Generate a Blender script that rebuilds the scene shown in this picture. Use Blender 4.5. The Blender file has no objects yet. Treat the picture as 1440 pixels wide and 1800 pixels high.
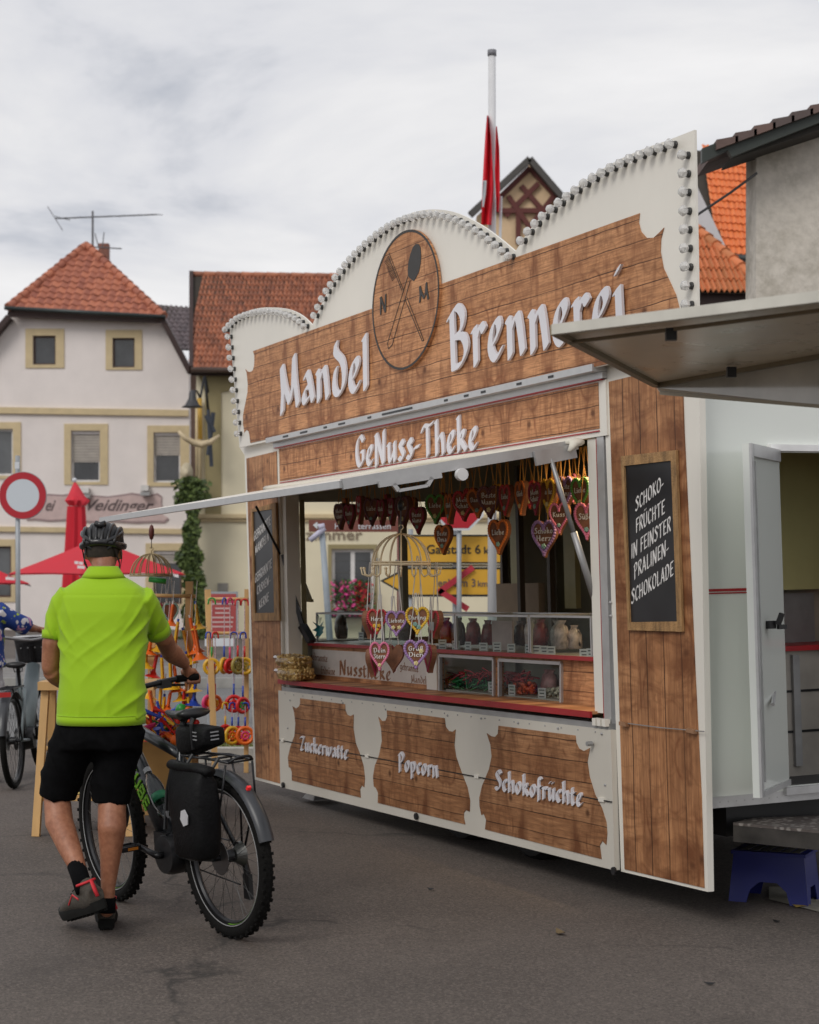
import bpy, bmesh, math, random
import numpy as np
from mathutils import Vector, Matrix, Euler
from mathutils.geometry import tessellate_polygon
random.seed(7)
SC = bpy.context.scene
COL = SC.collection
# ------------------------------------------------------------------ camera
F_PX, HOR, CAM_H = 3200.0, 1010.0, 1.57           # focal length in photo pixels, horizon row, eye height
PITCH = math.atan((HOR-900)/F_PX)
cam_d = bpy.data.cameras.new('camera'); cam = bpy.data.objects.new('camera', cam_d); COL.objects.link(cam)
cam.location = (0, 0, CAM_H); cam.rotation_euler = (math.pi/2+PITCH, 0, 0)
cam_d.sensor_fit = 'HORIZONTAL'; cam_d.sensor_width = 24.0; cam_d.lens = F_PX/1440*24.0
cam_d.clip_start = 0.1; cam_d.clip_end = 2000
cam_d.dof.use_dof = True; cam_d.dof.focus_distance = 9.3; cam_d.dof.aperture_fstop = 3.6
SC.camera = cam
# ------------------------------------------------------------------ light
SUN_DIR = Vector((-0.48, -0.76, 0.74)).normalized()       # towards the sun, behind thin cloud
sl = bpy.data.lights.new('sun', 'SUN'); sl.energy = 1.25; sl.angle = math.radians(24); sl.color = (1.0, .965, .91)
so = bpy.data.objects.new('sun', sl); COL.objects.link(so); so.rotation_euler = SUN_DIR.to_track_quat('Z', 'Y').to_euler()
world = bpy.data.worlds.new('World'); SC.world = world; world.use_nodes = True
wt = world.node_tree; wn = wt.nodes; wl = wt.links; wn.clear()
def wN(t, **k):
    n = wn.new(t)
    for a, b in k.items(): setattr(n, a, b)
    return n
sky = wN('ShaderNodeTexSky', sky_type='NISHITA', sun_disc=False)
sky.sun_elevation = math.asin(SUN_DIR.z); sky.sun_rotation = math.atan2(SUN_DIR.x, SUN_DIR.y)
geo = wN('ShaderNodeTexCoord'); sep = wN('ShaderNodeSeparateXYZ'); wl.new(geo.outputs['Generated'], sep.inputs[0])
def wm(op, a, b=None, c=None):
    n = wN('ShaderNodeMath', operation=op)
    for i, v in enumerate((a, b, c)):
        if v is None: continue
        if isinstance(v, (int, float)): n.inputs[i].default_value = v
        else: wl.new(v, n.inputs[i])
    return n.outputs[0]
zz = wm('ADD', wm('MAXIMUM', sep.outputs[2], 0.0), 0.16)
cx = wm('DIVIDE', sep.outputs[0], zz); cy = wm('DIVIDE', sep.outputs[1], zz)
cmb = wN('ShaderNodeCombineXYZ'); wl.new(cx, cmb.inputs[0]); wl.new(cy, cmb.inputs[1])
n1 = wN('ShaderNodeTexNoise'); n1.inputs['Scale'].default_value = 1.25; n1.inputs['Detail'].default_value = 7; n1.inputs['Roughness'].default_value = .56
n1.inputs['Distortion'].default_value = .35; wl.new(cmb.outputs[0], n1.inputs['Vector'])
n2 = wN('ShaderNodeTexNoise'); n2.inputs['Scale'].default_value = .45; n2.inputs['Detail'].default_value = 3
mp2 = wN('ShaderNodeMapping'); mp2.inputs['Location'].default_value = (3.3, 1.2, 0); wl.new(cmb.outputs[0], mp2.inputs[0]); wl.new(mp2.outputs[0], n2.inputs['Vector'])
cl = wm('ADD', wm('MULTIPLY', n1.outputs['Fac'], .72), wm('MULTIPLY', n2.outputs['Fac'], .28))
hz = wm('SUBTRACT', 1.0, wm('MULTIPLY', wm('MAXIMUM', sep.outputs[2], 0.0), 1.2))
cl = wm('ADD', cl, wm('MULTIPLY', wm('POWER', hz, 3.0), .075))
cr = wN('ShaderNodeValToRGB'); wl.new(cl, cr.inputs[0])
e = cr.color_ramp.elements
e[0].position = .42; e[0].color = (4.9, 5.15, 5.75, 1); e[1].position = .64; e[1].color = (9.3, 9.2, 9.2, 1)
k = cr.color_ramp.elements.new(.485); k.color = (7.3, 7.35, 7.7, 1)
k = cr.color_ramp.elements.new(.56); k.color = (8.4, 8.35, 8.45, 1)
mx = wN('ShaderNodeMix', data_type='RGBA'); mx.inputs[0].default_value = .97
wl.new(sky.outputs[0], mx.inputs[6]); wl.new(cr.outputs[0], mx.inputs[7])
bg = wN('ShaderNodeBackground'); bg.inputs['Strength'].default_value = .1
wl.new(mx.outputs[2], bg.inputs[0]); wo = wN('ShaderNodeOutputWorld'); wl.new(bg.outputs[0], wo.inputs[0])
SC.view_settings.view_transform = 'Standard'; SC.view_settings.look = 'None'
SC.view_settings.exposure = 0.0; SC.view_settings.gamma = 1.0; SC.view_settings.use_curve_mapping = False
SC.render.engine = 'CYCLES'; SC.cycles.use_denoising = True
SC.cycles.max_bounces = 8; SC.cycles.transparent_max_bounces = 12; SC.cycles.caustics_reflective = False; SC.cycles.caustics_refractive = False
# ------------------------------------------------------------------ geometry of the view (used to survey points of the place)
_F = np.array([0, math.cos(PITCH), math.sin(PITCH)]); _U = np.array([0, -math.sin(PITCH), math.cos(PITCH)]); _R = np.array([1., 0, 0]); _C = np.array([0, 0, CAM_H])
def ray(x, y): return _F*F_PX+_R*(x-720)+_U*(900-y)
def W(x, y, D):
    r = ray(x, y); return Vector(_C+r*(D/r[1]))
def ground_at(x, y):
    r = ray(x, y); return Vector(_C+r*(-CAM_H/r[2]))
_n = lambda v: v/np.linalg.norm(v)
tu = -_n(ray(-802, 1060)); td = ray(7900, 850); td = _n(td-tu*(td@tu)); tw = np.cross(tu, td)
TO = np.array(W(1245, 1568, 8.14))
def TL(x, y, d=0.0):
    r = ray(x, y); o = TO+td*d; t = ((o-_C)@td)/(r@td); P = _C+r*t-TO
    return Vector((P@tu, P@td, P@tw))
TM = Matrix(((tu[0], td[0], tw[0], TO[0]), (tu[1], td[1], tw[1], TO[1]), (tu[2], td[2], tw[2], TO[2]), (0, 0, 0, 1)))
# ------------------------------------------------------------------ materials
MATS = {}
def nd(t, typ, **k):
    n = t.nodes.new(typ)
    for a, b in k.items():
        if a.startswith('i_'): n.inputs[a[2:].replace('_', ' ')].default_value = b
        else: setattr(n, a, b)
    return n
def mth(t, op, a, b=None, c=None, clamp=False):
    n = t.nodes.new('ShaderNodeMath'); n.operation = op; n.use_clamp = clamp
    for i, v in enumerate((a, b, c)):
        if v is None: continue
        if isinstance(v, (int, float)): n.inputs[i].default_value = v
        else: t.links.new(v, n.inputs[i])
    return n.outputs[0]
def mixc(t, f, a, b, mode='MIX'):
    n = t.nodes.new('ShaderNodeMix'); n.data_type = 'RGBA'; n.blend_type = mode
    for i, v in ((0, f), (6, a), (7, b)):
        if isinstance(v, (int, float)): n.inputs[i].default_value = v
        elif isinstance(v, tuple): n.inputs[i].default_value = (v[0], v[1], v[2], 1)
        else: t.links.new(v, n.inputs[i])
    return n.outputs[2]
def newmat(name, rough=.6, metal=0.0, spec=.5):
    m = bpy.data.materials.new(name); m.use_nodes = True; t = m.node_tree
    b = t.nodes['Principled BSDF']; b.inputs['Roughness'].default_value = rough; b.inputs['Metallic'].default_value = metal
    b.inputs['Specular IOR Level'].default_value = spec
    MATS[name] = m
    return m, t, b
def noise(t, scale, detail=4, vec=None, rough=.55, stretch=None, coord='Object', dist=0.0):
    tc = t.nodes.new('ShaderNodeTexCoord'); v = tc.outputs[coord] if vec is None else vec
    if stretch:
        mp = t.nodes.new('ShaderNodeMapping'); mp.inputs['Scale'].default_value = stretch; t.links.new(v, mp.inputs[0]); v = mp.outputs[0]
    n = t.nodes.new('ShaderNodeTexNoise'); n.inputs['Scale'].default_value = scale; n.inputs['Detail'].default_value = detail
    n.inputs['Roughness'].default_value = rough; n.inputs['Distortion'].default_value = dist
    t.links.new(v, n.inputs['Vector']); return n.outputs['Fac']
def ramp(t, f, pts):
    r = t.nodes.new('ShaderNodeValToRGB'); t.links.new(f, r.inputs[0]); el = r.color_ramp.elements
    while len(el) < len(pts): el.new(.5)
    for q, (p, c) in zip(el, pts):
        q.position = p; q.color = (c, c, c, 1) if isinstance(c, (int, float)) else (*c, 1)
    return r.outputs[0]
def bump(t, b, h, s=.3, dist=.01):
    n = t.nodes.new('ShaderNodeBump'); n.inputs['Strength'].default_value = s; n.inputs['Distance'].default_value = dist
    t.links.new(h, n.inputs['Height']); t.links.new(n.outputs[0], b.inputs['Normal'])
def mat(name, col, rough=.6, metal=0.0, var=.12, scale=6.0, bmp=0.0, dirt=0.0, emit=0, trans=0, spec=.5, stretch=None, alpha=1, coat=0, bdist=.01):
    if name in MATS: return MATS[name]
    m, t, b = newmat(name, rough, metal, spec)
    f = noise(t, scale, 6, stretch=stretch)
    lo = tuple(c*(1-var) for c in col); hi = tuple(min(1, c*(1+var)) for c in col)
    c = mixc(t, ramp(t, f, ((.3, 0.), (.7, 1.))), lo, hi)
    if dirt:
        d = noise(t, scale*.35, 8, rough=.7, stretch=(1, 1, .35))
        c = mixc(t, ramp(t, d, ((.45, 0.), (.75, dirt))), c, tuple(x*.45 for x in col))
    t.links.new(c, b.inputs['Base Color'])
    if rough < .95: t.links.new(mth(t, 'ADD', mth(t, 'MULTIPLY', mth(t, 'SUBTRACT', f, .5), .25), rough, clamp=True), b.inputs['Roughness'])
    if bmp: bump(t, b, noise(t, scale*4, 6), bmp, bdist)
    if emit:
        b.inputs['Emission Color'].default_value = (*col, 1); b.inputs['Emission Strength'].default_value = emit
    if trans: b.inputs['Transmission Weight'].default_value = trans
    if alpha < 1: b.inputs['Alpha'].default_value = alpha
    if coat: b.inputs['Coat Weight'].default_value = coat
    return m
def glassmat(name, tint=(.9, .95, .93), mixf=.03):
    if name in MATS: return MATS[name]
    m = bpy.data.materials.new(name); m.use_nodes = True; t = m.node_tree; t.nodes.clear(); MATS[name] = m
    tr = nd(t, 'ShaderNodeBsdfTransparent'); tr.inputs[0].default_value = (*tint, 1)
    gl = nd(t, 'ShaderNodeBsdfGlossy'); gl.inputs['Roughness'].default_value = .04
    fr = nd(t, 'ShaderNodeLayerWeight'); fr.inputs[0].default_value = .35
    f = mth(t, 'ADD', mth(t, 'MULTIPLY', fr.outputs['Fresnel'], .45), mixf, clamp=True)
    mxs = nd(t, 'ShaderNodeMixShader'); t.links.new(f, mxs.inputs[0]); t.links.new(tr.outputs[0], mxs.inputs[1]); t.links.new(gl.outputs[0], mxs.inputs[2])
    o = nd(t, 'ShaderNodeOutputMaterial'); t.links.new(mxs.outputs[0], o.inputs[0]); return m
def wood_print(name, horiz=True, tone=1.0, plank=.102, seed=0.0):
    """printed timber foil: printed boards, knots, mirrored smoky patches"""
    m, t, b = newmat(name, .5, 0, .18)
    tc = t.nodes.new('ShaderNodeTexCoord'); s = t.nodes.new('ShaderNodeSeparateXYZ'); t.links.new(tc.outputs['Object'], s.inputs[0])
    a, h = (s.outputs[0], s.outputs[2]) if horiz else (s.outputs[2], s.outputs[0])     # along / across the boards
    ap = mth(t, 'PINGPONG', mth(t, 'ADD', a, seed), .58 if horiz else .95)
    cv = t.nodes.new('ShaderNodeCombineXYZ'); t.links.new(ap, cv.inputs[0]); t.links.new(h, cv.inputs[1]); cv.inputs[2].default_value = seed
    V = cv.outputs[0]
    wob = noise(t, 2.2, 3, vec=V)
    hh = mth(t, 'DIVIDE', mth(t, 'ADD', h, mth(t, 'MULTIPLY', mth(t, 'SUBTRACT', wob, .5), .022)), plank)
    fl = mth(t, 'FLOOR', hh); fr = mth(t, 'FRACT', hh)
    wn_ = t.nodes.new('ShaderNodeTexWhiteNoise'); wn_.noise_dimensions = '1D'; t.links.new(fl, wn_.inputs['W'])
    grain = noise(t, 1.0, 6, vec=V, rough=.65, stretch=(5, 85, 1), dist=.4)
    grain2 = noise(t, 1.0, 4, vec=V, rough=.5, stretch=(2.2, 22, 1), dist=1.2)
    smoke = noise(t, 1.0, 5, vec=V, rough=.6, stretch=(6.5, 1.9, 1), dist=.6)
    # board-seeded pattern for the curly end marks
    cv2 = t.nodes.new('ShaderNodeCombineXYZ'); t.links.new(ap, cv2.inputs[0]); t.links.new(mth(t, 'MULTIPLY', h, .6), cv2.inputs[1]); t.links.new(mth(t, 'MULTIPLY', fl, 3.7), cv2.inputs[2])
    vo = t.nodes.new('ShaderNodeTexNoise'); vo.inputs['Scale'].default_value = 5.5; vo.inputs['Detail'].default_value = 2; t.links.new(cv2.outputs[0], vo.inputs['Vector'])
    ring = ramp(t, mth(t, 'ABSOLUTE', mth(t, 'SUBTRACT', vo.outputs['Fac'], .5)), ((0., 1.), (.02, 0.)))
    c = mixc(t, grain2, (.68*tone, .345*tone, .165*tone), (.47*tone, .205*tone, .085*tone))
    c = mixc(t, mth(t, 'MULTIPLY', wn_.outputs['Value'], .45), c, (.74*tone, .41*tone, .21*tone))
    c = mixc(t, ramp(t, smoke, ((.47, 0.), (.66, .88))), c, (.18*tone, .06*tone, .024*tone))
    av = t.nodes.new('ShaderNodeTexVoronoi'); av.inputs['Scale'].default_value = 1.0; av.inputs['Randomness'].default_value = .55
    am_ = t.nodes.new('ShaderNodeMapping'); am_.inputs['Scale'].default_value = (4.6, 3.4, 1) if horiz else (2.1, 4.6, 1); t.links.new(V, am_.inputs[0]); t.links.new(am_.outputs[0], av.inputs['Vector'])
    arc = ramp(t, mth(t, 'ABSOLUTE', mth(t, 'SUBTRACT', av.outputs['Distance'], .36)), ((.0, 1.), (.055, 0.)))
    c = mixc(t, mth(t, 'MULTIPLY', arc, ramp(t, noise(t, 5, 3, vec=V), ((.46, 0.), (.60, .7)))), c, (.19*tone, .052*tone, .018*tone))
    c = mixc(t, mth(t, 'MULTIPLY', ring, .25), c, (.13*tone, .06*tone, .025*tone))
    st = mth(t, 'FRACT', mth(t, 'ADD', mth(t, 'MULTIPLY', ap, 4.3 if horiz else 3.0), mth(t, 'ADD', mth(t, 'MULTIPLY', noise(t, 3.2, 2, vec=V), 1.1), mth(t, 'MULTIPLY', fl, .07))))
    c = mixc(t, mth(t, 'MULTIPLY', ramp(t, mth(t, 'ABSOLUTE', mth(t, 'SUBTRACT', st, .5)), ((.0, 1.), (.055, 0.))), ramp(t, noise(t, 6, 2, vec=V), ((.42, 0.), (.6, .62)))), c, (.22*tone, .075*tone, .03*tone))
    c = mixc(t, ramp(t, grain, ((.42, 0.), (.66, .72))), c, (.20*tone, .080*tone, .034*tone))
    c = mixc(t, ramp(t, noise(t, 1.0, 5, vec=V, rough=.7, stretch=(1.6, 6, 1)), ((.50, 0.), (.72, .6))), c, (.16*tone, .062*tone, .028*tone))
    kn = t.nodes.new('ShaderNodeTexVoronoi'); kn.inputs['Scale'].default_value = 4.2; t.links.new(V, kn.inputs['Vector'])
    c = mixc(t, ramp(t, kn.outputs['Distance'], ((.045, .85), (.12, 0.))), c, (.10*tone, .035*tone, .015*tone))
    edge = ramp(t, mth(t, 'MINIMUM', fr, mth(t, 'SUBTRACT', 1.0, fr)), ((.012, 1.), (.035, 0.)))
    ln = mth(t, 'MULTIPLY', edge, ramp(t, noise(t, 3, 3, vec=V), ((.3, .5), (.6, 1.))))
    c = mixc(t, ln, c, (.045*tone, .018*tone, .01*tone))
    t.links.new(c, b.inputs['Base Color'])
    return m
# ------------------------------------------------------------------ mesh building
def sv(p): return Vector(p)
class MB:
    def __init__(s): s.v = []; s.f = []; s.m = []
    def add(s, vs, fs, mi=0):
        o = len(s.v); s.v.extend([tuple(p) for p in vs]); s.f.extend([tuple(i+o for i in f) for f in fs]); s.m.extend([mi]*len(fs)); return s
    def box(s, c, size, mi=0, M=None):
        x, y, z = (q/2 for q in size); c = Vector(c)
        vs = [Vector((a*x, b*y, d*z)) for a in (-1, 1) for b in (-1, 1) for d in (-1, 1)]
        vs = [(M @ q if M else q)+c for q in vs]
        return s.add(vs, [(0, 1, 3, 2), (4, 6, 7, 5), (0, 4, 5, 1), (2, 3, 7, 6), (0, 2, 6, 4), (1, 5, 7, 3)], mi)
    def hexa(s, a, b, mi=0):
        """solid between quad a (4 pts) and quad b"""
        return s.add(list(a)+list(b), [(0, 1, 2, 3), (7, 6, 5, 4), (0, 4, 5, 1), (1, 5, 6, 2), (2, 6, 7, 3), (3, 7, 4, 0)], mi)
    def quad(s, a, mi=0): return s.add(a, [tuple(range(len(a)))], mi)
    def bar(s, a, b, w, h, mi=0, up=(0, 0, 1)):
        a, b = Vector(a), Vector(b); d = (b-a).normalized(); up = Vector(up)
        if abs(d.dot(up)) > .98: up = Vector((1, 0, 0))
        sx = d.cross(up).normalized()*(w/2); sy = sx.cross(d).normalized()*(h/2)
        return s.hexa([a-sx-sy, a+sx-sy, a+sx+sy, a-sx+sy], [b-sx-sy, b+sx-sy, b+sx+sy, b-sx+sy], mi)
    def tube(s, pts, r, n=8, mi=0, cap=True, close=False, squash=None):
        pts = [Vector(p) for p in pts]; N = len(pts); rs = r if isinstance(r, (list, tuple)) else [r]*N
        o = len(s.v); ref = None
        for i, p in enumerate(pts):
            a = pts[(i-1) % N] if (close or i > 0) else p; b = pts[(i+1) % N] if (close or i < N-1) else p
            d = (b-a).normalized() if (b-a).length > 1e-9 else Vector((0, 0, 1))
            if ref is None: ref = Vector((0, 0, 1)) if abs(d.z) < .9 else Vector((0, 1, 0))
            x = (ref-d*ref.dot(d)).normalized(); y = d.cross(x); ref = x
            rr = rs[i]; rx, ry = (rr if isinstance(rr, tuple) else (rr, rr))
            for k in range(n):
                t = 2*math.pi*k/n; s.v.append(tuple(p+x*math.cos(t)*rx+y*math.sin(t)*ry))
        for i in range(N if close else N-1):
            j = (i+1) % N
            for k in range(n):
                l = (k+1) % n; s.f.append((o+i*n+k, o+i*n+l, o+j*n+l, o+j*n+k)); s.m.append(mi)
        if cap and not close:
            s.f.append(tuple(o+k for k in range(n))[::-1]); s.f.append(tuple(o+(N-1)*n+k for k in range(n))); s.m += [mi, mi]
        return s
    def rings(s, rings, mi=0, cap=True, close=False):
        """loft a list of equal length rings"""
        o = len(s.v); n = len(rings[0]); N = len(rings)
        for r in rings: s.v.extend([tuple(p) for p in r])
        for i in range(N if close else N-1):
            j = (i+1) % N
            for k in range(n):
                l = (k+1) % n; s.f.append((o+i*n+k, o+i*n+l, o+j*n+l, o+j*n+k)); s.m.append(mi)
        if cap and not close: s.f.append(tuple(o+k for k in range(n))[::-1]); s.f.append(tuple(o+(N-1)*n+k for k in range(n))); s.m += [mi, mi]
        return s
    def lathe(s, prof, n=16, c=(0, 0, 0), axis='Z', mi=0, M=None):
        """profile of (radius, height)"""
        c = Vector(c); R = []
        for r, h in prof:
            ring = []
            for k in range(n):
                t = 2*math.pi*k/n; p = Vector((max(r, 1e-4)*math.cos(t), max(r, 1e-4)*math.sin(t), h))
                if axis == 'Y': p = Vector((p.x, p.z, -p.y))
                elif axis == 'X': p = Vector((p.z, p.x, p.y))
                ring.append((M @ p if M else p)+c)
            R.append(ring)
        return s.rings(R, mi)
    def ball(s, c, r, n=12, mi=0, M=None):
        rx, ry, rz = r if isinstance(r, tuple) else (r, r, r); h = max(4, n//2)
        R = []
        for i in range(h+1):
            a = math.pi*i/h; R.append([(((M @ Vector((rx*math.sin(a)*math.cos(t), ry*math.sin(a)*math.sin(t), -rz*math.cos(a)))) if M else Vector((rx*math.sin(a)*math.cos(t), ry*math.sin(a)*math.sin(t), -rz*math.cos(a))))+Vector(c)) for t in [2*math.pi*k/n for k in range(n)]])
        return s.rings(R, mi)
    def shape(s, loops, fn, z0=0.0, z1=1.0, mi=0, side=None):
        """flat shape (outer loop + holes) in 2D, given thickness between z0 and z1 and placed by fn(x, y, z)"""
        loops = [[(float(p[0]), float(p[1])) for p in lp] for lp in loops]
        flat = [p for lp in loops for p in lp]
        tris = tessellate_polygon([[Vector((x, y, 0)) for x, y in lp] for lp in loops])
        n = len(flat); o = len(s.v); area = lambda l: sum(l[i][0]*l[(i+1) % len(l)][1]-l[(i+1) % len(l)][0]*l[i][1] for i in range(len(l)))
        two = abs(z1-z0) > 1e-9
        s.v.extend([tuple(fn(x, y, z1)) for x, y in flat])
        if two: s.v.extend([tuple(fn(x, y, z0)) for x, y in flat])
        for a, b, c in tris:
            if (flat[b][0]-flat[a][0])*(flat[c][1]-flat[a][1])-(flat[b][1]-flat[a][1])*(flat[c][0]-flat[a][0]) < 0: b, c = c, b
            s.f.append((o+a, o+b, o+c)); s.m.append(mi)
            if two: s.f.append((o+n+c, o+n+b, o+n+a)); s.m.append(mi)
        if two:
            st = 0
            for li, lp in enumerate(loops):
                L = len(lp); ccw = area(lp) > 0
                if li: ccw = not ccw if area(lp) > 0 else True
                for i in range(L):
                    a, b = st+i, st+(i+1) % L
                    q = (o+n+a, o+n+b, o+b, o+a)
                    s.f.append(q if (area(lp) > 0) == (li == 0) else q[::-1]); s.m.append(mi if side is None else side)
                st += L
        return s
    def mesh(s, name, mats, smooth=False, angle=None):
        me = bpy.data.meshes.new(name); me.from_pydata(s.v, [], s.f)
        for mm in (mats if isinstance(mats, (list, tuple)) else [mats]): me.materials.append(mm)
        if len(me.materials) > 1: me.polygons.foreach_set('material_index', s.m)
        if smooth:
            me.polygons.foreach_set('use_smooth', [True]*len(me.polygons))
            if angle is not None: me.set_sharp_from_angle(angle=math.radians(angle))
        me.update(); return me
    def build(s, name, mats, parent=None, smooth=False, angle=None, M=None):
        o = bpy.data.objects.new(name, s.mesh(name, mats, smooth, angle)); COL.objects.link(o)
        if parent is not None: o.parent = parent
        if M is not None: o.matrix_basis = M
        return o
def tag(o, label=None, cat=None, group=None, kind=None):
    if label: o['label'] = label
    if cat: o['category'] = cat
    if group: o['group'] = group
    if kind: o['kind'] = kind
    return o
def thing(name, label, cat, M=None, group=None):
    o = bpy.data.objects.new(name, None); COL.objects.link(o); o.empty_display_size = .1
    if M is not None: o.matrix_basis = M if isinstance(M, Matrix) else Matrix.Translation(Vector(M))
    return tag(o, label, cat, group)
def link_copy(src, parent=None, M=None):
    c = src.copy(); COL.objects.link(c)
    for k_ in ('label', 'category', 'group'):
        if k_ in c and parent is not None: del c[k_]
    c.parent = parent
    if M is not None: c.matrix_basis = M
    return c
def place(me, name, parent=None, M=None):
    o = bpy.data.objects.new(name, me); COL.objects.link(o)
    if parent is not None: o.parent = parent
    if M is not None: o.matrix_basis = M
    return o
def copy_tree(o, parent=None, **kw):
    c = o.copy(); COL.objects.link(c); c.parent = parent
    for ch in list(o.children): copy_tree(ch, c)
    for a, b in kw.items(): c[a] = b
    return c
def T3(x, y, z): return Matrix.Translation((x, y, z))
def spline(pts, n=6, close=False):
    P = [Vector(p) for p in pts]; N = len(P); out = []
    rng = range(N) if close else range(N-1)
    for i in rng:
        p0 = P[(i-1) % N] if close or i > 0 else P[i]*2-P[i+1]; p1 = P[i]; p2 = P[(i+1) % N]; p3 = P[(i+2) % N] if close or i+2 < N else P[i+1]*2-P[i]
        for k in range(n):
            t = k/n; out.append(.5*((2*p1)+(p2-p0)*t+(2*p0-5*p1+4*p2-p3)*t*t+(3*p1-p0-3*p2+p3)*t**3))
    if not close: out.append(P[-1])
    return out
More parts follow.
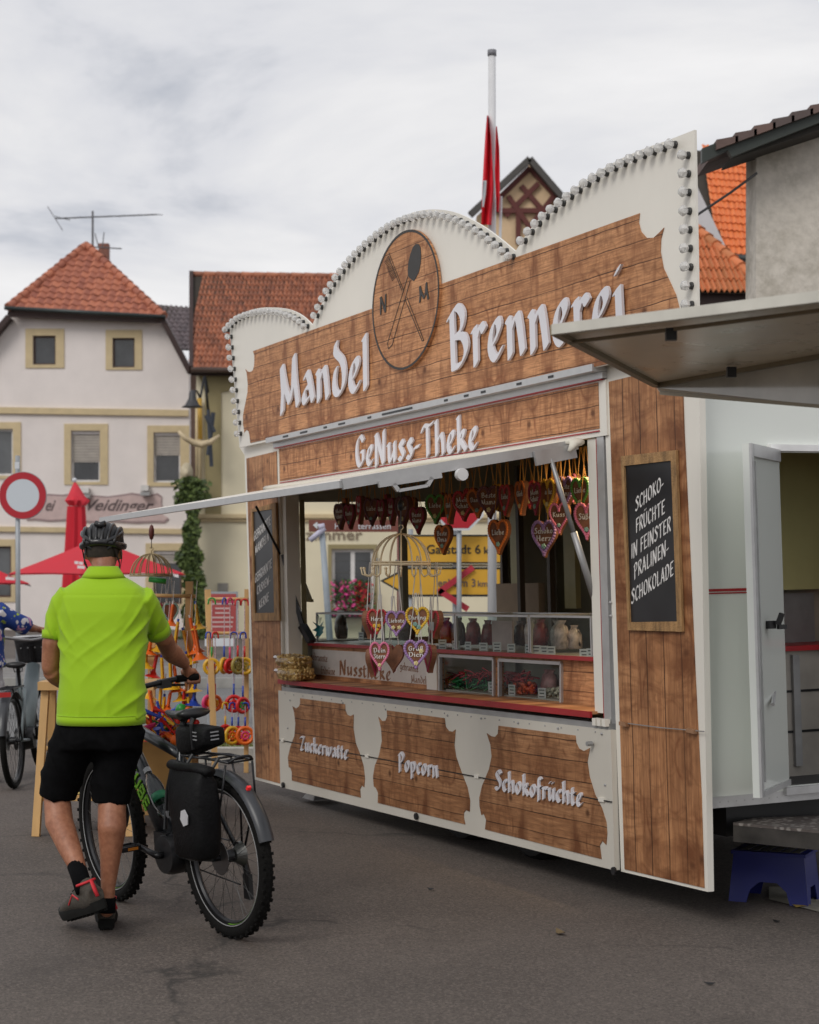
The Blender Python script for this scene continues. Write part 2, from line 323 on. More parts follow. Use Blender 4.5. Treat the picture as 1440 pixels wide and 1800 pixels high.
# ------------------------------------------------------------------ broad-nib pen lettering
GL = {
'M': (7.4, ['l .9 -.7 1.3 3 .9 7', 's 1 7 2.1 3.6 3.5 .9', 'l 3.6 .9 4.7 3.4 5.1 8.2', 's 5.1 8 5.5 4 6.3 .1']),
'a': (4.5, ['s 1.3 4.2 2 4.9 2.7 3.8 3.3 2 3.8 .3', 's 3.1 2.6 1.8 2.5 .8 1.3 1.4 .2 3 1.2']),
'n': (4.9, ['l .8 4.6 1.2 4.4 1.2 0', 's 1.2 2.8 2.2 4.4 3 4.8 3.5 3 3.9 .2']),
'd': (5, ['s 1.7 8.2 1.6 6.8 3.4 5.4 4.1 3.4 3.8 1.4 2.6 .3 1.4 .8 1.1 2.4 1.6 4.2']),
'e': (4.1, ['s 2 2.4 3 3.8 2.7 4.9 1.6 4.3 .9 2.4 1.2 .9 2.2 .2 3.3 1.2']),
'l': (2.1, ['l .6 7.7 1 8 1.1 .2']),
'B': (5.6, ['l 1.2 7.4 1.3 .3', 's .4 6.8 2.4 8 3.8 6.8 3.4 5 1.6 4.1', 's 1.7 4.2 3.8 4 4.5 2.3 3.2 .6 1.4 .2']),
'r': (3.6, ['l .6 4.4 1.1 4.6 1.1 .1', 's 1.1 2.8 1.9 4.4 2.6 4.8 3.1 4.1']),
'i': (2.1, ['l .6 4.4 1.1 4.7 1.2 .1', 'l 1 6.6 1.25 6.9']),
'G': (5.2, ['s 4.1 6.6 3 7.9 1.4 6.8 .8 4 1.4 1.2 2.7 .3 4 1.8', 'l 3.1 3.9 4.1 3.9 4 1.4']),
'N': (6, ['l 1.1 -.4 1.2 7.4', 'l .8 7.4 1.3 7.6 4.4 .3', 'l 4.6 .1 4.8 8.2']),
'u': (4.9, ['s .6 4.4 1.1 4.4 1.2 1.6 1.8 .2 2.8 1.4 3.5 3', 'l 3.6 4.8 3.8 .2']),
's': (3.7, ['s 3 4 2.2 4.9 1.3 4 2.1 2.6 2.9 1.4 2 .2 .9 .8']),
'-': (3.2, ['l .6 2.6 2.4 2.9']),
'T': (5.6, ['s .5 6.2 1.4 7.5 3.4 7.3 5.2 7.9', 'l 2.8 7.2 2.9 .2']),
'h': (4.9, ['l .6 7.9 1 8.1 1.1 .1', 's 1.1 2.6 2.2 4.2 3 4.8 3.6 3.2 3.8 .1']),
'k': (4.6, ['l .6 7.9 1 8.1 1.1 .1', 's 1.2 2.6 2.3 4.6 3.1 4.3 2.6 3 1.4 2.5', 'l 1.8 2.6 3.9 .3']),
'Z': (5, ['s .6 6.6 1.4 7.5 4 7.4 3.2 5 1.2 .8', 's 1 .8 2.4 .3 4.2 1']),
'c': (3.7, ['s 3 3.9 2.3 4.8 1.2 3.8 .9 2.2 1.3 .8 2.3 .2 3.1 1']),
'w': (6.6, ['s .6 4.4 1.1 4.3 1.2 1.4 1.9 .3 2.7 1.2 3.2 4.4', 's 3.2 1.8 3.9 .3 4.9 1.2 5.5 3 5.3 4.8']),
't': (3.3, ['s 1.2 6.3 1.2 1.6 1.9 .2 2.8 1', 'l .4 4.4 2.6 4.7']),
'P': (5, ['l 1.2 7.4 1.3 -.6', 's .4 6.8 2.4 8.1 4.1 6.6 3.4 4.4 1.6 3.6']),
'o': (4.6, ['S 2.4 4.8 1.1 3.6 .9 1.8 2.1 .2 3.4 1.6 3.6 3.4']),
'p': (4.8, ['l .6 4.4 1.1 4.6 1.2 -2.4', 's 1.2 3.4 2.4 4.8 3.7 3.4 3.3 1.2 1.4 .3']),
'S': (4.9, ['s 4 6.8 2.8 8 1.2 6.8 2 5.1 3.6 3.4 3.5 1.4 2 .2 .6 1.1']),
'f': (3.2, ['s 2.9 7.4 2 8.1 1.3 7 1.3 0 1.1 -1', 'l .4 4.4 2.5 4.6']),
'g': (4.9, ['s 3.3 4.4 2.2 4.9 1 3.6 1.1 1.4 2.3 .6 3.5 2', 's 3.7 4.8 3.8 1 3.3 -1.6 1.8 -2.2 .8 -1.4']),
'b': (4.8, ['l .6 7.9 1 8.1 1.1 1.2', 's 1.1 3 2.4 4.8 3.7 3.4 3.3 .9 1.9 .2 1.1 .9']),
'm': (7.2, ['l .8 4.6 1.2 4.4 1.2 0', 's 1.2 2.8 2.1 4.6 2.9 4.4 3.1 .1', 's 3.2 2.8 4.2 4.6 5.1 4.6 5.6 2.6 5.9 .2']),
'D': (5.6, ['l 1.2 7.4 1.3 .3', 's .4 7 2.6 8 4.4 6.2 4.6 3 3.2 .6 1.2 .2']),
'L': (4.6, ['l 1.2 7.8 1.3 .4', 's 1.3 .4 2.6 .2 4.2 .9']),
'E': (4.6, ['l 1.2 7.6 1.3 .4', 'l 1.2 7.5 3.9 7.7', 'l 1.2 4.1 3.3 4.3', 'l 1.2 .4 4 .6']),
'H': (5.6, ['l 1.2 7.8 1.2 .2', 'l 4.3 7.8 4.4 .2', 'l 1.2 4 4.4 4.3']),
'C': (4.8, ['s 4.1 6.8 3 7.9 1.5 6.8 .9 4 1.5 1.2 2.8 .3 4.1 1.3']),
'O': (5.6, ['S 2.8 7.9 1.2 6.4 1 2.2 2.7 .2 4.5 1.8 4.6 6']),
'K': (5, ['l 1.2 7.8 1.2 .2', 'l 4 7.7 1.5 4.1', 'l 1.6 4.2 4.3 .2']),
'F': (4.2, ['l 1.2 7.6 1.3 .1', 'l 1.2 7.5 3.9 7.7', 'l 1.2 4.1 3.3 4.3']),
'R': (5, ['l 1.2 7.6 1.2 .1', 's 1.2 7.5 3.2 7.9 4.1 6.2 3 4.4 1.4 3.9', 'l 2.2 4 4.4 .1']),
'U': (5.4, ['s 1.1 7.8 1.1 2.4 2.4 .2 4 1.6 4.3 3', 'l 4.3 7.8 4.4 2']),
'I': (2.4, ['l 1.2 7.8 1.2 .2']),
'A': (5.4, ['l 2.7 7.9 .8 .1', 'l 2.6 7.9 4.6 .1', 'l 1.4 2.7 4 2.8']),
'W': (7.6, ['l .7 7.8 2.1 .3', 'l 2.2 .3 3.6 6.6', 'l 3.6 6.6 5 .3', 'l 5.1 .3 6.5 7.8']),
'z': (4, ['l .7 4.6 3.2 4.6 .9 .4 3.4 .6']), 'v': (4.4, ['s .6 4.6 1.3 4 2 .3 3.2 2 3.6 4.8']),
'y': (4.8, ['s .6 4.6 1.2 2 2.2 1', 's 3.6 4.8 2.6 1 1.2 -2']),
',': (2, ['l 1.2 .6 .7 -1']), '.': (2, ['l .9 .3 1.1 .5']), '/': (3, ['l 2.6 8 .6 -.4']),
'ß': (4.8, ['s .9 -.6 1.1 6.4 2.2 8 3.4 6.8 2.4 4.6 3.7 2.8 3 .6 1.8 .4'])}
for up, lo, yy in (('ü', 'u', 6.7), ('Ü', 'U', 9.4), ('Ö', 'O', 9.4), ('ö', 'o', 6.7), ('ä', 'a', 6.7)):
    wd, st = GL[lo]; c = wd/2-.3; GL[up] = (wd, st+['l %g %g %g %g' % (c-.8, yy, c-.6, yy+.25), 'l %g %g %g %g' % (c+.9, yy, c+1.1, yy+.25)])
def marching(V, x0, y0, st):
    """contours of V = 0 as closed loops (V < 0 inside)"""
    nx, ny = V.shape; seg = {}
    ins = V < 0
    def ip(a, b):
        va, vb = V[a], V[b]; t = va/(va-vb); return (x0+(a[0]+(b[0]-a[0])*t)*st, y0+(a[1]+(b[1]-a[1])*t)*st)
    cells = np.argwhere((ins[:-1, :-1].astype(int)+ins[1:, :-1]+ins[:-1, 1:]+ins[1:, 1:]) % 4 > 0)
    nxt = {}; pos = {}
    for i, j in cells:
        c = [(i, j), (i+1, j), (i+1, j+1), (i, j+1)]; s = [bool(ins[q]) for q in c]
        en = [(min(c[k], c[(k+1) % 4]), max(c[k], c[(k+1) % 4])) for k in range(4)]
        outs = [k for k in range(4) if s[k] and not s[(k+1) % 4]]; inn = [k for k in range(4) if not s[k] and s[(k+1) % 4]]
        for k in outs+inn: pos[en[k]] = ip(*en[k])
        if len(outs) == 1: nxt[en[outs[0]]] = en[inn[0]]
        else:
            for k in outs: nxt[en[k]] = en[(k-1) % 4] if (k-1) % 4 in inn else en[inn[0]]
    loops = []
    while nxt:
        a = next(iter(nxt)); L = []; b = a
        while b in nxt: L.append(pos[b]); b = nxt.pop(b)
        if len(L) > 5: loops.append(L)
    return loops
def simplify(L, tol):
    out = [L[0]]
    i = 0
    while i < len(L)-1:
        j = i+2
        while j < len(L):
            a, b = np.array(L[i]), np.array(L[j]); ab = b-a; nrm = np.hypot(*ab)+1e-9
            dd = max(abs(ab[0]*(q[1]-a[1])-ab[1]*(q[0]-a[0]))/nrm for q in L[i+1:j])
            if dd > tol: break
            j += 1
        i = j-1; out.append(L[i])
    return out[:-1] if len(out) > 3 and out[-1] == out[0] else out
_gc = {}
def glyph(ch, thick=.72, thin=.13, ang=38, res=.11):
    key = (ch, thick, thin, ang, res)
    if key in _gc: return _gc[key]
    wd, strokes = GL[ch]; x0, y0 = -1.5, -3.6; nx, ny = int((wd+3)/res), int(14.5/res)
    X, Y = np.meshgrid(x0+np.arange(nx)*res, y0+np.arange(ny)*res, indexing='ij')
    ca, sa = math.cos(math.radians(ang)), math.sin(math.radians(ang))
    A, B = (X*ca+Y*sa)/thick, (-X*sa+Y*ca)/thin
    D = np.full(X.shape, 1e9)
    for s_ in strokes:
        q = s_.split(); v = list(map(float, q[1:])); P = [(v[i], v[i+1], 0) for i in range(0, len(v), 2)]
        if q[0] in 'sS': P = spline(P, 5, q[0] == 'S'); P = P+[P[0]] if q[0] == 'S' else P
        for a, b in zip(P[:-1], P[1:]):
            ax, ay = (a[0]*ca+a[1]*sa)/thick, (-a[0]*sa+a[1]*ca)/thin; bx, by = (b[0]*ca+b[1]*sa)/thick, (-b[0]*sa+b[1]*ca)/thin
            ux, uy = bx-ax, by-ay; L2 = ux*ux+uy*uy+1e-9; t = np.clip(((A-ax)*ux+(B-ay)*uy)/L2, 0, 1)
            D = np.minimum(D, np.hypot(A-ax-t*ux, B-ay-t*uy))
    loops = [simplify(l, res*.22) for l in marching(D-1, x0, y0, res)]
    loops = [l for l in loops if len(l) >= 4]
    ar = lambda l: sum(l[i][0]*l[(i+1) % len(l)][1]-l[(i+1) % len(l)][0]*l[i][1] for i in range(len(l)))/2
    outer = [l for l in loops if abs(ar(l)) > .05]
    if outer:
        sg = ar(max(outer, key=lambda l: abs(ar(l)))) > 0
    groups = []
    for l in outer:
        if (ar(l) > 0) == sg: groups.append([l if sg else l[::-1]])
    for l in outer:
        if (ar(l) > 0) != sg:
            px, py = l[0]
            for g in groups:
                o = g[0]; ins = False
                for i in range(len(o)):
                    (x1, y1), (x2, y2) = o[i], o[(i+1) % len(o)]
                    if (y1 > py) != (y2 > py) and px < (x2-x1)*(py-y1)/(y2-y1)+x1: ins = not ins
                if ins: g.append(l if sg else l[::-1]); break
    _gc[key] = (wd, groups); return _gc[key]
def text_boxes(s, **k):
    x = 0; out = []
    for ch in s:
        if ch == ' ': x += 3; continue
        out.append((ch, x)); x += glyph(ch, **k)[0]
    return out, x
def pen_text(s, fn, z0=0., z1=1., **k):
    """one mesh builder per letter; fn(x in 0..1 along the word, y in cap heights, z)"""
    bx, tot = text_boxes(s, **k); out = []
    for ch, x in bx:
        mb = MB()
        for g in glyph(ch, **k)[1]: mb.shape(g, lambda a, b, c, x=x: fn((a+x)/tot, b/8, c), z0, z1)
        out.append(mb)
    return out
def merge(mbs):
    r = MB()
    for m_ in mbs: r.add(m_.v, m_.f)
    return r
def affine(o, r, t, nrm):
    """maps (x, y, z) with o = baseline start, r = baseline end, t = cap height above o"""
    o, r, t, nrm = Vector(o), Vector(r), Vector(t), Vector(nrm)
    return lambda x, y, z: o+(r-o)*x+(t-o)*y+nrm*z
def font_mesh(s, fn, bold=0.0, shear=0.0):
    """block lettering from Blender's own font, placed by fn(x in 0..1, y in cap heights, 0)"""
    cu = bpy.data.curves.new('lettering', 'FONT'); cu.body = s; cu.offset = bold; cu.shear = shear; cu.resolution_u = 3
    ob = bpy.data.objects.new('lettering', cu); COL.objects.link(ob); bpy.context.view_layer.update()
    me = bpy.data.meshes.new_from_object(ob.evaluated_get(bpy.context.evaluated_depsgraph_get()))
    bpy.data.objects.remove(ob)
    vs = [v.co.copy() for v in me.vertices]; x0 = min(v.x for v in vs); x1 = max(v.x for v in vs)
    mb = MB(); mb.add([fn((v.x-x0)/(x1-x0), v.y/.72, 0.0) for v in vs], [tuple(p.vertices) for p in me.polygons])
    bpy.data.meshes.remove(me); return mb
def remesh(mb, voxel, smooth=3, fold=None):
    """union of the solids in mb as one continuous skin"""
    me = mb.mesh('skin', []); ob = bpy.data.objects.new('skin', me); COL.objects.link(ob)
    md = ob.modifiers.new('r', 'REMESH'); md.mode = 'VOXEL'; md.voxel_size = voxel; md.use_smooth_shade = True
    if smooth:
        sm = ob.modifiers.new('s', 'SMOOTH'); sm.factor = .6; sm.iterations = smooth
    bpy.context.view_layer.update()
    m2 = bpy.data.meshes.new_from_object(ob.evaluated_get(bpy.context.evaluated_depsgraph_get()))
    bpy.data.objects.remove(ob); bpy.data.meshes.remove(me); m2.materials.clear()
    if fold:
        n = len(m2.vertices); co = np.empty(n*3, 'f'); m2.vertices.foreach_get('co', co); co = co.reshape(-1, 3)
        no = np.empty(n*3, 'f'); m2.vertices.foreach_get('normal', no); no = no.reshape(-1, 3)
        co += fold(co, no); m2.vertices.foreach_set('co', co.ravel()); m2.update()
    m2.polygons.foreach_set('use_smooth', [True]*len(m2.polygons))
    return m2
# ================================================================== materials
cream = mat('cream_paint', (.80, .765, .69), .45, var=.04, scale=1.2, dirt=.16)
lac = mat('white_lacquer', (.73, .76, .715), .12, var=.02, scale=.8, coat=.6)
alu = mat('brushed_aluminium', (.52, .52, .52), .38, .55, var=.08, scale=14)
alud = mat('dull_aluminium', (.34, .34, .34), .45, .35, var=.1, scale=10)
redp = mat('red_trim', (.36, .015, .02), .4)
black = mat('black_plastic', (.012, .012, .013), .42, var=.2)
blackm = mat('black_metal', (.015, .015, .017), .35, .3)
dark = mat('dark_interior', (.035, .028, .02), .8, var=.3)
woodH = wood_print('printed_boards_across', True, 1.04)
woodV = wood_print('printed_boards_upright', False, .86, .145, .37)
woodS = wood_print('printed_boards_shaded', True, .70, .1, .2)  # same board print, toned down to carry the shade low on the stall
skirtm = mat('cream_paint_shaded', (.62, .585, .515), .5, var=.05, scale=1.2, dirt=.2)  # cream paint darkened: skirt's shade is put into the colour
letterm = mat('letter_white', (.70, .69, .73), .4, var=.02)
chalkb = mat('blackboard', (.012, .012, .014), .35, var=.5, scale=3, dirt=0)
chalk = mat('chalk', (.72, .70, .68), .9, var=.1, scale=40)
glass = glassmat('clear_glass')
# bulb glass: ribbed, milky
m_, t_, b_ = newmat('bulb_glass', .12, 0, .6)
b_.inputs['Base Color'].default_value = (.93, .92, .90, 1); b_.inputs['Transmission Weight'].default_value = .5; b_.inputs['IOR'].default_value = 1.35
bulbg = m_
# ================================================================== the sweet stall
stall = thing('market_stall', 'long sweet stall trailer with printed timber boards, bulb edging and open serving hatch', 'market stall', TM)
S = stall
def rect(u0, u1, w0, w1, d0, d1, name, m, par=None):
    return MB().box(((u0+u1)/2, (d0+d1)/2, (w0+w1)/2), (abs(u1-u0), abs(d1-d0), abs(w1-w0))).build(name, m, par or S)
def pl(px, d=0.0): return [(lambda v: (v.x, v.z))(TL(x, y, d)) for x, y in px]
def slab(px, d, thick, name, m, par=None, sm=False, holes=()):
    """outline surveyed in the plane at depth d, with its thickness behind it"""
    P = pl(px, d); mb = MB()
    mb.shape([P]+[pl(h, d) for h in holes], lambda x, y, z: (x, d+(1-z)*thick, y)); return mb.build(name, m, par or S)
def zs(pts, ox, oy, s): return [(ox+x/s, oy+y/s) for x, y in pts]
UL, UR, WT = -5.13, -.72, 2.43
# fascia
FD = -.07
top = [(403, 572), (418, 556), (440, 545), (470, 540), (505, 543), (530, 554), (549, 571), (560, 546), (577, 511), (600, 476), (630, 440), (662, 410), (700, 384), (735, 371), (770, 368), (805, 375), (845, 395), (880, 420), (906, 442), (925, 412), (950, 382), (985, 351), (1030, 316), (1080, 285), (1130, 262), (1175, 246), (1221, 228)]
fas = [(q.x, q.y) for q in spline([(x, y, 0) for x, y in top[:7]], 4)]+[(q.x, q.y) for q in spline([(x, y, 0) for x, y in top[7:19]], 4)]+[(q.x, q.y) for q in spline([(x, y, 0) for x, y in top[19:]], 3)]
fas = fas+[(1228, 604), (1060, 643), (492, 771), (421, 787)]
fascia = slab(fas[::-1], FD, .012, 'fascia_board', cream)
woodtop = zs([(415, 625), (430, 670), (432, 720), (428, 790), (415, 840), (395, 858), (370, 860), (348, 850), (330, 828), (344, 870), (350, 920), (357, 1000), (354, 1090), (335, 1190), (316, 1280), (303, 1360), (303, 1440), (318, 1545), (328, 1522), (345, 1512), (365, 1532), (376, 1575), (385, 1662)], 380, 520, 6.43)
wr = zs([(730, 708), (726, 745), (735, 780), (758, 806), (785, 805), (806, 786), (826, 765), (814, 810), (812, 860), (824, 925), (850, 980), (873, 1030), (888, 1090)], 800, 60, 2.25)
wpoly = woodtop+[(1195, 611.5), (1197, 575)]+wr[::-1]
slab(wpoly, FD-.004, .003, 'printed_board_panel', woodH, fascia)
# support band behind the fascia
rect(UL, 0.0, WT, 2.56, -.02, .05, 'roof_beam', cream)
# bulbs along the edge
gb = MB(); n = 12
prof = [(.010, .016), (.015, .020), (.0205, .029), (.0225, .038), (.020, .048), (.012, .055), (.002, .058)]
R_ = []
for r, h in prof: R_.append([Vector((r*(1+(.10 if k % 2 else -.04))*math.cos(2*math.pi*k/n), -h, r*(1+(.10 if k % 2 else -.04))*math.sin(2*math.pi*k/n))) for k in range(n)])
gb.rings(R_); bulb_me = gb.mesh('light_bulb', bulbg)
sb_ = MB(); R_ = [[Vector((r*math.cos(2*math.pi*k/10), -h, r*math.sin(2*math.pi*k/10))) for k in range(10)] for r, h in ((.0175, 0), (.0175, .007), (.015, .009), (.015, .017), (.010, .019))]
sb_.rings(R_); sock_me = sb_.mesh('socket', mat('bulb_socket', (.05, .05, .05), .4, .4))
def along(P, step):
    out = [Vector(P[0])]; acc = 0
    for a, b in zip(P[:-1], P[1:]):
        a, b = Vector(a), Vector(b); L = (b-a).length; t = step-acc
        while t <= L: out.append(a.lerp(b, t/L)); t += step
        acc = (acc+L) % step if L < step-acc else L-(t-step)
    return out
def bulbs(px, inset=.034):
    P = [Vector((x, y, 0)) for x, y in pl(px, FD)]
    for q in along(P, .083):
        x, y = q.x, q.y-inset
        M = T3(x, FD, y) @ Matrix.Rotation(random.uniform(0, 1), 4, 'Y') @ Euler((random.uniform(-.05, .05), 0, random.uniform(-.05, .05))).to_matrix().to_4x4()
        b = place(bulb_me, 'light_bulb', S, M); place(sock_me, 'socket', b)
sp = lambda a: [(q.x, q.y) for q in spline([(x, y, 0) for x, y in a], 5)]
bulbs(sp(top[:7])); bulbs(sp(top[7:19])); bulbs(sp(top[19:])[:-2])
bulbs([(408, 592), (426, 775)], 0); bulbs([(1211, 273), (1219, 602)], 0)
# emblem
ex = lambda X, Y: (640+X/6.67, 390+Y/6.67)
def ell(k, n=48): return [ex(487+k*(391*math.cos(t)+30*math.sin(t)), 912+k*(-70*math.cos(t)-822*math.sin(t))) for t in [2*math.pi*i/n for i in range(n)]]
emb = slab(ell(1.0), FD-.022, .017, 'emblem_disc', woodH)
ink = mat('dark_print', (.022, .018, .014), .5)
slab(ell(1.0), FD-.024, .0015, 'emblem_ring', ink, emb, holes=[ell(.965)[::-1]])
ED = FD-.0245
slab([ex(*p) for p in ((515, 635), (512, 560), (520, 470), (545, 370), (575, 290), (605, 258), (640, 260), (662, 300), (668, 380), (664, 480), (645, 580), (610, 650), (582, 695), (545, 665))][::-1], ED, .002, 'spoon_bowl', ink, emb)
lm = MB()
def eline(a, b, wpx):
    (x0, y0), (x1, y1) = ex(*a), ex(*b); A, B = TL(x0, y0, ED), TL(x1, y1, ED); lm.bar(A, B, wpx/6.67/300, .0015, up=(0, 1, 0))
for a, b in (((512, 640), (275, 1420)), ((540, 690), (330, 1440)), ((275, 1420), (285, 1490)), ((285, 1490), (330, 1440)), ((290, 360), (460, 800)), ((285, 400), (440, 800)), ((478, 905), (680, 1395)), ((500, 880), (700, 1390)), ((680, 1395), (700, 1390))): eline(a, b, 9)
for k in range(13):
    t = k/12; eline((283+t*95, 400+t*235), (243+t*85, 475+t*215), 5)
lm.build('spoon_and_brush_drawing', ink, emb)
def sign(s, o, r, t, d, name, m, par, thick=.012, joined=False, nib={}, off=.0):
    o_, r_, t_ = TL(*o, d), TL(*r, d), TL(*t, d)
    fn = affine(o_, r_, t_, (0, -thick, 0)); L = pen_text(s, fn, 0., 1., **nib)
    if joined: return merge(L).build(name, m, par)
    for q in L: q.build('letter', m, par)
for s_, o_, r_, t_ in (('N', ex(180, 1075), ex(275, 1050), ex(180, 880)), ('M', ex(640, 925), ex(775, 900), ex(640, 740))):
    sign(s_, o_, r_, t_, ED, 'letter', ink, emb, .002, True, dict(thick=.6, thin=.3))
# raised lettering
sign('Mandel', (494, 720), (652, 683), (493.5, 636), FD-.012, 'letter', letterm, S, .014)
sign('Brennerei', (792, 652), (1103, 580), (789, 545), FD-.012, 'letter', letterm, S, .014)
# header with lamp track, red lines and the second board
rect(UL, UR, 2.405, WT+.01, -.085, .02, 'lamp_track', alu)
for i, (u, L) in enumerate(((-4.75, .09), (-4.42, .12), (-4.05, .05), (-3.78, .10), (-3.35, .05), (-2.95, .42), (-2.3, .04), (-2.05, .05), (-1.85, .05), (-1.45, .05), (-1.12, .05))): MB().box((u, -.0862, 2.422), (L, .004, .012)).build('track_slot', blackm, S)
rect(UL, UR, 2.372, 2.404, -.03, .02, 'header_profile', alu)
rect(UL+.02, UR-.02, 2.366, 2.371, -.034, .0, 'red_line', redp)
rect(UL, UR, 2.095, 2.3655, -.012, .03, 'header_panel', cream)
rect(-5.05, -.785, 2.133, 2.358, -.016, -.0125, 'printed_board_panel', woodH)
rect(-5.05, -.785, 2.118, 2.124, -.018, -.0125, 'red_line', redp)
sign('GeNuss-Theke', (627, 822), (844, 789), (626.5, 768), -.018, 'letter', letterm, S, .012)
# canvas roll above the hatch
roll = [Vector((u, -.055+.012*math.sin(u*3), 2.083+.006*math.sin(u*2.2+1))) for u in np.linspace(-5.16, -.93, 24)]+[Vector((-.91, -.085, 2.065)), Vector((-.92, -.11, 2.03))]
MB().tube(roll, [(.022, .045)]*24+[(.018, .03), (.008, .012)], 10).build('canvas_roll', mat('cream_canvas', (.68, .64, .55), .8, var=.06, scale=5, bmp=.2), S, True)
# posts
for (a, b) in ((UL, -5.07), (-5.055, -4.99)): rect(a, b, .68, 2.095, -.01 if a == UL else .0, .10, 'corner_post', cream)
rect(-5.068, -5.057, .68, 2.09, .012, .09, 'post_groove', alud)
rect(-4.985, -4.975, .74, 2.0, .1, .135, 'jamb_lining', mat('olive_lining', (.22, .19, .10), .7))
rect(-.925, -.845, .745, 2.09, -.0, .09, 'corner_post', cream)
rect(-.843, -.833, .68, 2.09, -.002, .06, 'red_line', redp)
rect(-.831, -.765, .68, 2.095, -.005, .08, 'corner_post', alu)
hg = MB()
for k in range(3): hg.box((-.865+k*.045, -.03, .705), (.03, .03, .035))
hg.build('hatch_hinge', cream, S)
for w in (1.22, 1.285): MB().ball((-.74, -.008, w), .008, 8).build('screw', alu, S)
# lower skirt
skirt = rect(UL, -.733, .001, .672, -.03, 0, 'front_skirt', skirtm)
rect(UL+.01, -.76, .672, .70, -.022, .06, 'sill_profile', alud)
MB().box(((UL-.735)/2, -.0335, .328), (4.39, .007, .005)).build('fold_line', black, skirt)
for u in (-5.06, -3.62, -2.14, -.83):
    MB().box((u, -.034, .330), (.05, .008, .02)).build('fold_hinge', cream, skirt)
A_ = zs([(430, 310), (745, 352), (747, 395), (760, 425), (782, 436), (805, 425), (803, 520), (818, 620), (852, 710), (875, 790), (884, 870), (880, 935), (864, 922), (850, 950), (855, 1008), (372, 888), (372, 830), (362, 800), (350, 795), (344, 725), (362, 650), (390, 575), (397, 490), (388, 410), (376, 366), (400, 382), (420, 370), (430, 345)], 420, 1150, 4)
B_ = zs([(1040, 395), (1042, 440), (1030, 468), (1005, 470), (980, 440), (999, 520), (1005, 610), (985, 710), (955, 785), (943, 860), (948, 930), (962, 940), (978, 975), (976, 1045)], 420, 1150, 4)
B_ = B_+zs([(310, 1197), (300, 1150), (300, 1115), (315, 1096), (341, 1107), (344, 1030), (325, 935), (285, 835), (245, 720), (233, 640), (242, 530), (222, 546), (195, 540), (172, 510), (165, 450)], 740, 1150, 4)
C_ = zs([(1085, 572), (1090, 622), (1110, 663), (1145, 682), (1186, 660), (1169, 760), (1184, 860), (1222, 985), (1270, 1080), (1302, 1180), (1308, 1260), (1302, 1340), (1275, 1312), (1256, 1345), (1268, 1440), (450, 1232), (458, 1165), (440, 1120), (425, 1132), (412, 1070), (410, 1010), (430, 925), (478, 810), (497, 720), (488, 635), (462, 556), (492, 577), (520, 582), (540, 560), (545, 503)], 740, 1150, 4)
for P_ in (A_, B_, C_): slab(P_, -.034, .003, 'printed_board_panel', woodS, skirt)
sign('Zuckerwatte', (529, 1319), (614, 1336), (529, 1293), -.035, 'letter', letterm, skirt, .01)
sign('Popcorn', (702, 1354), (773, 1368), (702, 1322), -.035, 'letter', letterm, skirt, .01)
sign('Schokofrüchte', (872, 1388), (1027, 1419), (872, 1353), -.035, 'letter', letterm, skirt, .01)
for x, y in ((603, 1236), (678, 1247), (787, 1258), (846, 1263), (911, 1271), (981, 1280), (1058, 1290), (1064, 1380), (506, 1280), (510, 1231)):
    p = TL(x, y, -.032); MB().ball(p, .007, 6).build('screw', alud, skirt)
p = TL(1041, 1307, -.04); MB().tube([p, p+Vector((0, -.03, 0))], .012, 8).build('lock', alud, skirt)
for x, y in ((499, 1380), (733, 1435), (1081, 1531)):
    p = TL(x, y, -.035); MB().tube([p+Vector((0, -.012, .0)), p+Vector((0, .0, .0))], .02, 8).build('rubber_stop', black, skirt)
# wings
wl_ = slab([(430, 800), (447, 1370), (500, 1384), (489, 770), (421, 786)], -.02, .03, 'side_wing', cream)
slab([(433, 806), (450, 1366), (498, 1379), (486.5, 793)], -.024, .003, 'printed_board_panel', woodV, wl_)
wrg = slab([(1060, 640), (1092, 1532), (1245, 1568), (1228, 600)], -.001, .032, 'side_wing', cream)
slab([(1070, 671), (1098, 1528), (1238, 1561), (1233, 1400), (1222, 1180), (1212, 950), (1203, 760), (1199, 640)], -.005, .003, 'printed_board_panel', woodV, wrg)
wire = MB(); a_, b2 = TL(1090, 1270, -.015), TL(1238, 1286, -.02)
wire.tube([a_, a_.lerp(b2, .5)+Vector((0, 0, -.004)), b2], .0025, 5); wire.build('wing_latch_wire', alud, wrg)
for x, y in ((1097, 1272), (1216, 1284)): p = TL(x, y, -.02); MB().bar(p-Vector((.03, 0, 0)), p+Vector((.03, 0, -.004)), .02, .018).build('wing_latch', mat('brass_latch', (.32, .17, .09), .5), wrg)
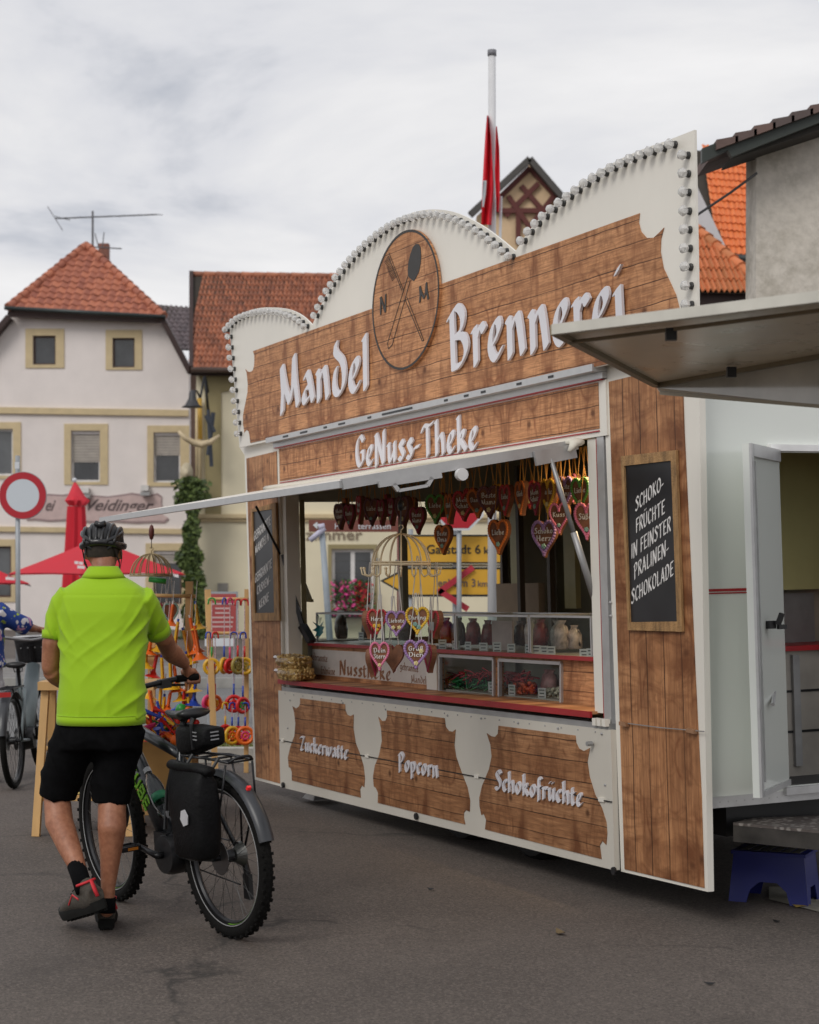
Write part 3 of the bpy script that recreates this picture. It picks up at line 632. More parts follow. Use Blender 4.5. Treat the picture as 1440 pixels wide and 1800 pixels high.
# blackboards
def board(out, inn, d, lines, par, nib):
    wd = mat('old_frame_wood', (.33, .19, .08), .75, var=.45, scale=30, bmp=.5, stretch=(1, 1, .3))
    f = slab(out, d-.016, .014, 'blackboard_frame', wd, par, holes=[inn[::-1]])
    slab(inn, d-.006, .004, 'blackboard_panel', chalkb, f)
    for s_, o_, r_, h in lines:
        sign(s_, o_, r_, (o_[0], o_[1]-h), d-.0065, 'chalk_lettering', chalk, f, .001, True, nib)
zz7 = lambda x, y: (1060+x/3.213, 640+y/3.213)
nb = dict(thick=.62, thin=.24, ang=40)
board([zz7(100, 520), zz7(140, 1503), zz7(447, 1512), zz7(411, 485)], [zz7(118, 575), zz7(150, 1458), zz7(418, 1454), zz7(383, 545)], -.006,
      [('SCHOKO-', zz7(183, 835), zz7(345, 702), 24), ('FRÜCHTE', zz7(185, 955), zz7(352, 843), 25), ('IN FEINSTER', zz7(160, 1100), zz7(385, 940), 25), ('PRALINEN-', zz7(175, 1212), zz7(374, 1068), 25), ('SCHOKOLADE', zz7(160, 1358), zz7(400, 1192), 25)], wrg, nb)
z5 = lambda x, y: (420+x/4.235, 820+y/4.235)
board([z5(90, 320), z5(103, 1150), z5(302, 1148), z5(272, 268)], [z5(98, 338), z5(118, 1092), z5(262, 1088), z5(245, 318)], -.026,
      [('GEBRANNTE', z5(112, 560), z5(238, 430), 16), ('MANDELN', z5(122, 655), z5(225, 548), 15), ('GEBRANNTE', z5(120, 872), z5(246, 752), 16), ('CASHEW-', z5(135, 958), z5(236, 868), 15), ('KERNE', z5(150, 1065), z5(224, 998), 15)], wl_, nb)
# body shell
BD = 2.25
mb = MB(); mb.shape([[(.034, .36), (BD, .36), (BD, 2.47), (.034, 2.47)], [(.47, .43), (.47, 1.965), (1.25, 1.965), (1.25, .43)]], lambda x, y, z: (-.065+z*.02, x, y))
endw = mb.build('end_wall', lac, S)
MB().box((-.0435, .25, 1.337), (.003, .43, .012)).box((-.0435, .25, 1.323), (.003, .43, .006)).build('red_line', redp, endw)
MB().box((-.042, 1.15, .385), (.008, 2.2, .05)).build('end_wall_rail', alu, endw)
MB().box((-.04, .38, .92), (.006, .12, .26)).build('socket_plate', mat('grey_plate', (.42, .44, .38), .5), endw)
MB().tube([(-.035, .42, .90), (.05, .36, .89)], .017, 10).build('door_stop_rubber', black, endw)
MB().tube([(.05, .36, .89), (.22, .22, .83)], .009, 8).build('door_stop_rod', alu, endw)
MB().box((-.03, .86, 1.985), (.03, .86, .03)).build('rain_rail', mat('white_profile', (.8, .8, .8), .4), endw)
MB().box((-.035, .86, .41), (.03, .80, .035)).build('door_sill', alu, endw)
# door leaf
dH, dF = Vector((-.03, .485, 0)), Vector((.312, .068, 0))
door = MB().hexa([dH+Vector((0, 0, .44)), dF+Vector((0, 0, .44)), dF+Vector((0, 0, 1.975)), dH+Vector((0, 0, 1.975))], [p+Vector((-.024, -.018, 0)) for p in (dH+Vector((0, 0, .44)), dF+Vector((0, 0, .44)), dF+Vector((0, 0, 1.975)), dH+Vector((0, 0, 1.975)))]).build('door', lac, S)
dn = Vector((.018*1.5, .013*1.5, 0)); fr = MB(); dd = (dF-dH)
for a, b, z0, z1 in ((.93, 1., .44, 1.975), (.86, .875, .50, 1.90)):
    P0, P1 = dH+dd*a, dH+dd*b; fr.hexa([P0+Vector((0, 0, z0)), P1+Vector((0, 0, z0)), P1+Vector((0, 0, z1)), P0+Vector((0, 0, z1))], [q+dn*.35 for q in (P0+Vector((0, 0, z0)), P1+Vector((0, 0, z0)), P1+Vector((0, 0, z1)), P0+Vector((0, 0, z1)))])
for z0, z1 in ((.44, .465), (1.92, 1.975)):
    P0, P1 = dH+dd*.02, dH+dd*.92; fr.hexa([P0+Vector((0, 0, z0)), P1+Vector((0, 0, z0)), P1+Vector((0, 0, z1)), P0+Vector((0, 0, z1))], [q+dn*.34 for q in (P0+Vector((0, 0, z0)), P1+Vector((0, 0, z0)), P1+Vector((0, 0, z1)), P0+Vector((0, 0, z1)))])
fr.build('door_frame', alu, door)
hp = dH+dd*.62+dn*.6; MB().box(hp+Vector((0, 0, 1.18)), (.035, .035, .035)).bar(hp+Vector((0, 0, 1.18))+dn, hp+Vector((0, 0, 1.23))+dn*1.6, .025, .02).bar(hp+Vector((0, 0, 1.17))+dn, hp+dd*-.06+Vector((0, 0, 1.17))+dn*1.8, .02, .02).build('door_handle', black, door)
# shell: floor, back, ceiling, far end with its own open window
innr = mat('inner_lining', (.42, .40, .34), .6, var=.06)
rect(UL, -.07, .36, .40, .02, BD, 'floor_plate', mat('floor_lining', (.05, .05, .05), .7))
rect(UL, -.07, 2.44, 2.47, .05, BD, 'roof_plate', innr)
rect(UL, -.07, .40, 2.44, BD-.03, BD, 'back_wall', mat('back_lining', (.15, .13, .07), .6))
mb = MB(); mb.shape([[(.09, .40), (BD-.03, .40), (BD-.03, 2.44), (.09, 2.44)], [(.115, 1.01), (.115, 1.99), (1.78, 1.99), (1.78, 1.01)]], lambda x, y, z: (UL+.001+z*.03, x, y))
mb.build('far_end_wall', innr, S)
rect(UL+.03, UL+.06, 1.12, 1.98, 1.74, 1.79, 'window_post', mat('brown_frame', (.07, .05, .035), .6))
rect(-.85, -.83, .75, 2.09, .1, .62, 'cabin_partition', mat('partition_panel', (.42, .44, .42), .35))
rect(-1.02, -.86, .75, 2.0, .60, .63, 'cupboard_door', mat('cupboard_grey', (.30, .32, .31), .4))
rect(-1.05, -.86, 1.2, 1.26, .585, .598, 'cupboard_handle', black)
rect(-1.9, -1.06, .95, 1.98, 1.5, 1.54, 'shelf_back', dark)
rect(-4.82, -4.2, 1.0, 1.38, 1.55, 1.60, 'cardboard_sheet', mat('kraft_board', (.34, .25, .17), .8))
for u in (-4.32, -3.9): rect(u, u+.04, .75, 2.2, 1.45, 1.49, 'inner_post', mat('brown_frame', (.07, .05, .035), .6))
rect(-4.72, -4.62, 1.38, 1.95, 1.62, 1.64, 'inner_panel', mat('olive_panel', (.42, .38, .2), .6))
rect(-4.1, -3.95, 1.2, 1.8, 1.7, 1.74, 'inner_panel', mat('olive_panel', (.42, .38, .2), .6))
for w_, c_ in ((1.25, (.3, .2, .05)), (1.5, (.1, .16, .05)), (1.75, (.25, .22, .2))): rect(-3.75, -3.2, w_, w_+.16, 1.9, 2.1, 'storage_box', mat('storage_box_%d' % int(w_*100), c_, .7))
for w_ in (1.22, 1.47, 1.72): rect(-3.85, -3.0, w_, w_+.02, 1.85, 2.2, 'shelf', alud)
rect(-4.05, -4.0, 1.13, 2.2, .42, .46, 'inner_post', mat('khaki_post', (.2, .18, .12), .6))
# chassis
rect(-5.0, -.2, .20, .355, .25, BD-.15, 'chassis', black)
for u in (-2.1, -2.95):
    for d in (.35, BD-.3): MB().lathe([(.02, -.09), (.28, -.09), (.31, -.06), (.31, .06), (.28, .09), (.02, .09)], 24, (u, d, .155), 'Y').build('wheel', black, S, True, 40)
for x in (-4.9,): MB().bar((x, .25, .2), (x, .2, -.03), .05, .05).hexa([Vector((x-.1, .08, -.07)), Vector((x+.1, .08, -.07)), Vector((x+.1, .3, -.07)), Vector((x-.1, .3, -.07))], [Vector((x-.05, .13, -.0)), Vector((x+.05, .13, -.0)), Vector((x+.05, .25, -.0)), Vector((x-.05, .25, -.0))]).build('jack_foot', alu, S)
# hatch flap
h0, h1 = Vector((-5.12, -.03, 2.07)), Vector((-.98, -.03, 2.07)); o1, o0 = Vector((-1.03, -1.28, 1.873)), Vector((-5.117, -1.28, 1.873))
up_ = Vector((0, .02, .022)); flap = MB().hexa([h0, h1, o1, o0], [q+up_ for q in (h0, h1, o1, o0)]).build('hatch_flap', cream, S)
fm = MB(); fm.bar(o0, o1, .03, .034); fm.build('flap_edge', alu, flap); fm = MB(); fm.bar(h1, o1, .03, .05); fm.build('flap_edge', alu, flap); fm = MB(); fm.bar(h0, o0, .03, .034); fm.build('flap_edge', alu, flap)
sdv = lambda t, dw=0, du=0: h1.lerp(o1, t)+Vector((du, 0, dw))
MB().bar(sdv(.02, -.03, .03), sdv(.20, -.035, .03), .02, .07).build('strut_bracket', alu, flap)
MB().bar(sdv(.60, -.035, .02), sdv(.86, -.03, .02), .02, .03).bar(sdv(.64, -.04, .02), sdv(.66, -.075, .02), .02, .02).bar(sdv(.80, -.04, .02), sdv(.78, -.075, .02), .02, .02).bar(sdv(.66, -.075, .02), sdv(.78, -.075, .02), .02, .015).build('latch_frame', alu, flap)
MB().tube([sdv(.52, -.05, .02), sdv(.52, -.05, .05)], .03, 14).build('roller', mat('white_plastic', (.75, .75, .75), .4), flap)
# gas struts
a, b = sdv(.13, -.05, .03), Vector((-.93, .02, 1.30)); MB().tube([a, a.lerp(b, .55)], .012, 8).tube([a.lerp(b, .52), b], .018, 8).build('gas_strut', alud, S, True)
a, b = TL(450, 890, -.22), TL(493, 975, -.015); c = TL(532, 1100, .1)
MB().tube([a, b], .009, 8).build('gas_strut', blackm, S, True); MB().bar(b+Vector((.01, .02, 0)), c, .03, .03).bar(c, TL(548, 1128, .13), .06, .04).build('strut_lever', blackm, S)
MB().bar(TL(520, 990, .16), TL(545, 1055, .16), .025, .03).bar(TL(537, 1055, .16), TL(549, 1056, .16), .02, .02).build('strut_lever', mat('olive_lever', (.2, .17, .08), .6), S)
# counter
PD = .2
ledge = rect(-5.10, -.90, .738, .752, -.03, PD, 'counter_ledge', woodH)
rect(-5.10, -.90, .722, .752, -.045, -.031, 'red_edge', redp, ledge)
cf = MB(); wins = [[(775, 1152), (775, 1216), (870, 1226), (870, 1158)], [(880, 1160), (880, 1228), (989, 1240), (989, 1166)]]
cf.shape([[(-5.05, .753), (-.93, .753), (-.93, .985), (-5.05, .985)]]+[pl(w_, PD) for w_ in wins], lambda x, y, z: (x, PD+(1-z)*.02, y)); cfo = cf.build('counter_front', woodH, S)
for w_ in wins:
    P = pl(w_, PD); fm = MB()
    for i in range(4): fm.bar(Vector((P[i][0], PD-.004, P[i][1])), Vector((P[(i+1) % 4][0], PD-.004, P[(i+1) % 4][1])), .018, .02, up=(0, 1, 0))
    f_ = fm.build('display_window', alu, cfo); g_ = MB(); g_.quad([(x, PD+.004, y) for x, y in P]); g_.build('pane', glass, f_)
rect(-3.0, -.95, .753, .76, PD+.02, .6, 'display_floor', mat('display_floor', (.45, .42, .38), .6)); rect(-3.1, -.95, .76, .98, .60, .62, 'display_back', mat('display_back', (.5, .45, .36), .7))
slab([(545, 1143), (553, 1183), (751, 1213), (760, 1170), (740, 1160)], PD-.004, .003, 'white_panel', mat('white_board', (.6, .56, .5), .5), cfo) if False else None
P = [(-5.04, .78), (-3.2, .78), (-3.2, .955), (-5.04, .955)]
MB().shape([P], lambda x, y, z: (x, PD-.004+(1-z)*.003, y)).build('name_panel', mat('white_board', (.66, .61, .56), .5), cfo)
rect(-3.2, -3.06, .753, .985, PD-.012, PD, 'panel_strip', cream)
brown = mat('brown_lettering', (.26, .11, .045), .6, var=.4, scale=25)
sign('Nusstheke', (596, 1185), (688, 1197), (596, 1160), PD-.0045, 'lettering', brown, cfo, .001, True)
nbs = dict(thick=.5, thin=.3)
for s_, o_, r_ in (('gebrannte', (546, 1160), (576, 1164)), ('Erdnüsse', (564, 1184), (589, 1187)), ('gebrannte', (703, 1177), (736, 1182)), ('Mandeln', (723, 1199), (754, 1203))):
    sign(s_, o_, r_, (o_[0], o_[1]-13), PD-.0045, 'lettering', brown, cfo, .001, True, nbs)
rect(-5.08, -.93, .985, 1.0, PD-.03, .75, 'counter_top', mat('counter_top', (.32, .3, .27), .4)); rect(-5.08, -.93, .982, 1.003, PD-.045, PD-.031, 'red_edge', redp)
# glass cases on the counter
def case(u0, u1, d0, d1, w1):
    g = MB()
    for u in (u0, u1): g.quad([(u, d0, 1.003), (u, d1, 1.003), (u, d1, w1), (u, d0, w1)])
    g.quad([(u0, d0, 1.003), (u1, d0, 1.003), (u1, d0, w1), (u0, d0, w1)]); g.quad([(u0, d0, w1), (u1, d0, w1), (u1, d1, w1), (u0, d1, w1)])
    c_ = g.build('glass_case', glass, S); f = MB()
    for u in (u0, u1): f.bar((u, d0, 1.003), (u, d0, w1), .012, .012); f.bar((u, d0, w1), (u, d1, w1), .012, .012)
    f.bar((u0, d0, w1), (u1, d0, w1), .012, .012); f.bar((u0, d1, w1), (u1, d1, w1), .012, .012); f.build('case_frame', alu, c_)
for u0, u1 in ((-5.0, -3.9), (-3.88, -2.86), (-2.84, -1.96), (-1.94, -1.3), (-1.28, -.96)): case(u0, u1, PD+.02, .6, 1.205)
# warm lamp in the hatch corner
lampm = mat('warm_lamp', (1., .62, .2), .5, emit=6)
MB().box((-1.2, .3, 2.05), (.28, .05, .012)).build('strip_lamp', lampm, S)
pl_ = bpy.data.lights.new('strip_lamp_light', 'AREA'); pl_.energy = 7.0; pl_.color = (1, .72, .4); pl_.shape = 'RECTANGLE'; pl_.size = .28; pl_.size_y = .05
po = bpy.data.objects.new('strip_lamp_light', pl_); COL.objects.link(po); po.parent = S; po.matrix_basis = T3(-1.2, .3, 2.035)
# kitchen behind the end door
oliv = mat('olive_wall', (.62, .58, .26), .6, var=.1, scale=2)
rect(-.9, -.87, 1.32, 2.2, .5, 2.1, 'cupboard', oliv); rect(-1.0, -.98, .4, 2.2, .5, 2.1, 'kitchen_wall', mat('kitchen_wall', (.5, .45, .36), .5))
rect(-1.0, -.55, 1.02, 1.045, .64, 2.1, 'worktop', redp); rect(-1.0, -.58, .4, 1.02, .64, 2.1, 'base_unit', mat('unit_front', (.4, .37, .33), .4, .3))
rect(-.60, -.56, .45, 1.0, .93, .97, 'unit_rail', alud)
MB().tube([(-.75, .95, 1.045), (-.75, .95, 1.16), (-.66, .93, 1.17), (-.66, .93, 1.13)], .012, 8).build('tap', alu, S, True)

# kitchen fittings
for d_ in (.56, .66): MB().tube([(-.84, d_, 2.1), (-.83, d_, 1.93), (-.80, d_, 1.90)], .004, 6).tube([(-.82, d_, 1.91), (-.82, d_, 1.82), (-.82, d_+.01, 1.74)], [.006, .02, .012], 8).build('utensil', black, S, True)
MB().box((-.93, 1.0, 1.16), (.02, .7, .28)).build('steel_splashback', alu, S); MB().box((-.62, .95, .80), (.02, .45, .02)).build('towel_rail', alu, S)
for w_ in (.62, .82): MB().box((-.578, 1.2, w_), (.006, .7, .012)).build('drawer_gap', black, S)
# rivets along the body trims
for k in range(26): MB().ball((-5.0+k*.165, -.031, .655), .0045, 6).build('rivet', alud, S)
for k in range(9): MB().ball((-.040, .06+k*.045, .385), .004, 6).build('rivet', alud, S)
# ================================================================== ground
def asphalt(name, lo, hi, sc=700, pat=.5, wear=.6):
    m, t, b = newmat(name, .82)
    g1 = mth(t, 'ADD', mth(t, 'MULTIPLY', noise(t, sc*.22, 3), .6), mth(t, 'MULTIPLY', noise(t, sc*.09, 3), .4)); g2 = noise(t, .55, 7, rough=.6); g3 = noise(t, 2.6, 6, rough=.7); g4 = noise(t, 75, 2)
    c = mixc(t, ramp(t, g1, ((.36, 0.), (.64, 1.))), lo, hi)
    c = mixc(t, ramp(t, g2, ((.40, 0.), (.62, pat))), c, tuple(x*.8 for x in lo))
    c = mixc(t, ramp(t, g3, ((.5, 0.), (.72, .35))), c, tuple(x*.85 for x in hi))
    c = mixc(t, ramp(t, g4, ((.68, 0.), (.74, wear))), c, tuple(x*1.7 for x in hi))
    ag = nd(t, 'ShaderNodeTexVoronoi'); ag.inputs['Scale'].default_value = 110; tca = nd(t, 'ShaderNodeTexCoord'); t.links.new(tca.outputs['Object'], ag.inputs['Vector']); sa = nd(t, 'ShaderNodeSeparateColor'); t.links.new(ag.outputs['Color'], sa.inputs[0])
    c = mixc(t, ramp(t, sa.outputs[0], ((.55, 0.), (1., .55))), c, tuple(x*1.35 for x in hi)); c = mixc(t, ramp(t, sa.outputs[1], ((.6, 0.), (1., .55))), c, tuple(x*.5 for x in lo))
    v = nd(t, 'ShaderNodeTexVoronoi', feature='DISTANCE_TO_EDGE'); v.inputs['Scale'].default_value = .33
    tc = nd(t, 'ShaderNodeTexCoord'); wv = nd(t, 'ShaderNodeTexNoise'); wv.inputs['Scale'].default_value = 1.4; wv.inputs['Detail'].default_value = 6; t.links.new(tc.outputs['Object'], wv.inputs['Vector'])
    vv = nd(t, 'ShaderNodeVectorMath', operation='MULTIPLY_ADD'); t.links.new(wv.outputs['Color'], vv.inputs[0]); vv.inputs[1].default_value = (1.3, 1.3, 0); t.links.new(tc.outputs['Object'], vv.inputs[2]); t.links.new(vv.outputs[0], v.inputs['Vector'])
    c = mixc(t, mth(t, 'MULTIPLY', ramp(t, v.outputs['Distance'], ((.0, .8), (.009, 0.))), ramp(t, g2, ((.46, 0.), (.55, 1.)))), c, (.02, .018, .016))
    g5 = noise(t, 1.1, 8, rough=.75, stretch=(1, .45, 1)); c = mixc(t, ramp(t, g5, ((.56, 0.), (.66, .4))), c, tuple(x*.75 for x in lo))
    t.links.new(c, b.inputs['Base Color']); bump(t, b, g1, .5, .004); return m
gnd = MB(); gnd.quad([(-400, -60, 0), (400, -60, 0), (400, 900, 0), (-400, 900, 0)]); gnd.build('ground', asphalt('asphalt', (.062, .050, .043), (.150, .124, .106)))['kind'] = 'structure'
rd = MB(); rd.quad([(-60, 17.0, .004), (40, 17.0, .004), (40, 25.2, .004), (-60, 25.2, .004)]); rd.build('road', asphalt('road_asphalt', (.12, .12, .12), (.22, .215, .21), 500))['kind'] = 'structure'
pave = mat('pavement_stone', (.20, .19, .18), .85, var=.25, scale=3, bmp=.3)
pv = MB(); pv.box((-10, 28.4, .06), (100, 6.0, .12)); pv.build('pavement', pave)['kind'] = 'structure'
kb = MB().box((-10, 25.3, .07), (100, .18, .14)).build('kerb', mat('kerb_stone', (.30, .29, .27), .85, var=.2, scale=4)); kb['kind'] = 'structure'
vg = MB().box((-.95, 16.05, .03), (1.7, 1.5, .06)); vg.build('verge', mat('verge_soil', (.16, .13, .08), .95, var=.4, scale=8, bmp=.5))['kind'] = 'structure'
# grass on the verge
gr = MB(); rg = random.Random(3)
for i in range(1700):
    x, y = rg.uniform(-1.8, -.1), rg.uniform(15.35, 16.75)
    if rg.random() < .35 and math.sin(x*3+y*5) > 0: continue
    h = rg.uniform(.02, .07); a = rg.uniform(0, 6.28); dx, dy = math.cos(a)*.012, math.sin(a)*.012; lx, ly = rg.uniform(-.02, .02), rg.uniform(-.02, .02)
    gr.add([(x-dx, y-dy, .055), (x+dx, y+dy, .055), (x+lx, y+ly, .055+h)], [(0, 1, 2)])
gr.build('grass', mat('grass_blade', (.16, .19, .05), .8, var=.45, scale=3))['kind'] = 'stuff'
cob = mat('light_kerb_stone', (.42, .40, .36), .85, var=.2, scale=5)
for i in range(4):
    MB().box((-1.55+i*.52, 15.32, .06), (.5, .16, .12)).build('kerb_stone', cob, vg_o := bpy.data.objects['verge'])
# paving corner on the right with its yellow mark
pc = [ground_at(1352, 1582), ground_at(1470, 1612), ground_at(1800, 1680), ground_at(1800, 1560), ground_at(1352, 1560)]
MB().shape([[(p.x, p.y) for p in pc]], lambda x, y, z: (x, y, .004), 0, 0).build('paving', mat('pale_paving', (.34, .32, .26), .85, var=.25, scale=12, bmp=.3))['kind'] = 'structure'
ym = [ground_at(1392, 1592), ground_at(1418, 1590), ground_at(1425, 1594), ground_at(1400, 1598)]
MB().shape([[(p.x, p.y) for p in ym]], lambda x, y, z: (x, y, .008), 0, 0).build('yellow_mark', mat('worn_yellow_paint', (.45, .30, .06), .8, var=.4, scale=30))['kind'] = 'structure'
# leaves and litter
lf = random.Random(5); leafm = mat('dry_leaf', (.16, .11, .05), .8, var=.3)
for i, (px, py, lb) in enumerate(((985, 1643, 'curled olive leaf lying on the asphalt below the Schokofrüchte panel'), (1365, 1622, 'small dark scrap on the asphalt by the blue step stool'), (757, 1565, 'dark flat leaf on the asphalt below the Popcorn panel'), (1248, 1732, 'dark leaf at the bottom right of the asphalt'))):
    p = ground_at(px, py); b_ = MB()
    L = .05 if i == 0 else .022; pts = [(-1, 0), (-.4, .35), (.3, .3), (1, 0), (.3, -.3), (-.4, -.28)]
    b_.shape([[(x*L, y*L) for x, y in pts]], lambda x, y, z: (x, y, .002+z*.002+abs(x)*.35), 0, 1)
    tag(b_.build('leaf', leafm if i in (0,) else black, None, M=T3(*p) @ Matrix.Rotation(lf.uniform(0, 3), 4, 'Z')), lb, 'leaf')
# ================================================================== buildings
def fpt(D, dy=0.0): return lambda x, y: W(x, y, D)+Vector((0, dy, 0))
def fslab(px, D, th, name, m, par=None, holes=(), front=0.0):
    """outline on a facade standing at distance D; its thickness goes back from there"""
    mb = MB(); mb.shape([[(x, -y) for x, y in px]]+[[(x, -y) for x, y in h] for h in holes], lambda x, y, z: W(x, -y, D)+Vector((0, (1-z)*th-front, 0)))
    return mb.build(name, m, par)
def R4(x0, y0, x1, y1): return [(x0, y0), (x0, y1), (x1, y1), (x1, y0)]
def tilemat(name, a, b, dk=.25, rough=.75):
    m, t, bs = newmat(name, rough); oi = nd(t, 'ShaderNodeObjectInfo'); gi = nd(t, 'ShaderNodeNewGeometry')
    f = mth(t, 'FRACT', mth(t, 'ADD', oi.outputs['Random'], gi.outputs['Random Per Island']))
    c = mixc(t, f, a, b); n_ = noise(t, 1.6, 6, rough=.7, coord='Generated'); n2_ = noise(t, 2.5, 6, rough=.7)
    c = mixc(t, ramp(t, n2_, ((.5, 0.), (.72, .7))), c, tuple(x*dk for x in a)); t.links.new(c, bs.inputs['Base Color']); return m
def tile_geo(w, l, th=.02, amp=.03, n=5):
    """one pantile: x across, y up the slope, z off the roof"""
    mb = MB(); A = []
    for yy, zo in ((0, th*1.6), (l*1.12, 0)):
        A.append([Vector(((i/n-.5)*w*1.06, yy, zo+amp*math.sin(2*math.pi*i/n))) for i in range(n+1)])
    vs = A[0]+A[1]+[p-Vector((0, 0, th)) for p in A[0]]; k = n+1
    mb.add(vs, [(i, i+1, k+i+1, k+i) for i in range(n)]+[(2*k+i, 2*k+i+1, i+1, i) for i in range(n)]); return mb
def tile_roof(par, A, B, C, Dq, cols, rows, m, parts=True, name='roof_tile', inside=None, amp=.03, under=None):
    A, B, C, Dq = map(Vector, (A, B, C, Dq)); X = (B-A); wx = X.length/cols; Y = (Dq-A); N = X.cross(C-A if (C-A).length > 0 else Y).normalized()
    if N.y > 0: N = -N
    xd = X.normalized(); yd = N.cross(xd).normalized()
    if yd.dot(C-B+Dq-A) < 0: yd = -yd
    H = (((C+Dq)/2)-(A+B)/2).dot(yd); ly = H/rows; g = tile_geo(wx, ly, amp=amp); me = g.mesh('tile', m, True, 40) if parts else None; big = MB()
    und = MB().quad([A-N*.02, B-N*.02, C-N*.02, Dq-N*.02] if (C-Dq).length > .01 else [A-N*.02, B-N*.02, C-N*.02]).build('roof_underlay', under or dark, par)
    for r in range(rows):
        t = (r+.5)/rows; L = A.lerp(Dq, t); Rr = B.lerp(C, t); s0 = (L-A).dot(xd); s1 = (Rr-A).dot(xd)
        for c in range(-2, cols+2):
            s = (c+.5+(random.random()-.5)*.02)*wx
            if s < s0-wx*.2 or s > s1+wx*.2: continue
            o = A+xd*s+yd*(r*ly)+N*random.uniform(0, .012)
            if inside and not inside(o): continue
            M = Matrix((( xd.x, yd.x, N.x, o.x), (xd.y, yd.y, N.y, o.y), (xd.z, yd.z, N.z, o.z), (0, 0, 0, 1)))
            if parts: place(me, name, par, M)
            else: big.add([M @ Vector(v) for v in g.v], g.f)
    if not parts:
        o_ = big.build(name+'s' if False else 'roof_tiling', m, par, True, 40); o_['kind'] = 'stuff'
def ridge(par, a, b, n, r, m, name='ridge_tile'):
    a, b = Vector(a), Vector(b)
    for i in range(n):
        p, q = a.lerp(b, i/n), a.lerp(b, (i+1.12)/n); MB().tube([p+Vector((0, 0, .02)), q+Vector((0, 0, .0))], [r*1.12, r*.92], 8).build(name, m, par, True, 50)
def window(par, D, out, inn, surm, frm, pane, shutter=None, bars=1, depth=.12, sill=None, curtain=None, lattice=False):
    x0, y0, x1, y1 = inn
    if out: w = fslab(R4(*out), D, .06, 'window', surm, par, holes=[R4(*inn)[::-1]], front=.035)
    else: w = fslab(R4(x0-1, y0-1, x1+1, y1+1), D, .04, 'window', frm, par, holes=[R4(*inn)[::-1]], front=.01)
    t = 3.2*(x1-x0)/45
    fr_ = fslab(R4(*inn), D, .05, 'window_frame', frm, w, holes=[R4(x0+t, y0+t, x1-t, y1-t)[::-1]], front=-depth+.03)
    if bars == 2: fslab(R4((x0+x1)/2-t*.7, y0+t, (x0+x1)/2+t*.7, y1-t), D, .05, 'mullion', frm, w, front=-depth+.032)
    fslab(R4(x0+t, y0+t, x1-t, y1-t), D, .006, 'pane', pane, w, front=-depth)
    if lattice:
        for k in range(1, 5): fslab(R4(x0+t, y0+(y1-y0)*k/5-.35, x1-t, y0+(y1-y0)*k/5+.35), D, .01, 'lattice_bar', mat('lattice', (.08, .08, .07), .5), w, front=-depth+.012)
    if shutter:
        sh = fslab(R4(x0+t*.5, y0+t, x1-t*.5, shutter), D, .02, 'roller_shutter', mat('shutter_slat', (.42, .38, .34), .6), w, front=-depth+.05)
        fslab(R4(x0, y0, x1, y0+t*1.6), D, .03, 'shutter_box', mat('shutter_box', (.62, .58, .58), .5), w, front=-depth+.09)
        k = y0+t+3
        while k < shutter-2:
            fslab(R4(x0+t*.5, k, x1-t*.5, k+.9), D, .004, 'slat_gap', mat('slat_gap', (.2, .18, .16), .7), sh, front=-depth+.055); k += 5
    if curtain: fslab(R4(x0+t, y0+t, x1-t*3, y1-t*3), D, .01, 'curtain', mat('net_curtain', (.3, .28, .26), .9), w, front=-depth-.02)
    return w
pane = mat('window_pane', (.03, .032, .035), .08, var=.6, scale=1.5, spec=.8)  # mottled pane colour stands in for varied reflections
pane2 = mat('window_pane_grey', (.09, .095, .10), .08, var=.4, scale=1.2, spec=.8)
sand = mat('sandstone_surround', (.60, .48, .29), .85, var=.08, scale=4)
pinkw = mat('pink_render', (.80, .735, .705), .9, var=.05, scale=1.2, bmp=.15, dirt=.12)
brownf = mat('brown_window_wood', (.07, .03, .02), .5); whitef = mat('white_window_wood', (.66, .64, .62), .5)
D = 52.0
house = thing('house', 'pink rendered house with hipped red tile gable and painted sign reading Weidinger', 'house', W(150, 1107, D))

class Par:      # parts are modelled in world space and hung under the house's base point
    pass
def under(par, M=None):
    """re-express all direct children built in world space"""
    inv = par.matrix_basis.inverted()
    for ch in par.children: ch.matrix_basis = inv @ ch.matrix_basis
wins = [((45, 578, 113, 647), (58, 590, 98, 641)), ((186, 580, 250, 650), (198, 594, 237, 646)), ((-40, 742, 37, 842), (-28, 754, 23, 836)), ((113, 745, 190, 852), (125, 757, 176, 847)), ((259, 748, 333, 855), (270, 760, 317, 848)), ((-40, 948, 27, 1058), (-30, 960, 20, 1050)), ((256, 955, 332, 1070), (270, 968, 320, 1062))]
wallp = [(-250, 700), (-250, 1112), (334, 1112), (332, 652), (286, 566), (18, 556), (-60, 640)]
fslab(wallp, D, .4, 'wall', pinkw, house, holes=[R4(*i)[::-1] for o, i in wins])
MB().box(W(40, 1000, D)+Vector((0, .55, 0)), (9, .1, 12)).build('dark_room', dark, house)
window(house, D, *wins[0], sand, brownf, pane, curtain=1); window(house, D, *wins[1], sand, brownf, pane)
window(house, D, *wins[2], sand, whitef, pane2); window(house, D, *wins[3], sand, whitef, pane, shutter=812, depth=.14)
window(house, D, *wins[4], sand, whitef, pane, shutter=800, depth=.14); window(house, D, *wins[5], sand, brownf, pane2); window(house, D, *wins[6], sand, brownf, pane, shutter=990)
for (y0, y1, dy) in ((717, 728, 5), (926, 935, 4)): fslab([(-250, y0-dy), (-250, y1-dy), (332, y1+4), (332, y0+4)], D, .1, 'string_course', sand, house, front=.09)
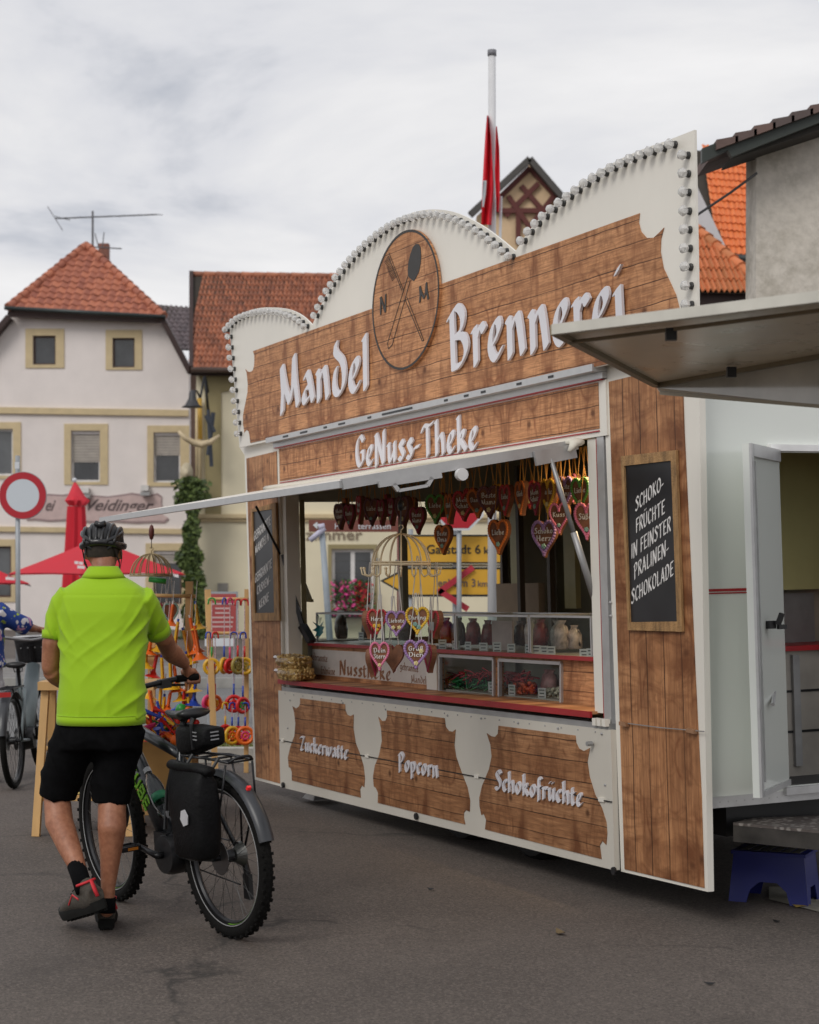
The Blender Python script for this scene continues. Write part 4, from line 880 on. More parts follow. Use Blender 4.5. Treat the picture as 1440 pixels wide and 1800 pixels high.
# painted sign
cz = lambda x, y: (x/4, 840+y/4)
cart = [cz(*p) for p in ((190, 130), (330, 112), (440, 118), (520, 108), (640, 122), (760, 130), (850, 118), (930, 105), (1040, 122), (1110, 108), (1140, 130), (1138, 180), (1150, 230), (1140, 262), (1190, 290), (1160, 318), (1080, 316), (960, 322), (800, 312), (640, 318), (480, 302), (340, 308), (250, 298), (190, 300))]
sg = fslab(cart, D, .03, 'painted_sign', mat('sign_edge', (.33, .24, .24), .8), house, front=.03)
cc = np.mean(np.array(cart), axis=0); fslab([(cc[0]+(x-cc[0])*.985, cc[1]+(y-cc[1])*.86) for x, y in cart], D, .005, 'sign_field', mat('sign_field', (.58, .44, .42), .85, var=.08), sg, front=.034)
letd = mat('sign_lettering', (.13, .095, .095), .8)
for s_, x0, x1 in (('ei', 80, 97), ('Weidinger', 139, 270)):
    o_, r_, t_ = W(x0, 897, D), W(x1, 898.5, D), W(x0+2, 876.5, D); f_ = affine(o_+Vector((0, -.04, 0)), r_+Vector((0, -.04, 0)), t_+Vector((0, -.04, 0)), (0, 0, 0)); font_mesh(s_, f_, .02, .35).build('sign_lettering', letd, sg)
# roof: hipped gable end
redt = tilemat('red_pantile', (.48, .17, .095), (.30, .10, .065), .25)
eL, eR, ap = W(14, 541, D-.45), W(288, 557, D-.45), W(152, 431, D+2.2)
tile_roof(house, eL, eR, ap, ap, 18, 12, redt)
ridge(house, eL, ap, 13, .12, redt); ridge(house, eR, ap, 14, .12, redt)
brnw = mat('dark_brown_wood', (.035, .015, .012), .6)
fslab([(20, 543), (18, 560), (290, 571), (288, 559)], D, .1, 'fascia_board', brnw, house, front=.4)
MB().tube([W(8, 541, D-.55), W(291, 557, D-.55)], .06, 8).build('gutter', mat('dark_gutter', (.045, .055, .055), .4, .5), house, True)
for a, b in (((287, 563), (335, 655)), ((18, 558), (-60, 650))): MB().bar(W(*a, D-.2), W(*b, D-.2), .15, .5, up=(0, 1, 0)).build('verge_board', brnw, house)
# flank of the roof beside the gable
greyt = tilemat('grey_pantile', (.16, .125, .13), (.10, .08, .085), .5)
MB().box(W(183, 452, D+3), (.3, .3, .8)).build('chimney', mat('chimney_brick', (.25, .11, .08), .8, var=.3, scale=12), house)
fslab([(317, 840), (317, 848), (318, 830)], D, .1, 'dish_arm', alud, house, front=.3)
MB().lathe([(.0, .03), (.16, .02), (.24, -.05)], 20, W(327, 831, D-.5), 'Y', M=Matrix.Rotation(.5, 4, 'Z') @ Matrix.Diagonal((.8, 1, 1.2, 1))).build('satellite_dish', mat('dish_cream', (.62, .54, .38), .5), house, True)
for x, y in ((150, 862), (255, 858)):
    p = W(x, y, D-.12); l_ = MB().box(p, (.22, .2, .16)).build('wall_lamp', whitef, house); MB().box(p+Vector((.03, -.1, -.17)), (.26, .25, .1)).build('lamp_shade', alud, l_)
under(house)
# grey roof between the houses
D2 = 58
h2 = thing('house', 'house behind with grey tiled roof between the pink and the yellow house', 'house', W(300, 1098, D2))
tile_roof(h2, W(262, 612, D2-1), W(345, 616, D2-1), W(345, 541, D2+2), W(262, 533, D2+2), 9, 10, greyt)
MB().box(W(306, 900, D2+1), (1.6, 1, 9)).build('wall', mat('dark_brown_wall', (.2, .13, .1), .9), h2); under(h2)  # narrow dark brown wall below the grey roof
# aerial
an = thing('tv_aerial', 'thin grey television aerial on the ridge of the pink house', 'aerial', W(163, 437, D+2.3))
am = mat('aerial_metal', (.17, .17, .18), .5, .5)
MB().tube([W(163, 440, D+2.3), W(163, 371, D+2.3)], .035, 6).build('mast', am, an); MB().tube([W(97, 384, D+2.3), W(276, 377, D+2.3)], .022, 5).build('boom', am, an)
eb = MB()
for k, x in enumerate((97, 110, 124, 150, 176, 202, 228, 252, 276)):
    y = 384-(x-97)*7/179; p = W(x, y, D+2.3); L = .55 if k < 2 else .3; eb.tube([p+Vector((-.12, -L, -.05 if k else .25)), p+Vector((.12, L, .05 if k else -.25))], .012, 4)
eb.tube([W(160, 434, D+2.2), W(214, 437, D+2.2)], .02, 4).tube([W(167, 410, D+2.2), W(173, 434, D+2.2)], .015, 4).tube([W(183, 408, D+2.2), W(180, 434, D+2.2)], .015, 4)
o_ = eb.build('rods', am, an); under(an)
# ------------------------------------------------------------------ cream house
D3 = 45.0
ch = thing('house', 'cream and olive house with long red tiled roof, painted word zimmer and flower window', 'house', W(500, 1121, D3))
creamw = mat('cream_render', (.74, .67, .49), .9, var=.05, scale=1, bmp=.15, dirt=.1); olw = mat('olive_render', (.30, .25, .13), .9, var=.08, scale=2)
wi = (583, 965, 657, 1068)
fslab([(345, 640), (345, 1123), (1060, 1123), (1060, 640)], D3, .4, 'wall', creamw, ch, holes=[R4(*wi)[::-1]])
fslab([(346, 650), (361, 690), (361, 905), (389, 905), (389, 690), (430, 680), (700, 680), (700, 650)], D3, .05, 'olive_band', olw, ch, front=.05)
fslab(R4(343, 904, 1060, 911), D3, .15, 'string_course', sand, ch, front=.14); fslab(R4(343, 911, 1060, 917), D3, .08, 'string_course', sand, ch, front=.07)
MB().box(W(620, 1015, D3)+Vector((0, .5, 0)), (2, .1, 2)).build('dark_room', dark, ch)
window(ch, D3, (577, 957, 663, 1072), wi, olw, whitef, pane, bars=2, lattice=True)
f_ = affine(W(537, 949, D3-.03), W(637, 949, D3-.03), W(537, 929, D3-.03), (0, 0, 0)); font_mesh('zimmer', f_, .01).build('painted_lettering', mat('faded_lettering', (.22, .17, .12), .8), ch)
orangt = tilemat('weathered_red_tile', (.50, .19, .10), (.24, .10, .065), .35)
tile_roof(ch, W(337, 648, D3-.5), W(640, 652, D3-.5), W(640, 488, D3+3.5), W(337, 482, D3+3.5), 38, 17, orangt, False, amp=.035)
for i in range(14): p, q = W(337+i*22, 482+i*.3, D3+3.5), W(337+(i+1.1)*22, 482+i*.3, D3+3.5); MB().tube([p, q], [.09, .07], 8).build('ridge_tile', orangt, ch, True)
MB().bar(W(336, 650, D3-.5), W(336, 482, D3+3.5), .1, .22).build('verge_board', brnw, ch)
MB().tube([W(336, 650, D3-.6), W(640, 654, D3-.6)], .07, 8).build('gutter', mat('brown_gutter', (.06, .035, .025), .5), ch, True)
fslab(R4(338, 650, 640, 662), D3, .1, 'soffit_board', brnw, ch, front=.3)
for x in (346, 352): MB().tube([W(x, 700, D3-.15), W(x, 850, D3-.15)], .04, 6).build('downpipe', sand, ch, True)
fslab(R4(383, 1025, 401, 1041), D3, .04, 'vent_grille', mat('vent_grey', (.3, .28, .25), .7), ch, front=.04)
under(ch)
# wrought bracket with anchor, lamp
ac = thing('inn_sign', 'yellow anchor hanging from a wrought iron bracket on the cream house', 'inn sign', W(352, 790, 44))
yl = mat('anchor_yellow', (.55, .33, .05), .5)
MB().tube([W(351, 700, 44), W(352, 772, 44)], .055, 8).build('anchor_shank', yl, ac, True)
MB().tube([W(314, 758, 43.8), W(325, 770, 43.8), W(340, 778, 44), W(354, 781, 44), (W(370, 777, 44)), W(386, 765, 44)], [.04, .06, .08, .09, .07, .03], 8).build('anchor_arms', mat('anchor_pale', (.62, .50, .32), .5), ac, True)
MB().tube(spline([W(366, 690, 44.5), W(360, 662, 44.3), W(354, 690, 44), W(351, 702, 44)], 5), .03, 6).tube([W(360, 662, 44.3), W(368, 740, 44.6)], .035, 6).build('bracket', blackm, ac, True)
ws = MB()
for (a, b, r) in (((366, 720), (372, 820), .05), ((363, 730), (376, 760), .07), ((375, 725), (366, 800), .06)): ws.tube([W(*a, 44.5), W(*b, 44.5)], r, 6)
ws.build('wrought_ornament', mat('blue_grey_iron', (.06, .07, .09), .5, .4), ac); under(ac)
lp = thing('street_lamp', 'dark bell shaped wall lamp between the pink and the cream house', 'lamp', W(338, 718, 43.5))
MB().lathe([(.02, .42), (.08, .36), (.09, .22), (.17, .06), (.26, 0)], 16, W(338, 716, 43.5)).build('lamp_shade', mat('lamp_iron', (.05, .05, .055), .5, .3), lp, True); MB().tube(spline([W(338, 693, 43.5), W(345, 687, 43.7), W(352, 700, 44.2)], 5), .025, 6).build('lamp_arm', blackm, lp, True); under(lp)
# flower box under the window
fb = thing('flower_box', 'window box full of pink and red geraniums on the cream house', 'flowers', W(620, 1080, D3-.3))
fr_ = random.Random(4); lm_ = MB(); p1 = MB(); p2 = MB()
for i in range(900):
    x, y = fr_.gauss(620, 18), fr_.uniform(1020, 1082)
    if abs(x-620) > 40: continue
    p = W(x, y, D3-.3-fr_.uniform(-.2, .3)); s_ = fr_.uniform(.03, .07); a = Vector((fr_.uniform(-1, 1), fr_.uniform(-1, 1), fr_.uniform(-1, 1))).normalized(); b = a.orthogonal().normalized()
    q = [p+a*s_, p+b*s_*.6, p-a*s_, p-b*s_*.6]; t_ = fr_.random(); (lm_ if t_ < .5 else (p1 if x < 625 else p2)).quad(q)
lm_.build('leaves', mat('geranium_leaf', (.05, .11, .025), .7, var=.4), fb)['kind'] = 'stuff'; p1.build('pink_flowers', mat('pink_petal', (.62, .06, .24), .7, var=.3), fb)['kind'] = 'stuff'; p2.build('red_flowers', mat('red_petal', (.5, .012, .03), .7, var=.3), fb)['kind'] = 'stuff'
MB().box(W(620, 1080, D3-.3), (1.1, .25, .18)).build('box', brnw, fb); under(fb)
# ivy on the corner
iv = MB(); ir = random.Random(9)
for i in range(6500):
    t = ir.random(); y = 838+t*285; cx_ = 336+3*math.sin(y*.03)+(7 if y > 1000 else 0); hw = (24 if y < 888 else 14)+4*math.sin(y*.045+1)+4*math.sin(y*.13)+(8 if y > 1040 else 0)
    x = cx_+max(-1.1, min(1.1, ir.gauss(0, .5)))*hw; p = W(x, y+(abs(x-cx_))*.3*(y < 870), 44.2+ir.uniform(-.35, .3)); s_ = ir.uniform(.03, .095)
    a = Vector((ir.uniform(-1, 1), ir.uniform(-.6, .6), ir.uniform(-1, 1))).normalized(); b = a.orthogonal().normalized(); iv.quad([p+a*s_, p+b*s_*.7, p-a*s_, p-b*s_*.7])
im, it, ib = newmat('ivy_leaf', .6); gi = nd(it, 'ShaderNodeNewGeometry'); it.links.new(mixc(it, gi.outputs['Random Per Island'], (.022, .042, .010), (.12, .17, .04)), ib.inputs['Base Color'])
ivy = thing('ivy', 'column of green ivy climbing the corner between pink and cream house', 'climbing plant', W(340, 1122, 44.3)); iv.build('foliage', im, ivy); MB().tube([W(342, 1122, 44.4), W(338, 1000, 44.4), W(336, 860, 44.4)], [.06, .04, .02], 6).build('stem', brnw, ivy); under(ivy)
# ------------------------------------------------------------------ half-timbered gable
D4 = 62.0
z4 = lambda x, y: (800+x/2.25, 60+y/2.25)
hg_ = thing('house', 'half-timbered gable with dark red beams rising behind the stall fascia', 'house', W(930, 1091, D4))
tb = mat('oxblood_beam', (.11, .025, .02), .7); inf = mat('ochre_infill', (.66, .48, .30), .9, var=.05)
fslab([z4(295, 515), z4(85, 720), z4(85, 2300), z4(470, 2300), z4(470, 700)], D4, .4, 'wall', inf, hg_)
for a, b, w_ in (((295, 495), (60, 715), .42), ((295, 495), (475, 705), .42)): MB().bar(W(*z4(*a), D4-.35), W(*z4(*b), D4-.35), w_*.5, .3, up=(0, 1, 0)).build('verge_board', mat('dark_verge', (.07, .065, .06), .7), hg_)
for a, b in (((295, 530), (110, 712)), ((295, 530), (455, 700)), ((262, 600), (350, 700)), ((330, 590), (200, 720)), ((250, 700), (250, 830)), ((160, 698), (440, 698)), ((210, 640), (300, 770)), ((390, 640), (290, 770)), ((350, 700), (350, 830))): bi_ = globals().get('bi_', 0)+1; MB().bar(W(*z4(*a), D4-.04-.013*bi_), W(*z4(*b), D4-.04-.013*bi_), .17, .1, up=(0, 1, 0)).build('beam', tb, hg_)
under(hg_)
# ------------------------------------------------------------------ orange roofs on the right
D5 = 34.0
o1_ = thing('house', 'house with steep bright orange tiled roof behind the right end of the fascia', 'house', W(1300, 1158, D5))
ot = tilemat('bright_orange_tile', (.80, .22, .06), (.66, .16, .045), .6, .6)
A, B_2, C2, D_2 = W(1281, 447, D5), W(1440, 458, D5), W(1440, 268, D5+3), W(1195, 262, D5+3)
tile_roof(o1_, A, B_2, C2, D_2, 17, 15, ot, amp=.015)
fslab([(1150, 480), (1150, 600), (1440, 600), (1440, 470), (1284, 460), (1196, 450)], D5+3.4, .2, 'wall', mat('pale_gable_render', (.58, .56, .57), .9, var=.05), o1_)
fslab([(1198, 268), (1170, 330), (1170, 600), (1440, 600), (1440, 462), (1283, 449)], D5, .2, 'gable_wall', mat('pale_gable_render', (.58, .56, .57), .9, var=.05), o1_)
MB().tube([W(1281, 452, D5-.2), W(1440, 463, D5-.2)], .07, 8).build('gutter', mat('dark_gutter', (.045, .055, .055), .4, .5), o1_, True); under(o1_)
D6 = 30.0
o2_ = thing('house', 'low house with mossy orange hipped roof in front of the steep orange roof', 'house', W(1290, 1177, D6))
mt = tilemat('mossy_orange_tile', (.66, .20, .075), (.42, .16, .06), .3)
rl, rr_ = W(1205, 382, D6+2.6), W(1345, 497, D6+.2)
hip = lambda o: True
tile_roof(o2_, W(1180, 512, D6-.2), W(1352, 515, D6-.2), W(1206, 384, D6+2.6), W(1180, 384, D6+2.6), 18, 7, mt, amp=.03)
ridge(o2_, W(1352, 513, D6-.1), W(1204, 386, D6+2.6), 10, .10, mt)
fslab(R4(1180, 513, 1345, 700), D6, .3, 'wall', brnw, o2_); under(o2_)
# ------------------------------------------------------------------ rough white house at right
D7 = 16.0
z44 = lambda x, y: (1160+x/5, 200+y/5)
wh = thing('house', 'grey-white rough rendered house with dark brown tiles and green bargeboard at top right', 'house', W(1400, 1324, D7))
rw_m, rt, rb = newmat('rough_render', .95); n1_ = noise(rt, 1.1, 8, rough=.7); n2_ = noise(rt, 14, 5)
c = mixc(rt, ramp(rt, n2_, ((.3, 0.), (.7, 1.))), (.52, .48, .42), (.66, .61, .54)); c = mixc(rt, ramp(rt, n1_, ((.48, 0.), (.72, .8))), c, (.17, .145, .09)); rt.links.new(c, rb.inputs['Base Color']); bump(rt, rb, n2_, .4, .02)
fslab([(1330, 262), (1327, 1330), (1700, 1330), (1700, 110)], D7, .5, 'wall', rw_m, wh)
grn = mat('dark_green_board', (.028, .036, .030), .5, var=.2)
fslab([z44(300, 408), z44(520, 320), z44(1450, 5), z44(1450, 130), z44(800, 382), z44(556, 480), z44(520, 422), z44(435, 462), z44(300, 530)][::-1], D7, .08, 'bargeboard', grn, wh, front=.45)
fslab([z44(555, 470), z44(555, 482), z44(1450, 190), z44(1450, 120)], D7, .45, 'soffit', mat('soffit_wood', (.03, .025, .02), .7), wh, front=.37)
rt_ = tilemat('brown_plain_tile', (.16, .10, .085), (.10, .075, .07), .5)
for i in range(14):
    x0, y0 = 500+i*165, 312-i*96*.63
    A0 = W(*z44(x0, y0), D7-.5); dirx = (W(*z44(x0+165, y0-60.5), D7-.5)-A0); 
    for j in range(4):
        back = Vector((0, .28*j, 0)); hgt = Vector((0, 0, .035))
        MB().hexa([A0+back, A0+dirx*1.15+back+Vector((0, 0, .0)), A0+dirx*1.15+back+Vector((0, .27, 0)), A0+back+Vector((0, .27, 0))], [A0+back+Vector((0, 0, .085)), A0+dirx*1.15+back+Vector((0, 0, .05)), A0+dirx*1.15+back+Vector((0, .27, .05)), A0+back+Vector((0, .27, .085))]).build('roof_tile', rt_, wh)
under(wh)
tag(MB().tube([W(1224, 379, 15.6), W(1285, 338, 15.6), W(1331, 304, 15.6)], .011, 6).build('cable', black), 'thin dark cable running from the white house down behind the fascia', 'cable')
# ================================================================== street furniture seen behind the stall
sig = mat('sign_yellow', (.66, .36, .03), .5, var=.05); sigb = mat('sign_black', (.015, .015, .015), .5); sigw = mat('sign_white', (.62, .64, .67), .45, var=.03); sigr = mat('sign_red', (.42, .008, .02), .4, var=.04)
gal = mat('galvanised_steel', (.34, .36, .38), .5, .3, var=.1, scale=8)
DS = 22.0
def circ(cx, cy, rx, ry=None, n=40): return [(cx+rx*math.cos(2*math.pi*i/n), cy+(ry or rx)*math.sin(2*math.pi*i/n)) for i in range(n)]
ne = thing('road_sign', 'round no vehicles sign, white disc with red ring, on a grey pole at left', 'road sign', W(32, 1230, 22))
fslab(circ(40, 871, 42), DS, .02, 'sign_back', gal, ne); p_ = fslab(circ(40, 871, 41), DS, .004, 'red_ring', sigr, ne, holes=[circ(40, 871, 29)[::-1]], front=.006)
m_, t_, b_ = newmat('worn_sign_white', .45); f = noise(t_, 5, 8, rough=.75, stretch=(1, 1, .3)); t_.links.new(mixc(t_, ramp(t_, f, ((.55, 0.), (.72, .35))), (.56, .60, .64), (.36, .36, .36)), b_.inputs['Base Color'])
fslab(circ(40, 871, 29.3), DS, .003, 'white_disc', m_, ne, front=.005)
MB().tube([Vector((W(32, 1000, 22).x, 22.06, 0)), W(31, 801, 22.06)], .030, 12).build('pole', gal, ne, True); fslab(R4(26, 812, 34, 824), 21.99, .004, 'pole_sticker', sigw, ne, front=.01); under(ne)
# brown direction board and its leaning grey post
bs = thing('direction_sign', 'brown direction board with white arrow and lettering hanging behind the hatch hearts', 'sign', W(620, 935, DS))
bw = mat('sign_brown', (.17, .05, .035), .6)
fslab(R4(543, 914, 704, 935), DS, .03, 'board', bw, bs)
fslab([(550, 923), (558, 917), (558, 921), (568, 921), (568, 925), (558, 925), (558, 930)], DS, .004, 'arrow', sigw, bs, front=.006)
for s_, x0, x1 in (('H', 589, 597), ('terrassen', 629, 687)): font_mesh(s_, affine(W(x0, 930, DS-.012), W(x1, 930, DS-.012), W(x0, 919, DS-.012), (0, 0, 0))).build('sign_lettering', sigw, bs)
MB().tube([Vector((W(703, 900, DS).x, DS+.08, 0)), W(703, 905, DS+.08)], .035, 8).build('post', mat('red_brown_post', (.16, .04, .035), .6), bs, True); under(bs)
gp = thing('post', 'thin leaning grey post with white cap seen through the hatch', 'post', ground_at(588, 1250))
MB().tube([W(584, 1180, 20), W(566, 932, 20)], [.04, .032], 10).build('pole', mat('grey_blue_pole', (.30, .34, .38), .5), gp, True); MB().tube([W(571, 928, 19.95), W(545, 950, 19.95)], .03, 8).tube([W(560, 927, 19.95), W(571, 925, 19.95)], .035, 8).build('pole_cap', mat('lilac_white', (.5, .48, .6), .5), gp, True); under(gp)
# yellow signs
def arrow_sign(label, poly, inner, D, texts, par_posts):
    t_ = thing('direction_sign', label, 'direction sign', W(poly[0][0], 1100, D)); fslab(poly, D, .02, 'board', sig, t_)
    fslab(poly, D, .004, 'black_border', sigb, t_, holes=[inner[::-1]], front=.005)
    for s_, x0, x1, yb, yt, m in texts: font_mesh(s_, affine(W(x0, yb, D-.01), W(x1, yb, D-.01), W(x0, yt, D-.01), (0, 0, 0)), .012).build('sign_lettering', m, t_)
    for x in par_posts: MB().tube([Vector((W(x, 1000, D).x, D+.06, 0)), Vector((W(x, 1000, D).x, D+.06, W(x, 930, D).z))], .03, 8).build('post', gal, t_, True)
    return t_
t1 = arrow_sign('yellow right-pointing direction sign reading Garstadt 6 km', [(713, 940), (713, 991), (886, 991), (913, 965), (886, 940)][::1], [(716, 943), (716, 988), (884, 988), (908, 965.5), (884, 943)], 21.6, [('Garstadt 6', 750, 845, 973, 957, sigb), ('km', 851, 873, 973, 960.5, sigb)], (722, 800)); under(t1)
t2 = arrow_sign('yellow left-pointing direction sign with red tape cross reading enheim 3 km', [(668, 1021), (716, 1049), (882, 1049), (882, 997), (716, 997)], [(674, 1021), (717, 1045), (879, 1045), (879, 1000.5), (717, 1000.5)], 21.6, [('enheim 3', 770, 836, 1031, 1017, mat('taped_lettering', (.14, .10, .09), .6)), ('km', 840, 857, 1031, 1020, mat('taped_lettering', (.14, .10, .09), .6))], ())
tp = MB()
for a, b in (((832, 997), (770, 1042)), ((772, 1038), (823, 1071))): tp.bar(W(*a, 21.56), W(*b, 21.56), .07, .004, up=(0, 1, 0))
tp.build('red_tape', mat('red_tape', (.45, .03, .05), .4), t2); under(t2)
tag(MB().bar(W(713, 994, 21.7), W(885, 994, 21.7), .03, .03).build('sign_crossbar', gal), 'thin grey crossbar between the two yellow signs', 'crossbar')
st = thing('stop_sign', 'red octagonal sign with white border seen between the hanging hearts', 'road sign', W(806, 1100, 21.4))
oc = lambda r: [(807+r*math.cos(math.pi/8+i*math.pi/4), 889+r*math.sin(math.pi/8+i*math.pi/4)) for i in range(8)]
fslab(oc(47), 21.4, .01, 'white_border', sigw, st); fslab(oc(42.5), 21.4, .003, 'red_field', sigr, st, front=.004); MB().tube([Vector((W(807, 900, 21.5).x, 21.46, 0)), W(807, 870, 21.46)], .03, 8).build('pole', gal, st, True); under(st)
# flagpole
fl = thing('flagpole', 'tall white flagpole with red and white flag hanging limp behind the fascia', 'flagpole', Vector((W(865, 1000, 20).x, 20, 0)))
MB().tube([Vector((W(865, 1000, 20).x, 20, 0)), W(865, 97, 20)], [.052, .042], 14).build('pole', mat('white_pole', (.66, .66, .67), .35, var=.03), fl, True)
MB().tube([W(865, 98, 20), W(865, 88, 20)], .05, 14).build('pole_cap', mat('grey_cap', (.2, .2, .22), .5), fl, True); MB().tube([W(881, 345, 19.95), W(877, 520, 19.95)], .018, 6).build('halyard', sigw, fl)
def cloth(outline_l, outline_r, n, amp, m, ph=0):
    mb = MB(); rows = []
    for (xl, y), (xr, _) in zip(outline_l, outline_r):
        rows.append([W(xl+(xr-xl)*i/n, y, 19.88-amp*math.sin(i/n*9+y*.02+ph)*.5) for i in range(n+1)])
    N = len(rows); back = [[p+Vector((0, .012, 0)) for p in r] for r in rows]; k = n+1; vs = sum(rows, [])+sum(back, [])
    fs = [(r*k+i, (r+1)*k+i, (r+1)*k+i+1, r*k+i+1) for r in range(N-1) for i in range(n)]+[(N*k+r*k+i+1, N*k+(r+1)*k+i+1, N*k+(r+1)*k+i, N*k+r*k+i) for r in range(N-1) for i in range(n)]
    return mb.add(vs, fs)
ys = [205, 240, 280, 320, 345, 370, 395]
fr1 = mat('flag_red', (.74, .016, .035), .7, var=.08, scale=2); 
cloth([(857, y) for y in ys[:0]]+[(856, 203), (853, 240), (850, 290), (848, 330), (847, 360), (846, 395)], [(859, 203), (863, 240), (866, 290), (868, 330), (866, 360), (864, 392)], 8, .18, fr1).build('flag', fr1, fl, True)
cloth([(872, 222), (871, 260), (870, 300), (872, 345), (873, 372)], [(874, 222), (878, 260), (879, 300), (879, 345), (877, 372)], 5, .1, fr1, 1).build('flag', fr1, fl, True)
cloth([(848.5, 322), (847, 345), (847, 368)], [(855, 330), (853.5, 345), (850, 362)], 3, .05, sigw, 2).build('white_stripe', sigw, fl, True).location.y -= .14; under(fl)
# ================================================================== parasols
pr = mat('parasol_red', (.55, .012, .028), .75, var=.06, scale=1.5); prd = mat('parasol_print', (.75, .7, .7), .7)
def open_parasol(label, cx, yt, yb, hwpx, D, rot, valance=0.0, logo=True):
    top_ = W(cx, yt, D); ed = W(cx, yb, D); R_m = hwpx*D/3200; zt, ze = top_.z, ed.z; base = Vector((top_.x, D, 0)); t_ = thing('parasol', label, 'parasol', base)
    mb = MB(); cs = [Vector((R_m*math.cos(rot+math.pi/2*i+math.pi/4), R_m*math.sin(rot+math.pi/2*i+math.pi/4), ze)) for i in range(4)]
    rim = []
    for i in range(4):
        a, b = cs[i], cs[(i+1) % 4]
        for k in range(6): q = a.lerp(b, k/6); q.z += .015*math.sin(math.pi*k/6); rim.append(q)
    n = len(rim); vs = [Vector((0, 0, zt))]; 
    for s_ in (.33, .66, 1.0): vs += [Vector((q.x*s_, q.y*s_, zt+(q.z-zt)*s_-.10*math.sin(math.pi*s_)*.12)) for q in rim]
    fs = [(0, 1+i, 1+(i+1) % n) for i in range(n)]
    for r in range(2): fs += [(1+r*n+i, 1+(r+1)*n+i, 1+(r+1)*n+(i+1) % n, 1+r*n+(i+1) % n) for i in range(n)]
    mb.add(vs, fs); mb.add([v-Vector((0, 0, .02)) for v in vs], [f[::-1] for f in fs])
    mb.build('canopy', pr, t_, True, 30)
    MB().tube([(0, 0, 0), (0, 0, zt)], .03, 8).build('pole', mat('parasol_pole', (.5, .5, .5), .4), t_)
    for i in range(4): MB().tube([(0, 0, zt-.1), cs[i]-Vector((0, 0, .04))], .012, 5).build('rib', alud, t_)
    MB().lathe([(.05, 0), (.3, 0), (.3, .08), (.05, .12)], 12).build('base', black, t_); return t_
op = open_parasol('large open red parasol with white print in front of the pink house', 170, 946, 1009, 156, 30, .78)
def print_on(t_, segs, D):
    for x0, y0, x1, y1 in segs:
        q = MB().add([W(x0, y0, D), W(x1, y0+1, D), W(x1, y1+1, D), W(x0, y1, D)], [(0, 3, 2, 1)]); o_ = q.build('white_print', prd, t_); o_.matrix_basis = t_.matrix_basis.inverted()
print_on(op, ((131, 986, 138, 991), (139, 987, 146, 992), (136, 994, 149, 999), (300, 1006, 305, 1011), (306, 1009, 314, 1014), (228, 1008, 242, 1014), (246, 1007, 258, 1014)), 27.75)
op2 = open_parasol('smaller open red parasol at the left edge of the picture', -8, 1000, 1026, 66, 31, .6); print_on(op2, ((10, 1014, 26, 1019),), 29.9)
cp = thing('parasol', 'tall closed red parasol standing before the pink house', 'parasol', Vector((W(135, 1000, 36).x, 36, 0)))
C = lambda x, y: W(x, y, 36)-Vector((W(135, 1000, 36).x, 36, 0))
def star(cx, cy, hw, k=8, dep=.3, ph=0):
    c = C(cx, cy); r = hw*36/3200; return [c+Vector((r*(1-dep*(i % 2))*math.cos(2*math.pi*i/(2*k)+ph), r*(1-dep*(i % 2))*math.sin(2*math.pi*i/(2*k)+ph), 0)) for i in range(2*k)]
MB().rings([star(130, 1040, 22), star(131, 1000, 20), star(134, 940, 19), star(134, 905, 17), star(134, 890, 16)]).build('folded_canopy', pr, cp, True, 35)
hood = [star(132, 848, 2, dep=0), star(133, 860, 9, dep=.05), star(134, 872, 15, dep=.15), star(136, 880, 22, dep=.35, ph=.2), star(136, 889, 15, dep=.4)]
MB().rings(hood).build('hood', mat('parasol_hood', (.62, .03, .05), .75), cp, True, 35); MB().ball(C(131, 844), .05, 8).build('finial', sigw, cp)
MB().tube([(0, 0, 0), (0, 0, 1.3)], .035, 8).build('pole', alud, cp); MB().lathe([(.05, 0), (.35, 0), (.35, .1), (.05, .14)], 12).build('base', black, cp)
# ================================================================== notice board, racks of toys
mbd = thing('notice_board', 'red notice board with pale text rows in a grey frame beside the stall', 'notice board', Vector((W(390, 1000, 19).x, 19, 0)))
fslab(R4(364, 1040, 418, 1117), 19, .03, 'frame', gal, mbd); fslab(R4(367, 1044, 415, 1112), 19, .004, 'poster', mat('poster_red', (.38, .06, .06), .6, var=.15, scale=3), mbd, front=.005)
rr = random.Random(2)
for i in range(7):
    w_ = rr.uniform(12, 21); fslab(R4(391-w_, 1052+i*8, 391+w_, 1055+i*8), 19, .002, 'text_row', mat('poster_text', (.55, .38, .36), .7), mbd, front=.008)
fslab(R4(360, 1122, 412, 1136), 19, .03, 'lower_board', sigw, mbd)
for x in (368, 412): MB().tube([Vector((W(x, 1000, 19.05).x, 19.05, 0)), W(x, 1040, 19.05)], .015, 6).build('leg', gal, mbd)
under(mbd)
pine = mat('pine_wood', (.55, .33, .13), .6, var=.2, scale=10, stretch=(1, 1, .15))
TC = {n: mat('toy_'+n, c, .35, var=.06) for n, c in dict(yellow=(.72, .40, .02), orange=(.78, .14, .015), red=(.60, .02, .015), blue=(.02, .06, .38), green=(.03, .30, .05), pink=(.65, .04, .16), white=(.65, .65, .65), olive=(.32, .24, .05)).items()}
cord = mat('pink_white_cord', (.55, .38, .40), .8, var=.5, scale=60)
DR = 12.6
r1 = thing('toy_rack', 'pine rack with crossbars full of plastic trumpets beside the cyclist', 'toy rack', Vector((W(338, 1000, DR).x, DR, 0)))
xw = lambda x, D: W(x, 1000, D).x
for i, (x, yt) in enumerate(((333, 1022), (266, 1105))): MB().box((xw(x, DR), DR+.05*i, W(x, yt, DR).z/2), (.05, .045, W(x, yt, DR).z)).build('post', pine, r1)
for y in (1047, 1152, 1290): MB().tube([W(225, y-1, DR-.03), W(345, y+1, DR-.03)], .013, 8).build('crossbar', pine, r1, True)
under(r1)
DR2 = 14.6
